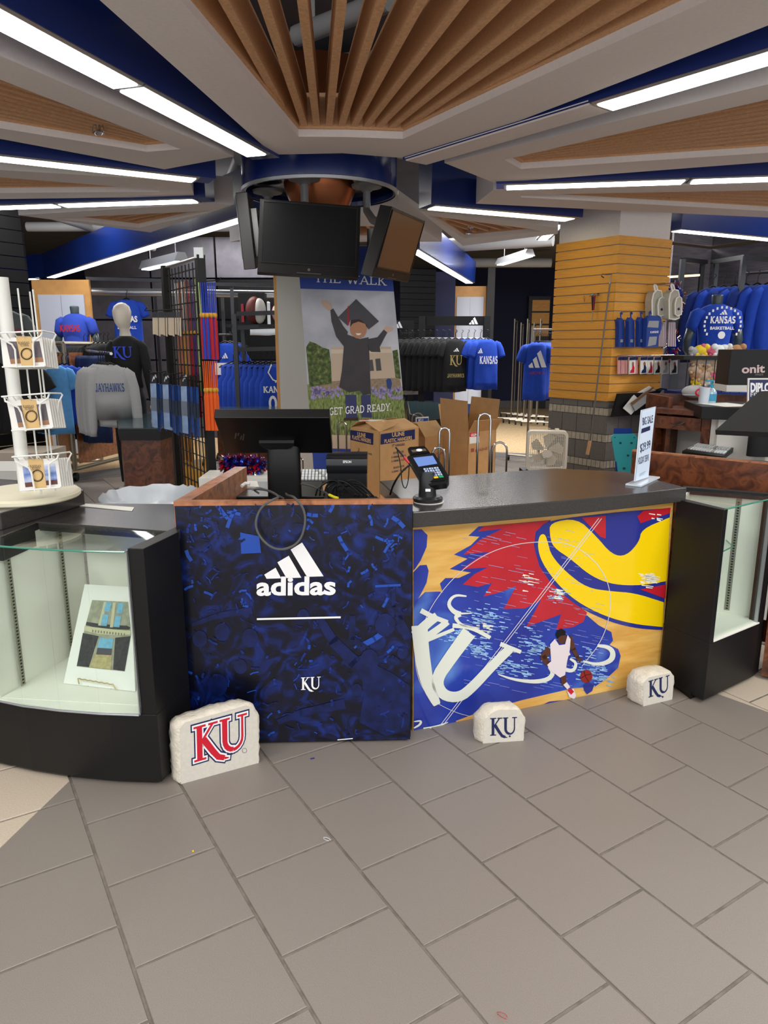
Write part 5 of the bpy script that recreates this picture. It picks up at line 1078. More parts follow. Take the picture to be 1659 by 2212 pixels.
# ================================================================== box fan
Yf = 5.75; fa, fb = P(1136, 1010, Yf), P(1224, 1010, Yf-.05); fz1 = P(1180, 930, Yf).z; fw = (fb-fa).length; fdx = (fb-fa); fdx.z = 0; fdx.normalize(); fbk = Vector((-fdx.y, fdx.x, 0)); fz0 = fz1-fw*1.02
t = thing('box_fan', (fa.x+fw/2, Yf, fz0), 'cream square box fan with round cornered grille beside the column', 'fan')
fc = Vector((fa.x, fa.y, 0))+fdx*fw/2; fc.z = (fz0+fz1)/2; S = fw/2
def rr2(s_, r, n=5):
    pts = []
    for cx, cz, a0 in ((1, 1, 0), (-1, 1, 90), (-1, -1, 180), (1, -1, 270)):
        for k in range(n+1): a = math.radians(a0+90*k/n); pts.append((cx*(s_-r)+r*math.cos(a), cz*(s_-r)+r*math.sin(a)))
    return pts
f3 = lambda x, z, y: fc+fdx*x+Vector((0, 0, z))+fbk*y
b = MB(); o_ = rr2(S, S*.22); i_ = rr2(S*.88, S*.18)
b.loft([[f3(x, z, .11) for x, z in o_], [f3(x, z, 0) for x, z in o_], [f3(x, z, 0) for x, z in i_], [f3(x, z, .11) for x, z in i_]], cap=False); b.build('fan_housing', 'fan', t, smooth=True)
b = MB()
for k in range(-9, 10): x = k*S*.088; b.tube([f3(x, -S*.9, .004), f3(x, S*.9, .004)], .0022, 4)
for k in range(-15, 16): z = k*S*.056; b.tube([f3(-S*.9, z, .006), f3(S*.9, z, .006)], .0016, 4)
b.build('grille', 'fan', t, kind='stuff')
MB().lathe([(.001, 0), (S*.26, .0), (S*.24, .008), (.001, .012)], (0, 0, 0), 20).build('hub_badge', 'fan', t)
hb = [o for o in t.children if o.name.startswith('hub_badge')][0]; hb.data.transform(Matrix.Translation(t.location)); 
hb.data.transform(Matrix.Translation(f3(0, -.02, -.001)-t.location) @ Matrix.Rotation(math.radians(90), 4, 'X')@Matrix.Translation(-t.location)) if False else None
hb.data.clear_geometry(); q_ = MB().loft([[f3(S*.26*math.cos(k*.35), -.02+S*.2*math.sin(k*.35), y) for k in range(18)] for y in (.0, -.006)]); hb.data.from_pydata([tuple(v-t.location) for v in q_.v], [], q_.f)
for k in range(5):
    a0 = k*2*math.pi/5; b = MB(); b.flat([f3(S*.15*math.cos(a0), S*.15*math.sin(a0), .06), f3(S*.8*math.cos(a0-.25), S*.8*math.sin(a0-.25), .045), f3(S*.84*math.cos(a0+.2), S*.84*math.sin(a0+.2), .06), f3(S*.7*math.cos(a0+.6), S*.7*math.sin(a0+.6), .08), f3(S*.15*math.cos(a0+.8), S*.15*math.sin(a0+.8), .07)]); b.build('fan_blade', 'fan', t)
MB().box(tuple(f3(S*.45, S+.008, .05)), (.03, .03, .02)).build('speed_knob', 'fan', t)
solo(MB().box((fc.x, fc.y+.06, fz0/2), (fw*1.1, .3, fz0)), 'storage_crate', 'blackp', 'black crate under the box fan, mostly hidden by the counter', 'crate')
# ================================================================== cartons
def carton(q, z0, z1, name_label, flaps, group='opened hanger cartons'):
    """q: floor plan corners in order; flaps: list of (edge index, length, tilt) """
    c = sum((Vector(p) for p in q), Vector((0, 0)))/4; t = thing('cardboard_carton', (c.x, c.y, z0), name_label, 'box', group)
    b = MB(); n = 4
    for i in range(4):
        p, r = Vector(q[i]), Vector(q[(i+1) % 4]); inn = (c-(p+r)/2).normalized()*.004
        b.hexa([(*p, z0), (*r, z0), (*(r+inn), z0), (*(p+inn), z0), (*p, z1), (*r, z1), (*(r+inn), z1), (*(p+inn), z1)])
    b.prism(q, z0, z0+.004); b.build('carton_body', 'kraft', t)
    for i, L, tilt in flaps:
        p, r = Vector(q[i]), Vector(q[(i+1) % 4]); out = -(c-(p+r)/2).normalized(); off = out*(L*math.cos(tilt)); dz = L*math.sin(tilt)
        MB().slab([(*p, z1), (*r, z1), (*(r+off), z1+dz), (*(p+off), z1+dz)], (0, 0, .004)).build('flap', 'kraftl' if tilt < .5 else 'kraft', t)
    return t
ea, eb, ec = P(757, 930, 4.62), P(820, 934, 4.35), P(905, 925, 4.6)
tz = .62
solo(MB().box((.18, 4.72, tz-.02), (1.85, 1.06, .04)).box((-.40, 4.3, .3), (.05, .05, .6)).box((1.05, 4.3, .3), (.05, .05, .6)).box((-.40, 5.2, .3), (.05, .05, .6)).box((1.05, 5.2, .3), (.05, .05, .6)), 'packing_table', 'oak', 'low wooden table inside the kiosk under the cartons', 'table')
q = [ea.xy, eb.xy, ec.xy, ea.xy+ec.xy-eb.xy]; z1 = eb.z
t = carton([tuple(p) for p in q], tz, z1, 'nearest hanger carton with navy ULINE print, standing behind the printer', [(0, .17, 2.9), (1, .16, 2.85), (3, .1, 2.7)])
u1, u2 = vplane(ea, eb), vplane(eb, ec)
def c5(x, y): return (600+.2531*x, 540+.2531*y)
for pl_, nb, nt2 in ((u1, [(620, 1620), (815, 1665), (818, 1565), (622, 1535)], (('ULINE', (682, 1588), (752, 1602), 34), ('PLASTIC HANGERS', (638, 1612), (798, 1650), 32))), (u2, [(876, 1662), (1170, 1615), (1170, 1530), (878, 1572)], (('ULINE', (974, 1595), (1080, 1582), 34), ('PLASTIC HANGERS', (908, 1648), (1143, 1616), 30)))):
    b = MB(); b.flat([pl_(*c5(*p), .001) for p in nb]); b.build('printed_band', 'navy', t)
    for s_, a, c_, h_ in nt2: b = MB(); pl_.text(b, s_, c5(*a), c5(*c_), h_*.2531, bold=.02, lift=.002); b.build('carton_lettering', 'kraftl', t)
for s_, a, c_, h_ in (('17" HANGERS', (975, 1680), (1083, 1668), 20), ('SILVER HOOK', (985, 1742), (1075, 1728), 18), ('S-14808M  BLACK', (968, 1778), (1095, 1760), 16), ('S-14808C  CLEAR', (968, 1812), (1098, 1792), 16), ('BLACK HOOK', (988, 1868), (1080, 1850), 18), ('S-20947  BLACK', (972, 1902), (1098, 1880), 16)):
    b = MB(); u2.text(b, s_, c5(*a), c5(*c_), h_*.2531, bold=.01, lift=.0015); b.build('carton_small_print', 'navy', t)
b = MB(); u1.text(b, 'METAL HOOK', c5(738, 1738), c5(806, 1752), 4, bold=.01, lift=.0015); b.build('carton_small_print', 'navy', t)
MB().tube([u1(*c5(*p), .002) for p in ((690, 1690), (697, 1700), (692, 1715), (640, 1735), (730, 1745), (692, 1715))], .002, 4).build('hanger_drawing', 'navy', t)
lp = [P(*c5(650, 1490), 4.6), P(*c5(780, 1505), 4.45), P(*c5(825, 1470), 4.6), P(*c5(700, 1460), 4.72)]
b = MB(); lp = [Vector((p.x, p.y, 0)) for p in lp]; cenl = Vector((q[0].x*.45+q[1].x*.2+q[2].x*.1+q[3].x*.25, 4.62))
b.box((cenl.x, cenl.y, z1+.045), (.16, .10, .002), -.2); b.build('shipping_label', 'white', t); b = MB(); b.box((cenl.x-.05, cenl.y+.02, z1+.0465), (.05, .05, .001), -.2); b.build('label_red_patch', 'red', t)
a_, b__, c__ = P(896, 938, 5.0), P(918, 945, 4.85), P(981, 938, 5.05)
t = carton([tuple(a_.xy), tuple(b__.xy), tuple(c__.xy), tuple(a_.xy+c__.xy-b__.xy)], tz, b__.z, 'middle opened carton with torn flap between the two taller cartons', [(3, .14, .5), (0, .12, .9), (1, .05, 2.6)])
u3 = vplane(b__, c__); b = MB(); u3.text(b, 'MAINETTI', (925, 985), (975, 978), 5, bold=.01, lift=.001); b.build('carton_lettering', mat('brown_red_ink', (150, 66, 52), .6), t)
a_, b__, c__ = P(953, 926, 5.0), P(1012, 934, 4.7), P(1072, 928, 4.85)
t = carton([tuple(a_.xy), tuple(b__.xy), tuple(c__.xy), tuple(a_.xy+c__.xy-b__.xy)], tz, b__.z, 'tallest open carton with standing flaps and red white label', [(0, .2, 1.5), (2, .2, 1.45), (3, .16, 1.3), (1, .1, .9)])
u4, u5 = vplane(a_, b__), vplane(b__, c__); t4 = t
b = MB(); u5.text(b, 'MAINETTI', (1027, 977), (1066, 968), 6, bold=.01, lift=.001); u5.poly(b, [(1017, 977), (1024, 976), (1024, 968), (1017, 969)], .001); b.build('carton_lettering', 'brown_red_ink' if False else MATS['brown_red_ink'], t4)
b = MB(); u5.poly(b, [(1014, 959), (1035, 956), (1035, 934), (1014, 936)], .0012); b.build('carton_label', 'white', t4); b = MB(); u5.poly(b, [(1014, 944), (1035, 942), (1035, 933.5), (1014, 935)], .0018); b.build('label_red_patch', 'red', t4)
b = MB(); u5.text(b, 'ULINE', (1017, 942), (1033, 940.5), 5, bold=.04, lift=.0026); b.build('label_lettering', 'wink', t4)
t = thing('paper_notice', tuple(P(912, 930, 5.6).xy)+(0,), 'small blue headed notice on a stand behind the middle carton', 'notice')
nq = P(898, 930, 5.6), P(926, 930, 5.6), P(926, 900, 5.6), P(898, 902, 5.6); MB().slab(nq, (0, .01, 0)).build('notice_sheet', 'white', t)
npl = Plane(nq[0], (0, -1, 0)); b = MB(); npl.poly(b, [(900, 912), (925, 911), (925, 903), (900, 904)], .001); b.build('notice_header', 'print_header_blue' if False else mat('notice_blue', (30, 70, 150), .5), t); b = MB(); npl.text(b, 'KU', (904, 911), (914, 911), 6, bold=.03, lift=.002); b.build('notice_lettering', 'wink', t)
MB().tube([Vector((P(912, 930, 5.61).x, 5.61, .0)), P(912, 925, 5.61)], .01, 8).build('stand_pole', 'chrome', t)
# chrome hoops behind the counter
for i, (xl, xr, yt, Y, lab) in enumerate(((1033, 1060, 896, 3.9, 'tallest chrome wire hoop in front of the tall carton'), (949, 971, 924, 3.85, 'second tallest chrome wire hoop, left of the tall carton'), (934, 961, 969, 3.75, 'low chrome wire hoop nearest the payment terminal'), (1063, 1095, 961, 3.95, 'low chrome wire hoop at the right of the cartons'), (890, 915, 894, 6.4, 'chrome hoop far back behind the cartons'), (730, 748, 910, 4.75, 'tall chrome hoop left of the nearest carton'), (640, 654, 985, 4.3, 'chrome hoop below the register screen'))):
    a, b_ = P(xl, yt+12, Y), P(xr, yt+12, Y); m_ = (a+b_)/2; r = (b_-a).length/2; zb = .5 if Y < 4.0 else (.62 if Y < 5 else 0)
    pts = [Vector((a.x, Y, zb)), Vector((a.x, Y, a.z))]+[Vector((m_.x-r*math.cos(k*math.pi/8), Y, a.z+r*1.1*math.sin(k*math.pi/8))) for k in range(1, 8)]+[Vector((b_.x, Y, a.z)), Vector((b_.x, Y, zb))]
    solo(MB().tube(pts, .006, 7), 'wire_hoop', 'chrome', lab, 'wire hoop', 'chrome bag holder hoops', smooth=True)
solo(MB().box((.55, 3.86, .25), (1.6, .3, .5)), 'bag_shelf', 'blackp', 'black bag shelf behind the counter carrying the chrome hoops', 'shelf')
# ================================================================== divider, banner, hanging monitors
dv0, dv1 = P(600, 700, 5.25), P(860, 700, 5.35); dzt = 2.25
t = thing('white_divider', (dv0.x+.4, 5.3, 0), 'tall white panel with a wood edge standing behind the banner', 'panel')
MB().prism([(dv0.x+.0, 5.25), (dv0.x+.52, 5.27), (dv0.x+.52, 5.4), (dv0.x, 5.38)], 0, dzt).build('panel_board', 'column', t, bevel=.004)
MB().prism([(dv0.x-.022, 5.26), (dv0.x, 5.26), (dv0.x, 5.37), (dv0.x-.022, 5.37)], 0, dzt).build('wood_edge', 'frame', t)
bn = Plane(P(760, 750, 5.0), (0, -1, .02)); TLb, TRb, BRb, BLb = (642, 526), (842, 532), (886, 1022), (678, 1016)
def bz(u, v): # u right, v down
    x = (TLb[0]*(1-u)+TRb[0]*u)*(1-v)+(BLb[0]*(1-u)+BRb[0]*u)*v; y = (TLb[1]*(1-u)+TRb[1]*u)*(1-v)+(BLb[1]*(1-u)+BRb[1]*u)*v; return (x, y)
t = thing('graduation_banner', tuple(bn(*bz(.5, 1))), 'tall graduation banner with gowned graduate, THE WALK title and GET GRAD READY', 'banner')
b = MB(); N = 14
b.loft([[bn(*bz(0, k/N), .006*math.sin(k*1.1)), bn(*bz(.5, k/N), .010*math.sin(k*.8+1)), bn(*bz(1, k/N), .006*math.sin(k*.9+2))] for k in range(N+1)], cap=False, closed=False)
b.add([v-bn.n*.004 for v in b.v], [tuple(f[::-1]) for f in b.f]); b.build('banner_cloth', mat('banner_cloth', (176, 176, 182), .6), t)
MB().tube([bn(*bz(-.02, 0), .01), bn(*bz(1.02, 0), .01)], .008, 8).build('top_rod', 'steel', t)
def bp_(name, m, polys, l, raw=False):
    b = MB()
    for q_ in polys: b.flat([bn(*(p if raw else c5(*p)), .012+l) for p in q_])
    return b.build(name, m, t)
def bq(u0, u1, v0, v1): return [bz(u0, v0), bz(u1, v0), bz(u1, v1), bz(u0, v1)]
bp_('printed_sky', ramp_mat('print_cloudy_sky', [(.3, (150, 152, 162)), (.7, (206, 206, 212))], 3, .6), [bq(0, 1, .19, .62)], .0, True)
bp_('printed_blue_header', mat('print_header_blue', (20, 58, 150), .5), [bq(0, 1, .0, .20)], .0005, True)
bp_('printed_field', ramp_mat('print_grass', [(.35, (62, 78, 40)), (.5, (112, 128, 70)), (.65, (150, 160, 92))], 30, .7, stretch=(4, 1, 1)), [bq(0, 1, .62, .87)], .0005, True)
bp_('printed_ledge', mat('print_ledge', (190, 170, 150), .6), [bq(0, 1, .84, .90)], .001, True); bp_('printed_blue_footer', MATS['print_header_blue'], [bq(0, 1, .90, 1)], .001, True)
bp_('printed_building', mat('print_building', (188, 168, 146), .6), [[(455, 830), (560, 828), (965, 826), (1010, 1140), (462, 1150)]], .001)
bp_('printed_cornice', mat('print_cornice', (206, 190, 168), .6), [[(453, 850), (968, 846), (972, 878), (455, 884)]], .0014)
bp_('printed_window', mat('print_window', (66, 62, 64), .5), [[(776, 940), (810, 935), (822, 1030), (782, 1034)]], .0018); bp_('printed_window', 'print_window' if False else MATS['print_window'], [[(832, 930), (874, 925), (886, 1028), (842, 1032)]], .0018)
fol = ramp_mat('print_foliage', [(.35, (48, 62, 30)), (.55, (84, 100, 52)), (.7, (128, 138, 86))], 40, .8)
bp_('printed_tree', fol, [[(244, 830), (275, 780), (330, 800), (380, 830), (440, 850), (455, 960), (462, 1140), (272, 1170)]], .002); bp_('printed_tree', fol, [[(978, 860), (1022, 850), (1050, 1100), (1005, 1090)]], .002)
bp_('printed_wall', mat('print_stone_wall', (140, 122, 100), .7, noise_amt=.3, noise_scale=60), [[(275, 1130), (460, 1120), (800, 1100), (1040, 1090), (1056, 1180), (280, 1200)]], .0016)
rng = random.Random(9); b = MB()
for i in range(150):
    u = rng.random(); x = 285+u*770; y = rng.uniform(1175, 1260)
    if 560 < x < 800: continue
    r = rng.uniform(8, 16); b.flat([bn(*c5(x+r*math.cos(k), y+1.4*r*math.sin(k)), .0145) for k in range(6)])
b.build('printed_irises', mat('print_lilac', (148, 136, 184), .7, noise_amt=.25, noise_scale=80), t, kind='stuff')
b = MB()
for i in range(220):
    x = rng.uniform(290, 1080); y = rng.uniform(1270, 1480); b.flat([bn(*c5(x-3, y+40), .0142), bn(*c5(x+3, y+40), .0142), bn(*c5(x+rng.uniform(-22, 22), y-40), .0142)])
b.build('printed_leaves', mat('print_leaf', (128, 146, 78), .7), t, kind='stuff')
gown = mat('print_gown', (44, 38, 42), .5, noise_amt=.25, noise_scale=12); sk = mat('print_hand', (196, 166, 146), .6)
bp_('printed_legs', mat('print_trousers', (40, 48, 96), .6), [[(578, 1235), (670, 1235), (680, 1430), (582, 1430)], [(710, 1240), (790, 1235), (805, 1430), (716, 1425)]], .0026)
bp_('printed_gown', gown, [[(590, 720), (700, 760), (775, 745), (782, 880), (795, 1225), (730, 1240), (700, 1200), (610, 1215), (525, 1170), (548, 1030), (565, 820)], [(600, 700), (570, 830), (500, 740), (460, 610), (450, 515), (475, 500), (515, 570), (560, 650)], [(770, 760), (850, 745), (905, 680), (935, 705), (900, 770), (870, 830), (878, 872), (800, 870), (772, 850)]], .003)
bp_('printed_hand', sk, [[(430, 520), (400, 490), (374, 455), (382, 430), (410, 430), (435, 450), (448, 470), (452, 445), (462, 480), (462, 505)]], .0034); bp_('printed_hand', sk, [[(905, 680), (925, 650), (985, 665), (980, 690), (935, 705)]], .0034)
bp_('printed_face', mat('print_face', (176, 124, 92), .6), [[(690+72*math.cos(k*.45), 675+82*math.sin(k*.45)) for k in range(14)]], .0034)
bp_('printed_hair', mat('print_hair', (52, 34, 24), .7), [[(618, 660), (624, 600), (690, 580), (760, 600), (766, 670), (745, 630), (690, 612), (640, 630)]], .0038)
bp_('printed_smile', 'white', [[(665, 712), (715, 712), (700, 728), (680, 728)]], .004)
bp_('printed_mortarboard', mat('print_cap', (40, 36, 44), .4), [[(515, 575), (670, 420), (865, 610), (775, 680), (760, 640), (700, 590), (620, 600), (600, 650)]], .0042)
bp_('printed_tassel', 'redf', [[(598, 480), (606, 480), (610, 640), (596, 640)]], .0046)
bp_('printed_passerby', mat('print_blue_shirt', (30, 60, 120), .7), [[(925, 1110), (940, 1095), (965, 1100), (975, 1140), (965, 1185), (935, 1180)]], .003); bp_('printed_shoe', MATS['print_hair'], [[(570, 1430), (690, 1430), (690, 1455), (560, 1455)]], .003)
for s_, a, c_, h_, w_ in (('THE WALK', (312, 276), (935, 306), 70, .13), ('GRAB A', (330, 120), (840, 150), 90, .13), ('GET GRAD READY.', (442, 1408), (975, 1368), 62, .15)):
    b = MB(); bn.text(b, s_, c5(*a), c5(*c_), h_*.2531, font='slab', w=w_, lift=.018); b.build('banner_lettering', 'wink', t)
# hanging monitors
def tv(q, tdir, th, label, face_m, facefront=True):
    TL, TR, BR, BL = q; BR = BL+((TR-TL)+(BR-BL))/2; TR = TL+(BR-BL); ux = (TR-TL).normalized(); uy = (TL-BL).normalized(); n = ux.cross(uy).normalized(); n = n if n.dot(tdir) > 0 else -n   # n points to the screen side
    c = (TL+TR+BR+BL)/4; t = thing('hanging_monitor', tuple(BL), label, 'monitor', 'monitors hung round the drum')
    MB().slab([BL, BR, TR, TL], -n*th).build('monitor_case', 'blackp', t, bevel=.004)
    W = (TR-TL).length; H = (TL-BL).length
    MB().slab([c-ux*W*.35-uy*H*.35-n*th, c+ux*W*.35-uy*H*.35-n*th, c+ux*W*.35+uy*H*.3-n*th, c-ux*W*.35+uy*H*.3-n*th], -n*.04).build('rear_housing', 'blacks', t, bevel=.004)
    e = lambda u, v, l=.001: BL+(BR-BL)*u+(TL-BL)*v+n*l
    b = MB(); b.flat([e(.045, .155), e(.955, .155), e(.955, .955), e(.045, .955)]); b.build('screen', face_m, t)
    b = MB()
    for (u0, u1, v0, v1) in ((.03, .97, .135, .15), (.03, .97, .955, .965), (.03, .04, .15, .955), (.96, .97, .15, .955)): b.slab([e(u0, v0), e(u1, v0), e(u1, v1), e(u0, v1)], n*.004)
    b.build('bezel', 'blacks', t)
    b = MB(); b.flat([e(.5+.014*math.cos(k*.6), .075+.02*math.sin(k*.6), .0016) for k in range(11)]); b.build('maker_badge', 'dull_silver' if False else MATS['dull_silver'], t)
    MB().slab([e(.38, .02), e(.62, .02), e(.62, .028), e(.38, .028)], n*.002).build('button_strip', MATS['dull_silver'], t); return t, c, n
t1, c1_, n1 = tv([P(561, 428, 4.5), P(783, 443, 4.62), P(771, 604, 4.5), P(556, 588, 4.4)], Vector((0, -1, 0)), .05, 'large black monitor hanging at the centre under the drum', 'screen')
t2_, c2_, n2 = tv([P(847, 446, 4.38), P(921, 478, 5.0), P(880, 610, 4.92), P(804, 598, 4.30)], Vector((1, -.6, 0)), .075, 'monitor hung at the right of the drum with coppery reflection painted into its screen', mat('painted_reflection_screen', (96, 66, 46), .3))  # warm reflection is put into the screen's base colour
t3_, c3_, n3 = tv([P(508, 416, 4.5), P(519, 424, 5.1), P(545, 584, 5.0), P(527, 583, 4.4)], Vector((-1, -.1, 0)), .07, 'monitor hung at the left of the drum, seen edge on', 'screen')
for (x, y, cc, n_, lab) in ((657, 384, c1_, n1, 'grey ceiling mount of the centre monitor'), (792, 400, c2_, n2, 'grey ceiling mount with bent arm of the right monitor'), (578, 412, c3_, n3, 'grey ceiling mount of the left monitor')):
    top = Z(x, y, 2.60); t = thing('monitor_mount', tuple(top), lab, 'monitor mount', 'monitor mounts under the drum'); gm = mat('mount_grey', (112, 112, 112), .5)
    MB().lathe([(.001, 2.60), (.105, 2.60), (.10, 2.585), (.05, 2.575), (.032, 2.56), (.001, 2.56)], (top.x, top.y, 0), 28).build('ceiling_plate', gm, t, smooth=True)
    e_ = cc-n_*.14; MB().tube([top+Vector((0, 0, -.02)), top+Vector((0, 0, -.16)), Vector((top.x*.5+e_.x*.5, top.y*.5+e_.y*.5, top.z-.26)), Vector((e_.x, e_.y, e_.z+.12)), Vector((e_.x, e_.y, e_.z))], .026, 10).build('drop_tube', gm, t, smooth=True)
    MB().box(tuple(e_), (.12, .12, .16), math.atan2(n_.y, n_.x)).build('swivel_head', 'blacks', t)
# ================================================================== card rack on the raised counter
rb = Vector((-1.44, 2.83, .955)); t = thing('card_rack', tuple(rb), 'white wire spinner rack of greeting card packs on a round cream base', 'display rack')
MB().lathe([(.001, .955), (.20, .955), (.205, .96), (.205, .972), (.195, .98), (.001, .982)], (rb.x, rb.y, 0), 40).build('round_base', mat('cream_board', (222, 216, 190), .5), t, smooth=True)
ptop = 1.80; MB().lathe([(.025, .98), (.025, ptop), (.001, ptop)], (rb.x, rb.y, 0), 20).build('centre_post', 'whitew', t, smooth=True)
tiers = [  # pack quad BL BR TR TL, picture, band, ring centre, in the 995-wide crop of x0..180,y700..1100
 ([(40, 515), (548, 505), (500, 150), (5, 165)], [(130, 478), (522, 452), (470, 205), (72, 210)], [(262, 515), (430, 512), (372, 150), (190, 142)], (322, 358)),
 ([(150, 1272), (640, 1235), (580, 885), (78, 912)], [(222, 1235), (592, 1200), (545, 952), (165, 980)], [(318, 1262), (482, 1250), (430, 905), (246, 900)], (378, 1102)),
 ([(255, 1985), (735, 1945), (690, 1600), (200, 1625)], [(305, 1950), (690, 1912), (660, 1665), (268, 1702)], [(405, 1975), (560, 1960), (512, 1608), (330, 1612)], (450, 1812))]
ck = lambda x, y: (x*.1809, 700+y*.1809)
mauve = ramp_mat('print_dusk', [(.3, (70, 62, 70)), (.7, (104, 90, 96))], 6, .5); skyc = ramp_mat('print_bright_sky', [(.35, (64, 104, 178)), (.65, (206, 214, 230))], 9, .5, stretch=(1, 1, 3))
kb = mat('kraft_band', (206, 172, 116), .7)
for i, (q, pic, bd, rc_) in enumerate(tiers):
    Yp = 2.63; pp = Plane(P(*ck(*q[0]), Yp), (.16, -1, .18))
    g = lambda x, y, l=0: pp(*ck(x, y), l)
    z0 = min(g(*p).z for p in q)
    lab = ['card pack with dusk photo in the top rack basket', 'card pack with dusk photo in the middle rack basket', 'card pack with bright blue sky photo in the bottom rack basket'][i]
    for k in range(5, 0, -1):
        c = solo(MB().slab([g(x+k*14, y-k*3, -.012*k-.004*k) for x, y in q], -pp.n*.009), 'card_pack', 'white', ['white card packs stacked behind the front pack of the top basket', 'white card packs stacked behind the front pack of the middle basket', 'white card packs stacked behind the front pack of the bottom basket'][i], 'card pack', 'card packs in the %s basket' % ['top', 'middle', 'bottom'][i])
    tk = thing('card_pack', tuple(g(*q[0])), lab, 'card pack'); MB().slab([g(*p) for p in q], -pp.n*.012).build('card_stack', 'white', tk)
    b = MB(); b.flat([g(*p, .0008) for p in pic]); b.build('card_picture', mauve if i < 2 else skyc, tk)
    gp_ = [pic[0], pic[1], ext(pic[1], pic[2], .22), ext(pic[0], pic[3], .22)]; b = MB(); b.flat([g(*p, .0012) for p in gp_]); b.build('picture_ground', mat('print_field', (150, 106, 74), .6) if i < 2 else mat('print_earth', (92, 48, 40), .6), tk)
    b = MB(); b.flat([g(*p, .0022) for p in bd]); b.build('belly_band', kb, tk)
    sl = (bd[0][0]-bd[3][0])/(bd[0][1]-bd[3][1])
    tx, ty = bd[3]; 
    for s_, a, c_, yy in (('KANSAS', 38, 168, 100), ('ICONS', 62, 160, 128)):
        O_ = (tx+a*.98, ty+yy); E_ = (tx+c_, ty+yy-3); b = MB(); pl_ = pp; text_into(b, s_, g(*O_, .003), g(*E_)-g(*O_), g(O_[0]-8, O_[1]-28)-g(*O_), pp.n, 'slab', w=.12, lift=.0008); b.build('band_lettering', 'blackp', tk)
    b = MB(); b.tube([g(rc_[0]+66*math.cos(a), rc_[1]+66*math.sin(a), .003) for a in [j*math.pi/14 for j in range(28)]], .0014, 4, closed=True)
    b.tube([g(rc_[0]+55*math.cos(a), rc_[1]+55*math.sin(a), .003) for a in [j*math.pi/10 for j in range(20)]], .0006, 4, closed=True); b.build('ring_mark', 'blackp', tk)
    b = MB()
    for j in range(30): a = j*math.pi/15; b.flat([g(rc_[0]+66*math.cos(a-.06), rc_[1]+66*math.sin(a-.06), .0032), g(rc_[0]+66*math.cos(a+.06), rc_[1]+66*math.sin(a+.06), .0032), g(rc_[0]+78*math.cos(a), rc_[1]+78*math.sin(a), .0032)])
    b.build('ring_teeth', 'blackp', tk, kind='stuff')
    # basket wires
    b = MB(); TLq, TRq = q[3], q[2]; ex = 40
    b.tube([g(TLq[0]-20, TLq[1]-35, .03), g(TRq[0]+30, TRq[1]-50, .03)], .0032, 6)
    b.tube([g(TLq[0]-5, TLq[1]-40, .02), g(TLq[0]+20, TLq[1]+20, .03), g(TLq[0]+160, TLq[1]+90, .02), g(TLq[0]+190, TLq[1]+150, .014), g(q[0][0]+175, q[0][1]+12, .014)], .0036, 6)
    b.tube([g(TRq[0]+30, TRq[1]-50, .02), g(TRq[0]+20, TRq[1]+10, .03), g(TRq[0]-80, TRq[1]+70, .02), g(TRq[0]-92, TRq[1]+120, .014), g(q[1][0]-120, q[1][1]+20, .014)], .0036, 6)
    b.tube([g(TRq[0]+30, TRq[1]-50, .03), g(TRq[0]+90, TRq[1]-80, -.06), g(TRq[0]+110, TRq[1]-60, -.06), g(TRq[0]+70, TRq[1]+40, -.05), g(TRq[0]+60, TRq[1]+160, -.05)], .0032, 6)
    b.tube([g(q[0][0], q[0][1]+4, .012), g(q[1][0], q[1][1]+4, .012)], .0032, 6); b.tube([g(TLq[0]-20, TLq[1]-35, .03), g(TLq[0]-120, TLq[1]-60, -.1)], .0032, 6)
    for k in range(6): x = TLq[0]+20+k*90; b.tube([g(x, TLq[1]-38, .03), g(x+4, TLq[1]+5, -.005)], .0022, 5)
    b.build('wire_basket', 'whitew', t, smooth=True, kind='stuff')
b = MB()
for dx, dy in ((.1, -.08), (.13, -.02), (-.1, -.1), (.06, .1)): b.tube([rb+Vector((dx, dy, .03)), rb+Vector((dx*.95, dy*.95, .80))], .0032, 6)
b.build('upright_wires', 'whitew', t, smooth=True, kind='stuff')
# white board strips, trash liner
t = thing('paper_strip', tuple(Z(225, 1098, .892)), 'white paper strip lying on the counter behind the left case', 'paper'); MB().prism([tuple(Z(x, y, .892).xy) for x, y in ((160, 1092), (285, 1104), (290, 1096), (175, 1088))], .891, .893).build('sheet', 'white', t)
tbx = Vector((-1.12, 3.38, 0)); t = thing('trash_bin', tuple(tbx), 'grey trash bin with clear white liner behind the left counter', 'trash bin')
MB().lathe([(.001, 0), (.16, 0), (.20, .80), (.19, .80), (.15, .02)], tbx, 28).build('bin_body', 'groove', t, smooth=True)
b = MB(); rings = []
for j, (r, z) in enumerate(((.205, .70), (.225, .78), (.235, .845), (.215, .862), (.19, .82), (.16, .72))):
    rings.append([tbx+Vector(((r+.012*noise.noise(Vector((k*.9, j*.7, 2))))*math.cos(k*math.pi/24), (r+.012*noise.noise(Vector((k*.9, j*.7, 5))))*math.sin(k*math.pi/24), z+.02*noise.noise(Vector((k*.6, j*.5, 1))))) for k in range(48)])
b.loft(rings, cap=False); b.build('bin_liner', mat('film_liner', (196, 204, 212), .3, spec=.9), t, smooth=True)
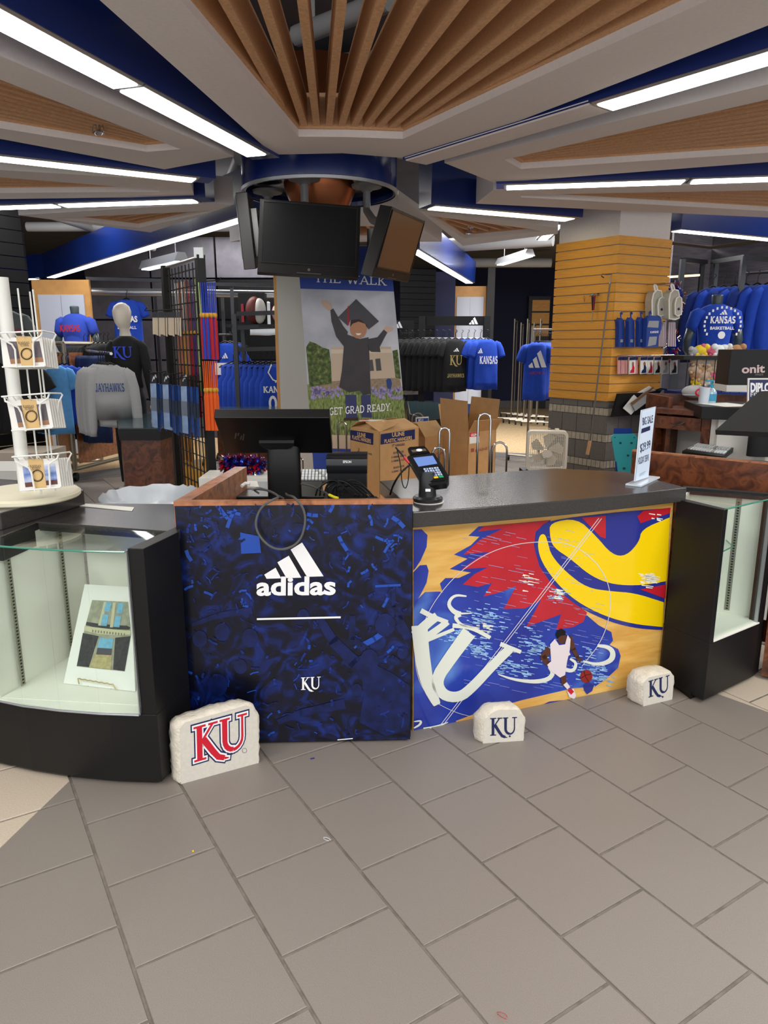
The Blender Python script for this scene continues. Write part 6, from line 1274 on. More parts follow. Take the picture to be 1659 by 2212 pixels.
# ================================================================== dark cabinets inside / behind the kiosk
def counter_piece(px, Y0, label, zt=.89, legs=True, glass=True, name='display_case', group='glass display cases of the kiosk'):
    """px: list of top outline photo points at z=zt, front edge first two or three"""
    pts = [Z(x, y, zt).xy for x, y in px]; c = sum(pts, Vector((0, 0)))/len(pts); t = thing(name, (c.x, c.y, 0), label, 'display case', group)
    ins = [p+(c-p)*.06 for p in pts]
    MB().prism([tuple(p) for p in pts], zt-.10, zt-.006).build('black_apron', 'black', t); MB().prism([tuple(p+(c-p)*.02) for p in pts], zt-.006, zt).build('glass_top', mat('dark_glass_top', (58, 78, 84), .08), t)
    MB().prism([tuple(p) for p in ins], 0, zt-.10).build('cabinet_body', 'burl', t); return t
counter_piece([(256, 925), (345, 925), (420, 905), (400, 888), (300, 890), (252, 908)], 6, 'black and copper display case behind the grid panel at left')
counter_piece([(885, 893), (925, 906), (1062, 886), (1058, 874), (880, 866)], 7, 'black topped glass case behind the open carton at right')
counter_piece([(462, 887), (540, 894), (612, 886), (606, 878), (470, 878)], 7, 'black topped glass case behind the register screen at left')
b0 = Z(256, 940, .80); MB().prism([(b0.x, b0.y), (b0.x+.07, b0.y), (b0.x+.07, b0.y+.07), (b0.x, b0.y+.07)], 0, .80) if False else None
# ================================================================== grid panel with cords and packs
gA, gB = P(432, 566, 4.55), P(357, 582, 5.15); gzt = 2.08; gd = (gB.xy-gA.xy).normalized(); gL = (gB.xy-gA.xy).length; gn = Vector((gd.y, -gd.x)); gn = gn if gn.y < 0 else -gn
t = thing('grid_panel', (*((gA.xy+gB.xy)/2), 0), 'tall black wire grid panel hung with cords and packets at left of the register', 'grid panel')
G3 = lambda s_, z, l=0: Vector((*(gA.xy+gd*s_+gn*l), z))
MB().box(tuple(G3(0, gzt/2)), (.05, .05, gzt), math.atan2(gd.y, gd.x)).build('end_post', 'darkm', t); MB().box(tuple(G3(gL, gzt/2)), (.05, .05, gzt), math.atan2(gd.y, gd.x)).build('end_post', 'darkm', t)
b = MB(); b.box(tuple(G3(.0, gzt+.01)), (.055, .055, .06)); b.build('post_cap', 'whitef', t)
for k in range(1, 10): MB().tube([G3(gL*k/10, .12), G3(gL*k/10, gzt-.03)], .0045, 5).build('grid_wire', 'darkm', t)
for k in range(20): MB().tube([G3(0, .15+k*.098, -.004), G3(gL, .15+k*.098, -.004)], .0045, 5).build('grid_wire', 'darkm', t)
MB().box(tuple(G3(gL/2, .05)), (gL, .4, .04), math.atan2(gd.y, gd.x)).build('foot_bar', 'darkm', t); MB().tube([G3(0, gzt-.01), G3(gL, gzt-.01)], .01, 6).build('top_bar', 'alu', t)
def cord(p, L1, L2, col, wcol, label, group, r=.009):
    q_ = thing('honor_cord', tuple(p-Vector((0, 0, L1+L2))), label, 'honor cord', group)
    b = MB(); b.tube([p+Vector((-.006, 0, 0)), p+Vector((-.004, 0, -L1))], .0035, 5); b.tube([p+Vector((.006, 0, 0)), p+Vector((.004, 0, -L1))], .0035, 5); b.build('cord_strands', col, q_)
    MB().ell(p-Vector((0, 0, L1)), .012, .012, .016, 8, 6).build('knot', 'gold', q_, smooth=True)
    b = MB(); b.lathe([(.006, 0), (r, -.03), (r*1.1, -L2), (.001, -L2)], p-Vector((0, 0, L1+.01)), 8); b.build('tassel', wcol, q_); return q_
# projecting right side: red and blue cords, orange cords
def hookx(x0, y0, x1, y1, Y, lab): return solo(MB().tube([P(x0, y0, Y), P(x1-6, y1+3, Y), P(x1, y1-4, Y)], .004, 6), 'display_hook', 'darkm', lab, 'hook')
hookx(430, 608, 478, 603, 4.55, 'upper black hook carrying blue and red cords'); hookx(440, 778, 479, 776, 4.5, 'lower black hook carrying orange cords')
cols = [('gcord', 'redf'), ('bcord', 'bcord'), ('bcord', 'redf'), ('bcord', 'bcord'), ('bcord', 'redf'), ('bcord', 'redf'), ('bcord', 'bcord'), ('bcord', 'redf')]
for i, (a, c_) in enumerate(cols): p = P(431+i*4.4, 610, 4.5-.01*(i % 2)); cord(p, .19, .25, a, c_, ['pale cord nearest the post with crimson tassel', 'blue cord with blue tassel next to the post', 'blue cord with crimson tassel in the middle left', 'blue cord with blue tassel in the middle', 'blue cord with crimson tassel in the middle right', 'blue cord with crimson tassel, third from outside', 'blue cord with blue tassel, second from outside', 'outermost blue cord with crimson tassel'][i], 'blue and crimson cords on the upper hook')
for i in range(5): solo(MB().lathe([(.004, 0), (.01, -.05), (.009, -.08), (.001, -.085)], P(440+i*4.6, 758, 4.56), 8), 'blue_tassel', 'kblue', 'short bright blue tassel tip below the crimson cords', 'tassel', 'short blue tassels')
for i in range(7): p = P(440+i*4.2, 780, 4.45-.01*(i % 2)); cord(p, .175, .235, 'orange', 'orange', 'bright orange honor cord with orange tassel on the lower hook', 'orange cords on the lower hook', .011)
back = [('whitef', .10), ('peach', .17), ('whitef', .24), ('peach', .30), ('redf', .37), ('purple', .44), ('gcord', .52), ('gcord', .60)]
for i, (c_, s_) in enumerate(back): p = G3(gL-s_*gL/.72-.02, 1.96, -.03); cord(p, .33, .36, c_ if c_ != 'purple' else 'purple', ['peach', 'peach', 'gold', 'peach', 'redf', 'purple', 'gcord', 'gcord'][i], ['white', 'peach', 'cream', 'coral', 'crimson', 'purple', 'pale green', 'rightmost pale green'][i]+' honor cord hanging behind the grid panel', 'cords behind the grid panel', .014)
for i in range(7): p = G3(.06+i*.085, 1.42, -.03); cord(p, .12, .2, ['peach', 'purple', 'redf'][i % 3], ['peach', 'purple', 'redf'][i % 3], ['first peach', 'first plum', 'first dark red', 'second peach', 'second plum', 'second dark red', 'last peach'][i]+' short cord behind the middle of the grid panel', 'short cords behind the grid panel', .011)
for i in range(8): p = G3(.05+i*.08, .92, -.03); cord(p, .18, .28, 'gold', 'gold' if i > 1 else 'purple', ['leftmost', 'second', 'third', 'fourth', 'fifth', 'sixth', 'seventh', 'last'][7-i]+' gold cord low behind the grid panel', 'gold cords low on the grid panel', .013)
# packets on hooks of the near face
for (x0, y0, Y) in ((330, 803, 4.85), (365, 806, 4.75), (400, 812, 4.6)): hookx(x0+30, y0-1, x0-6, y0+2, Y, ['rear black hook with packed stoles', 'middle black hook with packed stoles', 'front black hook with packed stoles'][(330, 365, 400).index(x0)])
film = mat('blue_cloth_in_film', (36, 78, 150), .3, noise_amt=.6, noise_scale=9, spec=.8); hdr = mat('dark_header_card', (24, 28, 40), .5)
films = [film, mat('pale_film', (112, 140, 180), .25, noise_amt=.5, noise_scale=9, spec=.9), mat('deep_blue_cloth_film', (22, 52, 110), .3, noise_amt=.5, noise_scale=12)]
for i in range(15):
    x = 333+i*6.6; Y = 4.88-.022*i; front = i in (0, 4, 10); wd2 = 9 if front else 2.6
    dy = [0, 6, -4, 3, 0, -6, 4, 8, 2, 6, 2, 7, -2, 9, 4][i]; q = [P(x-wd2+4, 922+i*1.1+dy, Y), P(x+wd2+4, 926+i*1.1+dy, Y-.02), P(x+wd2, 828+i*.6, Y-.02), P(x-wd2, 828+i*.6, Y)]
    tk = thing('stole_packet', tuple(q[0]), ['leftmost blue stole packet with dark header card', 'middle blue stole packet with dark header card', 'right blue stole packet with dark header card'][(0, 4, 10).index(i)] if front else 'blue graduation stole packet seen nearly edge on, hanging from the grid', 'packet', 'blue stole packets on the grid panel')
    MB().slab(q, (0, .018, 0)).build('film_packet', films[1] if front else films[i % 2*2], tk, bevel=.002)
    hw_ = 8 if front else 1.4; h_ = [P(x-hw_, 828+i*.6, Y), P(x+hw_, 828+i*.6, Y-.02), P(x+hw_-1, 803+i*.6, Y-.02), P(x-hw_-1, 803+i*.6, Y)]; MB().slab(h_, (0, .008, 0)).build('header_card', hdr, tk)
    if front: b = MB(); pz = Plane(q[3]-Vector((0, .025, 0)), (0, -1, 0)); pz.stroke(b, [(x-4, 824), (x-1, 812), (x, 820), (x+3, 809), (x+5, 816)], 1.2, lift=.002); b.build('script_mark', 'wink', tk)
    m_ = [(q[0]*(1-f)+q[3]*f, q[1]*(1-f)+q[2]*f) for f in (.38, .68)]; d_ = Vector((0, -.003, 0)); b = MB(); b.slab([m_[0][0]+d_, m_[0][1]+d_, m_[1][1]+d_, m_[1][0]+d_], (0, .002, 0)); b.build('dark_fold', mat('film_fold', (54, 66, 84), .3) if not front else mat('pale_fold', (96, 106, 122), .3), tk)
hookx(400, 668, 318, 668, 5.0, 'upper black hook with beige packets')
for i in range(12):
    x = 334+i*5; Y = 5.0-.02*i; wq = 5 if i in (0, 3, 7) else 1.7; q = [P(x-wq+1, 722+i % 3*2, Y), P(x+wq+1, 723+i % 3*2, Y), P(x+wq, 674, Y), P(x-wq, 674, Y)]
    tk = thing('pin_packet', tuple(q[0]), 'small beige pin packet in clear film on the upper grid hook', 'packet', 'beige pin packets on the grid panel'); MB().slab(q, (0, .006, 0)).build('beige_card', mat('beige_card', (206, 190, 168), .6), tk)
    MB().slab([P(x-wq, 686, Y-.004), P(x+wq, 686, Y-.004), P(x+wq, 674, Y-.004), P(x-wq, 674, Y-.004)], (0, .003, 0)).build('clear_header', hdr, tk)
# pom poms bin behind the desk wall
rng = random.Random(21)
def pompom(c, r, n, name, label, cols=('red', 'kblue', 'chrome'), zs=1.0):
    b = MB()
    for i in range(n):
        a, e = rng.uniform(0, 6.28), rng.uniform(-1.4, 1.4); d = Vector((math.cos(a)*math.cos(e), math.sin(a)*math.cos(e), math.sin(e)*zs)); p = Vector(c)+d*r*rng.uniform(.3, 1); s_ = Vector((-d.y, d.x, rng.uniform(-.5, .5)))*.008; b.cur = rng.randrange(3); b.flat([p-s_, p+s_, p+s_+d*.03+Vector((0, 0, -.012)), p-s_+d*.03+Vector((0, 0, -.012))])
    b.cur = 1; b.ell(tuple(c), r*.75, r*.75, r*.75*zs, 10, 7); o = b.build(name, [mat('red_foil', (190, 20, 44), .2, .6), mat('blue_foil', (24, 44, 150), .2, .6), 'chrome'], None, kind=None); o['label'] = label; o['category'] = 'pom pom'; return o
for i, x in enumerate((492, 508, 524, 540, 556)): o = pompom(P(x, 1000, 4.3), .042, 240, 'pompom', ['leftmost', 'second', 'middle', 'fourth', 'rightmost'][i]+' red and blue foil pom pom in the bin behind the desk wall'); o['group'] = 'pom poms behind the desk wall'
solo(MB().box((P(530, 1015, 4.3).x, 4.3, .395), (.5, .28, .79)), 'pompom_bin', 'white', 'white bin filled with foil pom poms behind the desk wall', 'bin')
o = pompom(P(1456, 645, 6.9), .10, 300, 'pompom', 'red and blue foil pom pom hanging at the right edge of the column', zs=1.7)
solo(MB().tube([P(1438, 622, 6.72), P(1456, 624, 6.9), P(1456, 640, 6.9)], .005, 6).tube([P(1455, 650, 6.9), P(1453, 740, 6.9)], .003, 5), 'display_hook', 'chrome', 'hook and cord carrying the foil pom poms at the column edge', 'hook')
o = pompom(P(1452, 745, 6.9), .07, 160, 'pompom', 'lower blue foil pom pom hanging at the right edge of the column', zs=1.8)
# ================================================================== garments
def garment(kind, m, w=.50, h=.72, seed=0):
    """mesh hanging from origin (hook at z=0), front faces -y"""
    b = MB(); rg = random.Random(seed)
    prof = {'tee': [(-.10, .075, .025), (-.12, .12, .04), (-.15, .18, .045), (-.20, .205, .052), (-.30, .205, .06), (-.50, .205, .065), (-h*.9-.05, .21, .068), (-h-.08, .215, .066)],
            'sweat': [(-.10, .075, .03), (-.125, .13, .045), (-.165, .20, .05), (-.24, .22, .06), (-.4, .225, .07), (-.6, .225, .075), (-h-.0, .215, .07), (-h-.05, .19, .06), (-h-.09, .19, .06)],
            'jersey': [(-.11, .05, .02), (-.13, .13, .03), (-.15, .15, .04), (-.24, .15, .05), (-.32, .20, .06), (-.5, .21, .065), (-h*.9-.05, .22, .07), (-h-.12, .225, .068)],
            'pants': [(-.06, .17, .04), (-.1, .18, .05), (-.3, .20, .06), (-.6, .19, .06), (-.9, .17, .055), (-1.05, .165, .05)]}[kind]
    sc = w/.50; N = 28; rings = []
    ph = rg.uniform(0, 6)
    for z, hx, hy in prof:
        ring = []
        fold = .010*min(1, max(0, (-z-.2)*2))
        for k in range(N):
            a = 2*math.pi*k/N; x = hx*sc*math.copysign(abs(math.cos(a))**.8, math.cos(a)); y = hy*math.sin(a)
            y += fold*math.sin(x*38+ph+z*3)*(1 if math.sin(a) < 0 else .6); ring.append(Vector((x, y, z+(.008*math.sin(x*20+ph) if z == prof[-1][0] else 0)-(.02*(1-abs(math.cos(a))) if z == prof[0][0] and math.sin(a) < 0 else 0))))
        rings.append(ring)
    b.loft(rings[::-1])
    if kind in ('tee', 'sweat'):
        for s_ in (-1, 1):
            L = [(.15, -.150, .035), (.20, -.185, .058), (.235, -.245, .062), (.262, -.315, .062), (.275, -.345, .062)] if kind == 'tee' else [(.16, -.155, .04), (.215, -.20, .058), (.25, -.32, .056), (.272, -.50, .05), (.28, -.68, .042), (.282, -.72, .034), (.283, -.76, .034)]
            rr = []
            for j, (x, z, r) in enumerate(L):
                tx, tz = (L[min(j+1, len(L)-1)][0]-L[max(j-1, 0)][0]), (L[min(j+1, len(L)-1)][1]-L[max(j-1, 0)][1]); q_ = math.hypot(tx, tz); nx = Vector((-tz/q_, 0, tx/q_))
                rr.append([Vector((s_*x*sc, 0, z))+Vector((s_*nx.x, 0, nx.z))*r*math.cos(q*math.pi/6)+Vector((0, r*.62*math.sin(q*math.pi/6), 0)) for q in range(12)])
            b.loft(rr)
    return b
PROTO = {}
def proto_garment(kind, m, w=.5, h=.72, extra=None, key=None, hanger='blackp'):
    key = key or (kind, m, w, h)
    o = garment(kind, m, w, h, seed=len(PROTO)).build({'tee': 'hanging_shirt', 'sweat': 'hanging_sweatshirt', 'jersey': 'hanging_jersey', 'pants': 'hanging_trousers'}[kind], m, None, smooth='full')
    hb = MB().tube([(0, 0, -.08), (0, 0, -.015), (.012, 0, .0), (.022, 0, .012), (.012, 0, .026), (0, 0, .026)], .004, 6); hb.tube([(-.17*w/.5, 0, -.155), (0, 0, -.082), (.17*w/.5, 0, -.155)], .009, 6); hb.build('hanger', hanger, o, smooth=True)
    o['label'] = 'x'; o['category'] = 'garment'
    if extra: extra(o)
    PROTO[key] = o; return o
used_p = set()
def hang(kind, m, start, step, n, rz, front_label, back_label, group, w=.5, h=.72, cat='shirt', extra=None, front_last=False, colors=None):
    """row of garments along a rail; the first is the one the photo shows from the front"""
    fo = proto_garment(kind, m, w, h, extra); fo.location = start; fo.rotation_euler = (0, 0, rz); fo['label'] = front_label; fo['category'] = cat; fo['group'] = group
    po = None
    for i in range(1, n):
        mm = colors[i % len(colors)] if colors else m
        if po is None or colors: po = proto_garment(kind, mm, w, h); tgt = po
        else: tgt = dup(po)
        tgt.location = Vector(start)+Vector(step)*i; tgt.rotation_euler = (0, 0, rz+random.Random(i).uniform(-.06, .06)); tgt['label'] = back_label; tgt['category'] = cat; tgt['group'] = group
    return fo
def chest(s, font, x0, x1, z, hgt, m, y=-.078, name='chest_lettering', **k):
    def f(o):
        b = MB(); text_into(b, s, Vector((x0, y, z)), Vector((x1-x0, 0, 0)), Vector((0, 0, hgt)), Vector((0, -1, 0)), font, lift=.002, **k); b.build(name, m, o)
    return f
def bars_on(x0, x1, z, hgt, y=-.078, m='wink'):
    def f(o):
        b = MB()
        for q in three_bars(Vector((x0, y, z)), Vector((x1-x0, 0, 0)), Vector((0, 0, hgt)), Vector((0, -1, 0)), .002): b.flat(q)
        b.build('logo_bars', m, o)
    return f
def multi(*fs):
    def f(o):
        for g_ in fs: g_(o)
    return f
def rail(a, b_, label, posts=True, m='steel', base=0.0, r=.014, name='clothes_rack', wheels=True, group='clothes racks'):
    a = Vector(a); b_ = Vector(b_); t = thing(name, ((a.x+b_.x)/2, (a.y+b_.y)/2, base), label, 'clothes rack', group)
    MB().tube([a, b_], r, 8).build('hanging_rail', m, t, smooth=True)
    if posts:
        for p in (a, b_):
            MB().tube([p+Vector((0, 0, .03)), Vector((p.x, p.y, base+.08))], r*1.1, 8).build('post', m, t, smooth=True)
            d = (b_-a).normalized(); n = Vector((-d.y, d.x, 0))*.28; MB().tube([Vector((p.x, p.y, base+.08))-n, Vector((p.x, p.y, base+.08))+n], r*1.1, 8).build('foot', m, t)
            for s_ in (-1, 1):
                if wheels: MB().tube([Vector((p.x, p.y, base+.035))+n*s_+Vector((-.012, 0, 0)), Vector((p.x, p.y, base+.035))+n*s_+Vector((.012, 0, 0))], .035, 12).build('castor', 'blackp', t)
    return t
# ---- right middle: sports fixture with black tees, jerseys, sweatshirts
Ym = 10.6; K = Ym/FPX
def fixture(xl, xr, ytop, Y, label, ymid):
    a, b_ = P(xl, ytop, Y), P(xr, ytop, Y-.2); t = thing('garment_fixture', ((a.x+b_.x)/2, Y, 0), label, 'clothes rack', 'black garment fixtures')
    MB().box((a.x, a.y, a.z/2), (.09, .09, a.z)).build('post', 'darkm', t); MB().box((b_.x, b_.y, b_.z/2), (.09, .09, b_.z)).build('post', 'darkm', t)
    MB().slab([a-Vector((0, 0, .13)), b_-Vector((0, 0, .13)), b_+Vector((0, 0, .0)), a+Vector((0, 0, .0))], (0, .05, 0)).build('header_bar', 'blackp', t)
    MB().tube([a-Vector((0, .05, .32)), b_-Vector((0, .05, .32))], .018, 8).build('cross_rail', 'alu', t, smooth=True)
    b = MB(); o = b_-Vector((.26, .03, .115))
    for q in three_bars(o, Vector((.13, 0, 0)), Vector((0, 0, .1)), Vector((0, -1, 0)), .002): b.flat(q)
    b.build('logo_bars', 'wink', t)
    MB().box(((a.x+b_.x)/2, Y+.2, .03), ((b_-a).length, .5, .06)).build('base_plate', 'darkm', t); return t
fixture(912, 1052, 683, 10.9, 'black garment fixture with white logo holding black tees and blue jerseys', 0)
fixture(830, 888, 692, 11.6, 'black garment fixture holding grey blue raglan shirts, half behind the banner', 0)
gb_ = mat('gold_ink', (176, 158, 92), .6)
hang('tee', 'blackf', P(984, 716, 10.2), (-.085, .06, 0), 14, .12, 'black tee with gold print at the front of the fixture row', 'plain black tee in the row behind the gold printed one', 'black tees on the fixture', extra=multi(bars_on(-.04, .04, -.27, .05), chest('KU', 'ku', -.09, .09, -.45, .13, gb_), chest('JAYHAWKS', 'slab', -.12, .12, -.62, .05, gb_, w=.22)), h=.74, w=.40)
hang('tee', 'kblue', P(1052, 716, 10.1), (-.075, .10, 0), 8, .2, 'royal blue KANSAS button jersey at the front of its row', 'royal blue jersey behind the KANSAS button jersey', 'royal blue jerseys on the fixture', extra=multi(bars_on(-.15, -.08, -.29, .07), chest('KANSAS', 'slab', -.12, .14, -.43, .10, 'wink', w=.22)), h=.70, w=.40)
for i in range(3): hang('sweat', 'whitef' if i == 0 else 'greyf', P(872+i*10, 722, 11.3-.1*i), (-.05, .05, 0), 3, .3, ['pale grey long sleeve shirt beside the banner', 'grey sweatshirt with blue shoulders beside the banner', 'second grey raglan sweatshirt near the fixture post'][i], ['pale long sleeve shirt deeper in the rack', 'grey raglan shirt deeper in the rack', 'another grey raglan shirt deeper in the rack'][i], 'raglan shirts beside the banner', h=.8, w=.32)
hang('tee', 'kblue', P(885, 722, 10.9), (.075, .03, 0), 3, .3, 'blue short sleeve overshirt at the left of the fixture', 'blue short sleeve overshirt next in the rack', 'blue overshirts on the fixture', h=.45, w=.4)
# ---- right: rolling rack with blue tee
rail(P(1150, 712, 9.7), P(1215, 712, 10.4), 'chrome rolling rack carrying blue logo tees left of the column')
hang('tee', 'kblue', P(1160, 722, 9.5), (.045, .09, 0), 9, .12, 'royal blue tee with white three bar logo left of the column', 'royal blue tee behind the logo tee', 'royal blue tees on the rolling rack', extra=multi(bars_on(-.12, .12, -.42, .22), chest('ARCHIVE', 'slab', -.10, .10, -.50, .03, 'redf', w=.2)), h=.76, w=.38)
for i in range(5):
    x = 1112+i*14; p = P(x, 692+(i % 2)*8, 15.0-.2*i); rail(p, (p.x+.25, p.y+1.1, p.z), ['leftmost', 'second', 'third', 'fourth', 'last'][i]+' empty chrome rolling rack parked by the navy wall')
# ---- far right
rngp = random.Random(4)
gw = mat('grey_plank_wall', (112, 108, 116), .8, noise_amt=.22, noise_scale=5, stretch=(1, 1, 8))
t = thing('panelled_wall', (4.6, 9.2, 0), 'grey embossed panel wall behind the right clothes fixtures', 'wall panel')
pw = [(1440, 8.9), (1522, 9.3), (1700, 8.3)]
for (xa, Ya), (xb, Yb) in zip(pw, pw[1:]):
    a = P(xa, 700, Ya); b_ = P(xb, 700, Yb)
    for k in range(5): z0, z1 = .02+k*.68, .66+k*.68; MB().hexa([(a.x, a.y, z0), (b_.x, b_.y, z0), (b_.x, b_.y+.06, z0), (a.x, a.y+.06, z0), (a.x, a.y, z1), (b_.x, b_.y, z1), (b_.x, b_.y+.06, z1), (a.x, a.y+.06, z1)]).build('wall_panel', gw if k > 2 else 'greyw', t)
def tube_frame(pts, label, w_=.045, name='garment_stand', group='black wall frames'):
    b = MB(); c = Vector(pts[0][0]); t = thing(name, (c.x, c.y, 0), label, 'frame', group)
    for a, b_ in pts:
        a, b_ = Vector(a), Vector(b_); d = (b_-a).normalized(); s_ = d.cross(Vector((0, 0, 1))); s_ = s_.normalized()*w_/2 if s_.length > .1 else Vector((w_/2, 0, 0)); u = d.cross(s_).normalized()*w_/2
        MB().hexa([a-s_-u, a+s_-u, a+s_+u, a-s_+u, b_-s_-u, b_+s_-u, b_+s_+u, b_-s_+u]).build('frame_bar', mat('slate_metal', (64, 66, 70), .4, .4), t)
    return t
def vbar(x, y, Y): p = P(x, y, Y); return (p, Vector((p.x, p.y, 0)))
tube_frame([vbar(1475, 560, 7.6), vbar(1608, 553, 7.2), (P(1475, 562, 7.6), P(1525, 566, 8.8)), (P(1540, 566, 8.6), P(1612, 555, 7.2)), vbar(1518, 568, 8.8), vbar(1548, 566, 8.6), (P(1612, 556, 7.2), P(1680, 562, 7.0))], 'slate metal upright frame around the blue tee mannequin')
tube_frame([vbar(1468, 716, 7.9), (P(1468, 716, 7.9), P(1530, 716, 8.2))], 'lower slate metal frame beside the column')
solo(MB().slab([P(1445, 600, 8.0), P(1512, 596, 8.4), P(1512, 592, 8.4), P(1445, 596, 8.0)], (0, .05, 0)), 'shelf_lamp', mat('warm_strip', (255, 230, 190), .5, emit=((255, 214, 160), 2)), 'warm light strip on the wall frame right of the column', 'lamp')
t = rail(P(1605, 590, 7.6), P(1740, 584, 6.8), 'rail of royal blue hoodies at the far right', posts=False, m='darkm')
hang('sweat', 'kblue', P(1690, 588, 7.0), (-.07, .08, 0), 7, -.35, 'frontmost royal blue hoodie at the far right edge', 'royal blue hoodie behind the frontmost one at the far right', 'royal blue hoodies at far right', h=.66, w=.42, cat='hoodie', colors=['dblue', 'kblue'])
# male torso mannequins
def torso(c, S, shirt, skin_, label, extra=None, rz=0, group='half body mannequins'):
    t = thing('torso_mannequin', c, label, 'mannequin', group, rz=rz)
    def add(b, name, m, **k):
        o = b.build(name, m, None, smooth='full'); o.parent = t; return o
    b = MB(); R = lambda rows: [[Vector((x0+hx*math.cos(2*math.pi*k/24), y0+hy*math.sin(2*math.pi*k/24), z))*S for k in range(24)] for z, hx, hy, x0, y0 in rows]
    b.loft(R([(-.30, .165, .10, 0, 0), (-.10, .165, .105, 0, 0), (.08, .175, .11, 0, 0), (.22, .19, .12, 0, 0), (.32, .20, .115, 0, .01), (.38, .19, .10, 0, .01), (.42, .14, .08, 0, .01), (.445, .075, .065, 0, .01)]))
    for s_ in (-1, 1):
        b.loft([[Vector((s_*(x+r*math.cos(2*math.pi*k/14)*.8), y+r*math.sin(2*math.pi*k/14), z+r*.55*math.cos(2*math.pi*k/14)))*S for k in range(14)] for x, z, r, y in ((.15, .37, .07, .01), (.215, .33, .075, .01), (.245, .24, .068, .01), (.262, .17, .066, .015))])
    so = add(b, 'tee_shirt', shirt)
    b = MB(); b.lathe([(.062*S, .40*S), (.055*S, .47*S), (.06*S, .53*S), (.055*S, .545*S), (.001, .55*S)], (0, .01*S, 0), 20); add(b, 'neck', skin_)
    for s_ in (-1, 1): b = MB(); b.tube([Vector((s_*.25, .012, .20))*S, Vector((s_*.285, .02, .06))*S, Vector((s_*.275, .05, -.03))*S, Vector((s_*.19, .10, -.12))*S], .052*S, 12, r2=.035*S); add(b, 'arm', skin_)
    b = MB(); b.lathe([(.15*S, -.32*S), (.16*S, -.29*S)], (0, 0, 0), 20); add(b, 'torso_base', skin_)
    L = c[2]-.32*S; b = MB(); b.lathe([(.2, -c[2]), (.2, -c[2]+.02), (.02, -c[2]+.03), (.02, -.3*S), (.001, -.3*S)], (0, 0, 0), 20); add(b, 'stand', 'steel')
    if extra: extra(t)
    return t
def on(t, s, font, x0, x1, z, h_, m, y, **k):
    b = MB(); text_into(b, s, Vector((x0, y, z)), Vector((x1-x0, 0, 0)), Vector((0, 0, h_)), Vector((0, -1, 0)), font, lift=.002, **k); o = b.build('chest_lettering', m, None); o.parent = t
def deco_r(t):
    y = -.15; on(t, 'KANSAS', 'slab', -.115, .115, .20, .06, 'wink', y, w=.24); on(t, 'BASKETBALL', 'sans', -.11, .11, .145, .025, 'wink', y, bold=.03)
    b = MB()
    for q in three_bars(Vector((-.035, y, .275)), Vector((.07, 0, 0)), Vector((0, 0, .045)), Vector((0, -1, 0)), .002): b.flat(q)
    b.flat([Vector((.034*math.cos(k*.5), y-.002, .095+.034*math.sin(k*.5))) for k in range(12)])
    o = b.build('chest_logo', 'wink', None); o.parent = t
    b = MB()
    for i in range(18):
        if i in (8, 9): pass
        a = math.radians(-35+i*250/17); p = Vector((.165*math.cos(a), y+.004*0, .19+.15*math.sin(a))); b.box((p.x, y-.002, p.z), (.016, .003, .022), 0)
    o = b.build('circle_lettering', 'wink', None, kind='stuff'); o.parent = t
pm_ = P(1545, 700, 6.9); S_ = .84
torso((pm_.x, 6.9, P(1545, 640, 6.9).z-.53*S_), S_, 'kblue', 'mannd', 'slate torso mannequin in royal blue KANSAS tee at right', deco_r)
# plush bin
pbx = P(1540, 768, 6.3); t = thing('plush_bin', (pbx.x, 6.3, 0), 'black wire bin heaped with small plush toys at right', 'bin'); bz0, bz1 = P(1540, 845, 6.3).z, pbx.z; bw = .34
MB().box((pbx.x, 6.3, bz1-.015), (bw*2.05, .5, .03)).build('top_rim', 'darkm', t)
for k in range(9): x = pbx.x-bw+.03+k*bw*2/9; MB().tube([Vector((x, 6.06, bz1)), Vector((x, 6.06, bz0))], .004, 5).build('wire', 'darkm', t)
MB().box((pbx.x, 6.3, bz0/2), (bw*1.8, .45, bz0)).build('bin_body', 'dblue', t)
pcs = [('greyf', 'grey'), ('beigep', 'beige'), ('pinkp', 'pink'), ('whitef', 'white'), ('yelp', 'yellow'), ('brp', 'brown')]
M['beigep'] = mat('beige_plush', (196, 170, 146), .95); M['pinkp'] = mat('pink_plush', (206, 96, 128), .95); M['yelp'] = mat('yellow_plush', (230, 200, 50), .9); M['brp'] = mat('tan_plush', (176, 132, 92), .95)
for i in range(34):
    top = i < 8; m, nm = pcs[[0, 4, 2, 2, 3, 3, 1, 5][i] if top else rngp.randrange(6) if i % 3 else 1]
    if top: c = P(1500+i*13, 760-(i % 3)*3, 6.15)
    else: c = P(1502+(i-8) % 7*13+rngp.uniform(-3, 3), 782+(i-8)//7*15+rngp.uniform(-3, 3), 6.12)
    b = MB(); r = rngp.uniform(.035, .05); b.ell(c, r*1.25, r, r, 12, 8); b.ell(c+Vector((rngp.choice((-1, 1))*r*.9, -r*.4, r*.6)), r*.6, r*.6, r*.6, 10, 7)
    for s_ in (-1, 1): b.ell(c+Vector((s_*r*.8, -r*.5, -r*.7)), r*.35, r*.5, r*.35, 8, 6)
    o = solo(b, 'plush_toy', m, ('%s plush toy lying on top of the wire bin' % nm) if top else ('%s plush toy inside the wire bin' % nm), 'plush toy', 'plush toys in the wire bin', smooth='full')
o = solo(MB().ell(P(1500, 846, 5.0), .085, .07, .045, 16, 8).box(tuple(P(1488, 853, 4.95)), (.07, .05, .008)), 'baseball_cap', 'greyf', 'grey cap lying on the copper back wall', 'cap', smooth='full')
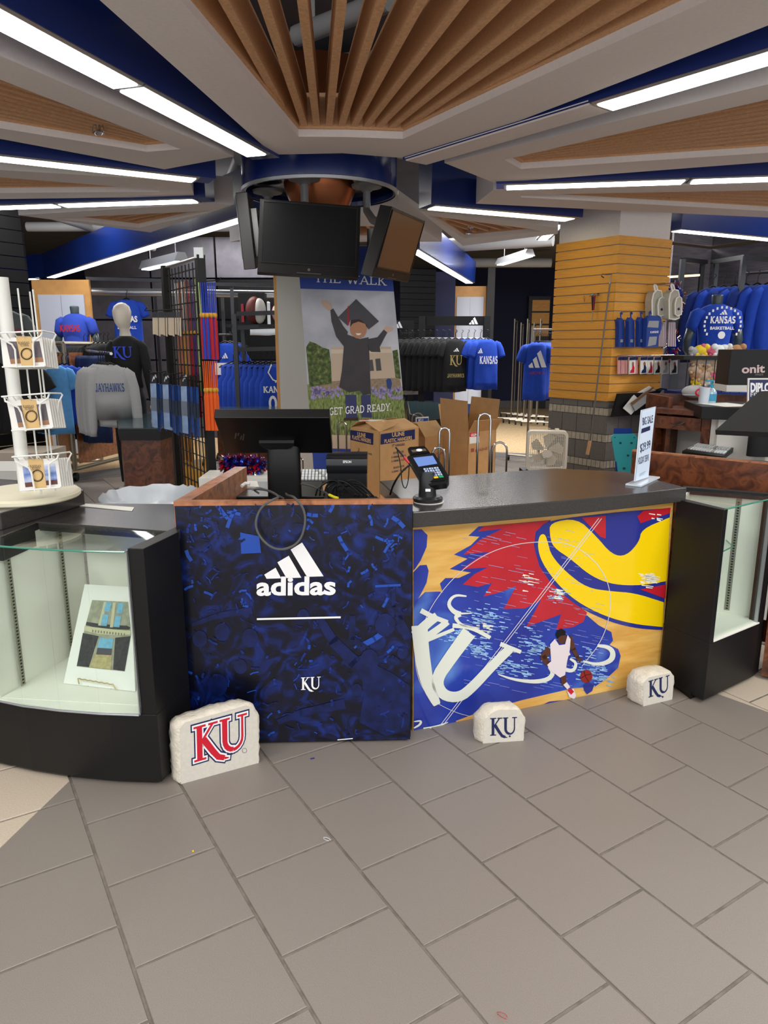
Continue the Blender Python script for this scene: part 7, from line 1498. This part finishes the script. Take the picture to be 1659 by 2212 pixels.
# ---- left side
t = thing('slat_wall', (-5.9, 8.9, 0), 'black slatted wall at the far left', 'wall panel')
for k in range(22): z0 = .05+k*.15; a, b_ = P(-60, 700, 8.6), P(68, 700, 9.2); MB().hexa([(a.x, a.y, z0), (b_.x, b_.y, z0), (b_.x, b_.y+.05, z0), (a.x, a.y+.05, z0), (a.x, a.y, z0+.138), (b_.x, b_.y, z0+.138), (b_.x, b_.y+.05, z0+.138), (a.x, a.y+.05, z0+.138)]).build('slat', 'slatw', t)
def framed(x0, x1, y0, y1, Y, label):
    a, b_ = P(x0, y0, Y), P(x1, y0, Y); zt = a.z; t = thing('framed_board', (a.x, Y, 0), label, 'board', 'birch framed white boards'); W = b_.x-a.x
    MB().box((a.x+W/2, Y+.04, zt/2), (W, .05, zt)).build('frame_board', 'frame', t)
    MB().box((a.x+W/2, Y+.005, zt/2-.09), (W*.80, .03, zt-.22)).build('white_panel', 'board', t)
    MB().box((a.x+W/2, Y-.012, zt/2-.09), (.006, .004, zt-.25)).build('panel_joint', 'alu', t); return t
framed(66, 190, 604, 900, 10.4, 'birch framed white board behind the left mannequin'); framed(980, 1053, 618, 800, 14.5, 'birch framed white board near the navy wall')
solo(MB().hexa([P(50, 500, 10.3), P(68, 500, 10.3), P(68, 500, 10.35), P(50, 500, 10.35), P(50, 500, 10.3)-Vector((0, 0, 3.2)), P(68, 500, 10.3)-Vector((0, 0, 3.2)), P(68, 500, 10.35)-Vector((0, 0, 3.2)), P(50, 500, 10.35)-Vector((0, 0, 3.2))]), 'wood_post', 'frame', 'birch post at the left of the framed board', 'post') if False else None
t = thing('slat_wall', (-2.6, 12.6, 0), 'grey embossed wall panels behind the left fixtures', 'wall panel')
for i, (x0, x1) in enumerate(((190, 330), (332, 470), (472, 605))):
    a, b_ = P(x0, 700, 12.4), P(x1, 700, 12.4)
    for k in range(5): MB().box(((a.x+b_.x)/2, 12.45, .32+k*.66), ((b_.x-a.x)-.02, .05, .63)).build('wall_panel', 'greyw' if (i, k) not in ((2, 2), (2, 3)) else 'slatw', t)
t = thing('slat_wall', (.4, 13.6, 0), 'black slatted wall panel right of the banner', 'wall panel')
for k in range(19): a, b_ = P(864, 700, 13.4), P(940, 700, 13.6); z0 = .9+k*.105; MB().hexa([(a.x, a.y, z0), (b_.x, b_.y, z0), (b_.x, b_.y+.05, z0), (a.x, a.y+.05, z0), (a.x, a.y, z0+.095), (b_.x, b_.y, z0+.095), (b_.x, b_.y+.05, z0+.095), (a.x, a.y+.05, z0+.095)]).build('slat', 'slatw', t)
solo(MB().box((P(962, 700, 14).x, 14.2, 1.45), (.38, .1, 2.9)), 'partition_board', 'bluew', 'navy upright panel between slat wall and framed board', 'wall panel')
solo(MB().box((P(1057, 700, 14.4).x, 14.4, 1.5), (.14, .2, 3.0)), 'dark_post', 'darkm', 'black post right of the far framed board', 'post')
t = thing('storage_niche', (P(1165, 690, 17.9).x, 17.9, 0), 'dark doorway with maple planks in the navy wall', 'niche'); a, b_ = P(1143, 640, 18.3), P(1190, 640, 18.3)
MB().box(((a.x+b_.x)/2, 18.35, a.z/2), (b_.x-a.x, .1, a.z)).build('dark_opening', 'darkm', t)
for k in range(3): MB().box(((a.x+b_.x)/2+.03, 18.28, a.z-.22-k*.3), ((b_.x-a.x)*.8, .03, .26)).build('plank', 'maple', t)
tube_frame([vbar(190, 598, 10.6), vbar(352, 606, 10.4), (P(190, 602, 10.6), P(352, 606, 10.4)), vbar(500, 612, 10.9), (P(352, 612, 10.6), P(600, 616, 11)), vbar(336, 640, 11.8), vbar(480, 640, 11.8)], 'slate metal wall frame behind the left garment racks')
solo(MB().tube([P(186, 630, 10.9), P(602, 636, 11.2)], .055, 12), 'hanging_rail', 'alu', 'thick silver rail across the left wall frames', 'rail', smooth=True)
hang('tee', 'kblue', P(272, 631, 10.85), (0, .1, 0), 1, -.05, 'royal blue KANSAS jersey on the wall rail behind the white head', '', 'single jersey on wall rail', extra=multi(chest('KANSAS', 'sans', -.16, .17, -.42, .08, 'wink', bold=.04), chest('BASEBALL', 'sans', -.13, .15, -.52, .04, 'wink', bold=.02)), h=.78, w=.50)
hang('tee', 'greyf', P(12, 650, 7.6), (0, .1, 0), 1, -.2, 'dark grey tee with pink lettering at far left edge', '', 'single grey tee', extra=chest('KANSAS', 'slab', -.1, .2, -.32, .045, 'redf', w=.2), h=.7, w=.5) 
PROTO_last = [o for o in bpy.data.objects if o.get('label') == 'dark grey tee with pink lettering at far left edge'][0]; PROTO_last.data.materials[0] = mat('charcoal_tee', (92, 96, 98), .9)
pmL = P(163, 700, 9.9); SL = .97
def deco_l(t): on(t, 'KANSAS', 'slab', -.14, .14, .20, .085, 'redf', -.148, w=.24)
torso((pmL.x, 9.9, P(163, 664, 9.9).z-.53*SL), SL, mat('heather_royal', (44, 72, 178), .9), 'mannd', 'slate torso mannequin in blue tee with red KANSAS at left', deco_l, rz=-.1)
# full mannequin with white head
def full_mannequin():
    Y = 7.2; c = P(273, 800, Y); zt = P(275, 653, Y).z; H = 1.86; base = zt-H; x0 = c.x
    t = thing('mannequin', (x0, Y, base), 'white headed mannequin in black KU sweatshirt and black sweatpants', 'mannequin')
    z = lambda f: base+H*f
    def rr(rows, n=24): return [[Vector((x0+dx+hx*math.cos(2*math.pi*k/n), Y+dy+hy*math.sin(2*math.pi*k/n), z(f))) for k in range(n)] for f, hx, hy, dx, dy in rows]
    MB().loft(rr([(.80, .085, .06, .02, .0), (.825, .058, .055, .018, 0), (.86, .046, .05, .014, 0), (.875, .055, .06, .012, -.01), (.895, .07, .082, .008, -.02), (.925, .083, .098, .003, -.012), (.955, .086, .105, 0, 0), (.98, .07, .085, 0, .005), (.996, .035, .04, 0, .01), (1.0, .004, .004, 0, .01)])).build('head_and_neck', 'mann', t, smooth='full')
    b = MB(); b.loft(rr([(.555, .13, .11, .01, 0), (.57, .145, .125, .01, 0), (.62, .135, .12, .01, 0), (.70, .145, .12, .015, 0), (.765, .155, .11, .02, 0), (.80, .14, .095, .02, 0), (.818, .10, .08, .02, 0), (.83, .065, .062, .02, 0)]))
    for s_ in (-1, 1):
        pts = [(.115, .80, .05, 0), (.155, .765, .055, .0), (.18, .69, .05, .0), (.20, .61, .045, -.01), (.225, .54, .042, -.03), (.235, .50, .034, -.05)]
        b.loft([[Vector((x0+.02+s_*(x+r*.9*math.cos(2*math.pi*k/14)), Y+dy+r*math.sin(2*math.pi*k/14), z(f)+r*.35*math.cos(2*math.pi*k/14))) for k in range(14)] for x, f, r, dy in pts])
    b.build('sweatshirt', 'blackf', t, smooth='full')
    b = MB()
    for s_ in (-1, 1): b.loft([[Vector((x0+.01+s_*xo+hx*math.cos(2*math.pi*k/18), Y+hy*math.sin(2*math.pi*k/18), z(f))) for k in range(18)] for f, hx, hy, xo in ((.58, .075, .105, .055), (.50, .09, .115, .068), (.40, .085, .10, .075), (.28, .08, .09, .08), (.16, .07, .08, .08), (.06, .06, .07, .08))])
    b.build('sweatpants', mat('washed_black_fabric', (20, 22, 28), .9, noise_amt=.2, noise_scale=20), t, smooth='full')
    for s_ in (-1, 1):
        b = MB(); hp = Vector((x0+.02+s_*.24, Y-.06, z(.485))); b.ell(hp, .022, .03, .045, 10, 7)
        for k in range(4): b.tube([hp+Vector((0, -.02+k*.014, -.03)), hp+Vector((0, -.026+k*.014, -.075+abs(k-1.5)*.006)), hp+Vector((-s_*.008, -.03+k*.014, -.10+abs(k-1.5)*.01))], .0075, 6, r2=.005)
        b.tube([hp+Vector((0, -.025, .0)), hp+Vector((-s_*.01, -.05, -.03)), hp+Vector((-s_*.012, -.055, -.055))], .009, 6, r2=.006); b.build('hand', 'mann', t, smooth='full')
    for s_ in (-1, 1): b = MB(); b.ell((x0+s_*.10, Y-.05, z(.02)), .045, .12, .035, 12, 6); b.build('foot', 'mann', t, smooth='full')
    if base > .02: MB().lathe([(.001, 0), (.3, 0), (.3, base), (.001, base)], (x0, Y, 0), 32).build('plinth', 'blackp', t)
    b = MB(); text_into(b, 'KU', Vector((x0-.07, Y-.130, z(.72))), Vector((.19, 0, 0)), Vector((0, 0, .105)), Vector((0, -1, 0)), 'ku', lift=.004); b.build('chest_lettering', mat('bright_blue_ink', (36, 70, 220), .5), t)
full_mannequin()
# rolling silver rack with panel
ra_, rb_ = P(136, 742, 8.3), P(252, 742, 9.3)
t = thing('panel_rack', ((ra_.x+rb_.x)/2, 8.8, 0), 'wheeled champagne metal rack with copper side panel at left', 'clothes rack'); cham = mat('champagne_metal', (150, 140, 120), .35, .6)
zt = ra_.z; f0, f1, f2 = Vector((ra_.x, 8.3, 0)), Vector((rb_.x, 9.3, 0)), Vector((ra_.x-.45, 9.0, 0)); f2 = Vector((P(105, 742, 9.3).x, 9.3, 0))
for p in (f0, f1, f2): MB().tube([p+Vector((0, 0, .12)), p+Vector((0, 0, zt))], .028, 10).build('post', cham, t, smooth=True); MB().tube([p+Vector((-.02, 0, .05)), p+Vector((.02, 0, .05))], .05, 14).build('castor', 'blackp', t)
for a, b_, z_ in ((f0, f1, .14), (f0, f1, zt), (f0, f2, .14), (f0, f2, zt)): MB().tube([a+Vector((0, 0, z_)), b_+Vector((0, 0, z_))], .024, 8).build('crossbar', cham, t, smooth=True)
MB().prism([(f0.x+.04, f0.y+.03), (f1.x-.02, f1.y), (f1.x-.02, f1.y+.03), (f0.x+.04, f0.y+.06)], .2, zt-.1).build('side_panel', 'burlt', t); MB().prism([(f0.x-.02, f0.y+.04), (f2.x, f2.y), (f2.x, f2.y+.03), (f0.x-.02, f0.y+.07)], .2, zt-.1).build('side_panel', 'burlt', t)
MB().tube([P(185, 757, 8.55), P(240, 764, 6.65)], .014, 8).build('hanging_arm', 'chrome', t, smooth=True)
hang('sweat', 'greyf', P(237, 764, 6.75), (-.045, .06, 0), 6, .1, 'heather grey JAYHAWKS sweatshirt at the front of the left rack', 'heather grey sweatshirt behind the JAYHAWKS one', 'grey sweatshirts on the left rack', cat='sweatshirt', h=.58, w=.37, extra=chest('JAYHAWKS', 'slab', -.13, .13, -.34, .075, mat('muted_blue_ink', (44, 72, 130), .7), w=.2, y=-.086))
hang('pants', mat('dark_denim', (22, 40, 82), .9, noise_amt=.25, noise_scale=30), P(200, 757, 8.35), (-.05, .06, 0), 7, .5, 'dark blue trousers hanging behind the grey sweatshirts', 'dark blue trousers further back on the left rack', 'dark blue trousers on the left rack', cat='trousers', w=.42)
hang('tee', 'kblue', P(142, 768, 7.9), (-.07, .05, 0), 3, .6, 'royal blue sleeveless top on the left rack', 'royal blue top behind the first', 'royal blue tops on the left rack', h=.66, w=.34)
hang('tee', 'sky', P(118, 768, 7.7), (-.07, .06, 0), 6, .5, 'light blue top hanging left of the wheeled rack', 'light blue top behind the front one', 'light blue tops on the left rack', h=.74, w=.30)
hang('tee', 'whitef', P(72, 775, 8.3), (-.06, .08, 0), 3, .5, 'white top seen behind the card rack', 'white top deeper behind the card rack', 'white tops behind the card rack', h=.5, w=.4)
hang('tee', 'blackf', P(38, 768, 7.4), (-.09, .05, 0), 5, .3, 'black top seen behind the card rack post', 'black top further left behind the card rack', 'black tops behind the card rack', h=.7, w=.5)
hang('tee', 'blackf', P(232, 722, 8.6), (-.075, .07, 0), 7, .3, 'dark top on the rack behind the blue tee mannequin', 'dark top further back behind the mannequin', 'dark tops behind the mannequin', h=.5, w=.4)
for i in range(2): solo(MB().box(tuple(Vector((P(20+i*42, 960, 6.0+i).x, 6.0+i, .28))), (.5, .5, .56)), 'display_block', 'beige' if i else 'white', ['white display block seen through the card rack', 'beige display block behind the card rack'][i], 'block')
# jerseys and balls behind banner, left
rail(P(470, 723, 9.35), P(500, 723, 9.9), 'short dark arm rail carrying the K box tee', posts=True, m='darkm')
hang('jersey', 'kblue', P(486, 722, 9.4), (.04, .08, 0), 3, .0, 'royal blue tee with crimson K box on the left fixture', 'royal blue top behind the K tee', 'royal blue K tees', h=.88, w=.52, extra=multi(bars_on(-.04, .04, -.30, .07, y=-.07), lambda o: (MB().box((0, -.075, -.43), (.26, .004, .15)).build('white_box', 'wink', o), chest('K', 'slab', -.06, .06, -.49, .11, 'redf', y=-.08, w=.28)(o))))
def jx(o):
    chest('KANSAS', 'slab', -.16, .16, -.42, .07, 'wink', y=-.076, w=.24)(o); chest('00', 'slab', -.11, .11, -.62, .16, 'wink', y=-.076, w=.2)(o); bars_on(-.03, .03, -.31, .05, y=-.07)(o)
    for s_ in (-1, 1): MB().tube([(s_*.06, -.05, -.11), (s_*.10, -.055, -.2), (s_*.05, -.07, -.28), (0, -.07, -.30)], .008, 5).build('collar_trim', 'wink', o, smooth=True)
hang('jersey', 'kblue', P(598, 765, 8.2), (-.07, .045, 0), 9, .12, 'royal blue KANSAS 00 basketball jersey at the front of its row', 'royal blue basketball jersey edge on behind the 00 jersey', 'basketball jerseys on the left fixture', cat='jersey', h=.74, w=.5, extra=jx)
tube_frame([vbar(506, 678, 8.0), vbar(524, 700, 8.6), (P(512, 708, 8.3), P(640, 704, 8.5)), (P(514, 755, 8.2), P(640, 752, 8.4)), (P(512, 678, 8.2), P(640, 674, 8.4))], 'black fixture with shelf of balls left of the banner', name='garment_fixture', group='black garment fixtures')
sh = Vector((P(565, 704, 8.5).x, 8.6, P(565, 704, 8.5).z)); solo(MB().box(tuple(sh), (.75, .5, .03)), 'display_shelf', 'darkm', 'dark shelf holding boxed footballs left of the banner', 'shelf')
t = thing('boxed_football', (sh.x-.05, 8.45, sh.z+.015), 'brown and white football in an open display box', 'ball'); MB().box((sh.x-.10, 8.55, sh.z+.19), (.30, .16, .34)).build('display_box', 'blackp', t); b = MB(); b.ell((sh.x-.06, 8.42, sh.z+.17), .10, .09, .15, 18, 12); b.build('football', mat('brown_leather', (110, 44, 36), .5, bump=.2), t, smooth='full'); b = MB(); b.ell((sh.x+.0, 8.40, sh.z+.16), .075, .08, .14, 16, 10); b.build('white_panel', 'white', t, smooth='full'); MB().box((sh.x-.2, 8.45, sh.z+.14), (.03, .02, .2)).build('red_stripe', 'red', t)
t = thing('boxed_basketball', (sh.x+.25, 8.45, sh.z+.015), 'white signature basketball in a display box beside the banner', 'ball'); MB().box((sh.x+.25, 8.6, sh.z+.16), (.3, .12, .3)).build('display_box', 'blackp', t); b = MB(); b.ell((sh.x+.25, 8.42, sh.z+.14), .115, .115, .12, 20, 12); b.build('basketball', 'white', t, smooth='full'); MB().tube([Vector((sh.x+.25+.117*math.cos(a), 8.42-.02, sh.z+.14+.121*math.sin(a))) for a in [k*math.pi/12 for k in range(24)]], .003, 5, closed=True).build('seam', 'redf', t)
hang('tee', 'whitef', P(568, 636, 11.0), (0, .1, 0), 1, 0, 'white tee hanging above the boxed footballs', '', 'single white tee', h=.5, w=.50)
# hung work lamps
for i, (x0, y0, x1, y1, Y) in enumerate(((315, 582, 392, 546, 9.5), (1080, 572, 1142, 598, 12.5), (1172, 518, 1204, 528, 10))):
    a, b_ = P(x0, y0, Y), P(x1, y1, Y); b_.z = a.z = (a.z+b_.z)/2; dY = .9; b_.y = a.y+(-dY if i == 0 else dY*0-1.2); b_.x = P(x1, y1, b_.y).x; zz = P(x1, y1, b_.y).z; a.z = P(x0, y0, a.y).z; b_.z = a.z
    t = thing('hanging_lamp', tuple(a), ['grey strip lamp hanging over the left racks', 'grey strip lamp hanging before the navy wall', 'strip lamp hanging left of the column head'][i], 'lamp', 'hanging strip lamps'); d = (b_-a).normalized(); n = Vector((-d.y, d.x, 0))*.09
    MB().hexa([a-n, b_-n, b_+n, a+n, a-n*.5+Vector((0, 0, .1)), b_-n*.5+Vector((0, 0, .1)), b_+n*.5+Vector((0, 0, .1)), a+n*.5+Vector((0, 0, .1))]).build('lamp_housing', 'alu', t)
    MB().hexa([a-n*.6-Vector((0, 0, .01)), b_-n*.6-Vector((0, 0, .01)), b_+n*.6-Vector((0, 0, .01)), a+n*.6-Vector((0, 0, .01)), a-n*.6, b_-n*.6, b_+n*.6, a+n*.6]).build('diffuser', 'lamp2', t)
    for p in (a+(b_-a)*.15, a+(b_-a)*.85): MB().tube([p+Vector((0, 0, .1)), Vector((p.x, p.y, 3.41))], .006, 5).build('suspension_rod', 'alu', t)
# floor litter
for i, (x, y, lab) in enumerate(((675, 1638, 'small blue scrap of paper on the floor before the navy desk'), (417, 1838, 'tiny yellow scrap on the grey floor tile'), (706, 1816, 'curled clear thread on the floor tile'), (1085, 2198, 'tiny reddish thread at the bottom of the floor'))):
    p = Z(x, y, .002)
    if i < 2: solo(MB().box((p.x, p.y, .0012), (.016 if i == 0 else .005, .006, .002), .3), 'paper_scrap', ['dblue', 'yelp'][i], lab, 'litter')
    else: solo(MB().tube([p+Vector((.012*math.cos(k*.9), .012*math.sin(k*.7), .001+.001*k)) for k in range(7)], .0008, 4), 'thread', ['whitef', 'redf'][i-2], lab, 'litter')
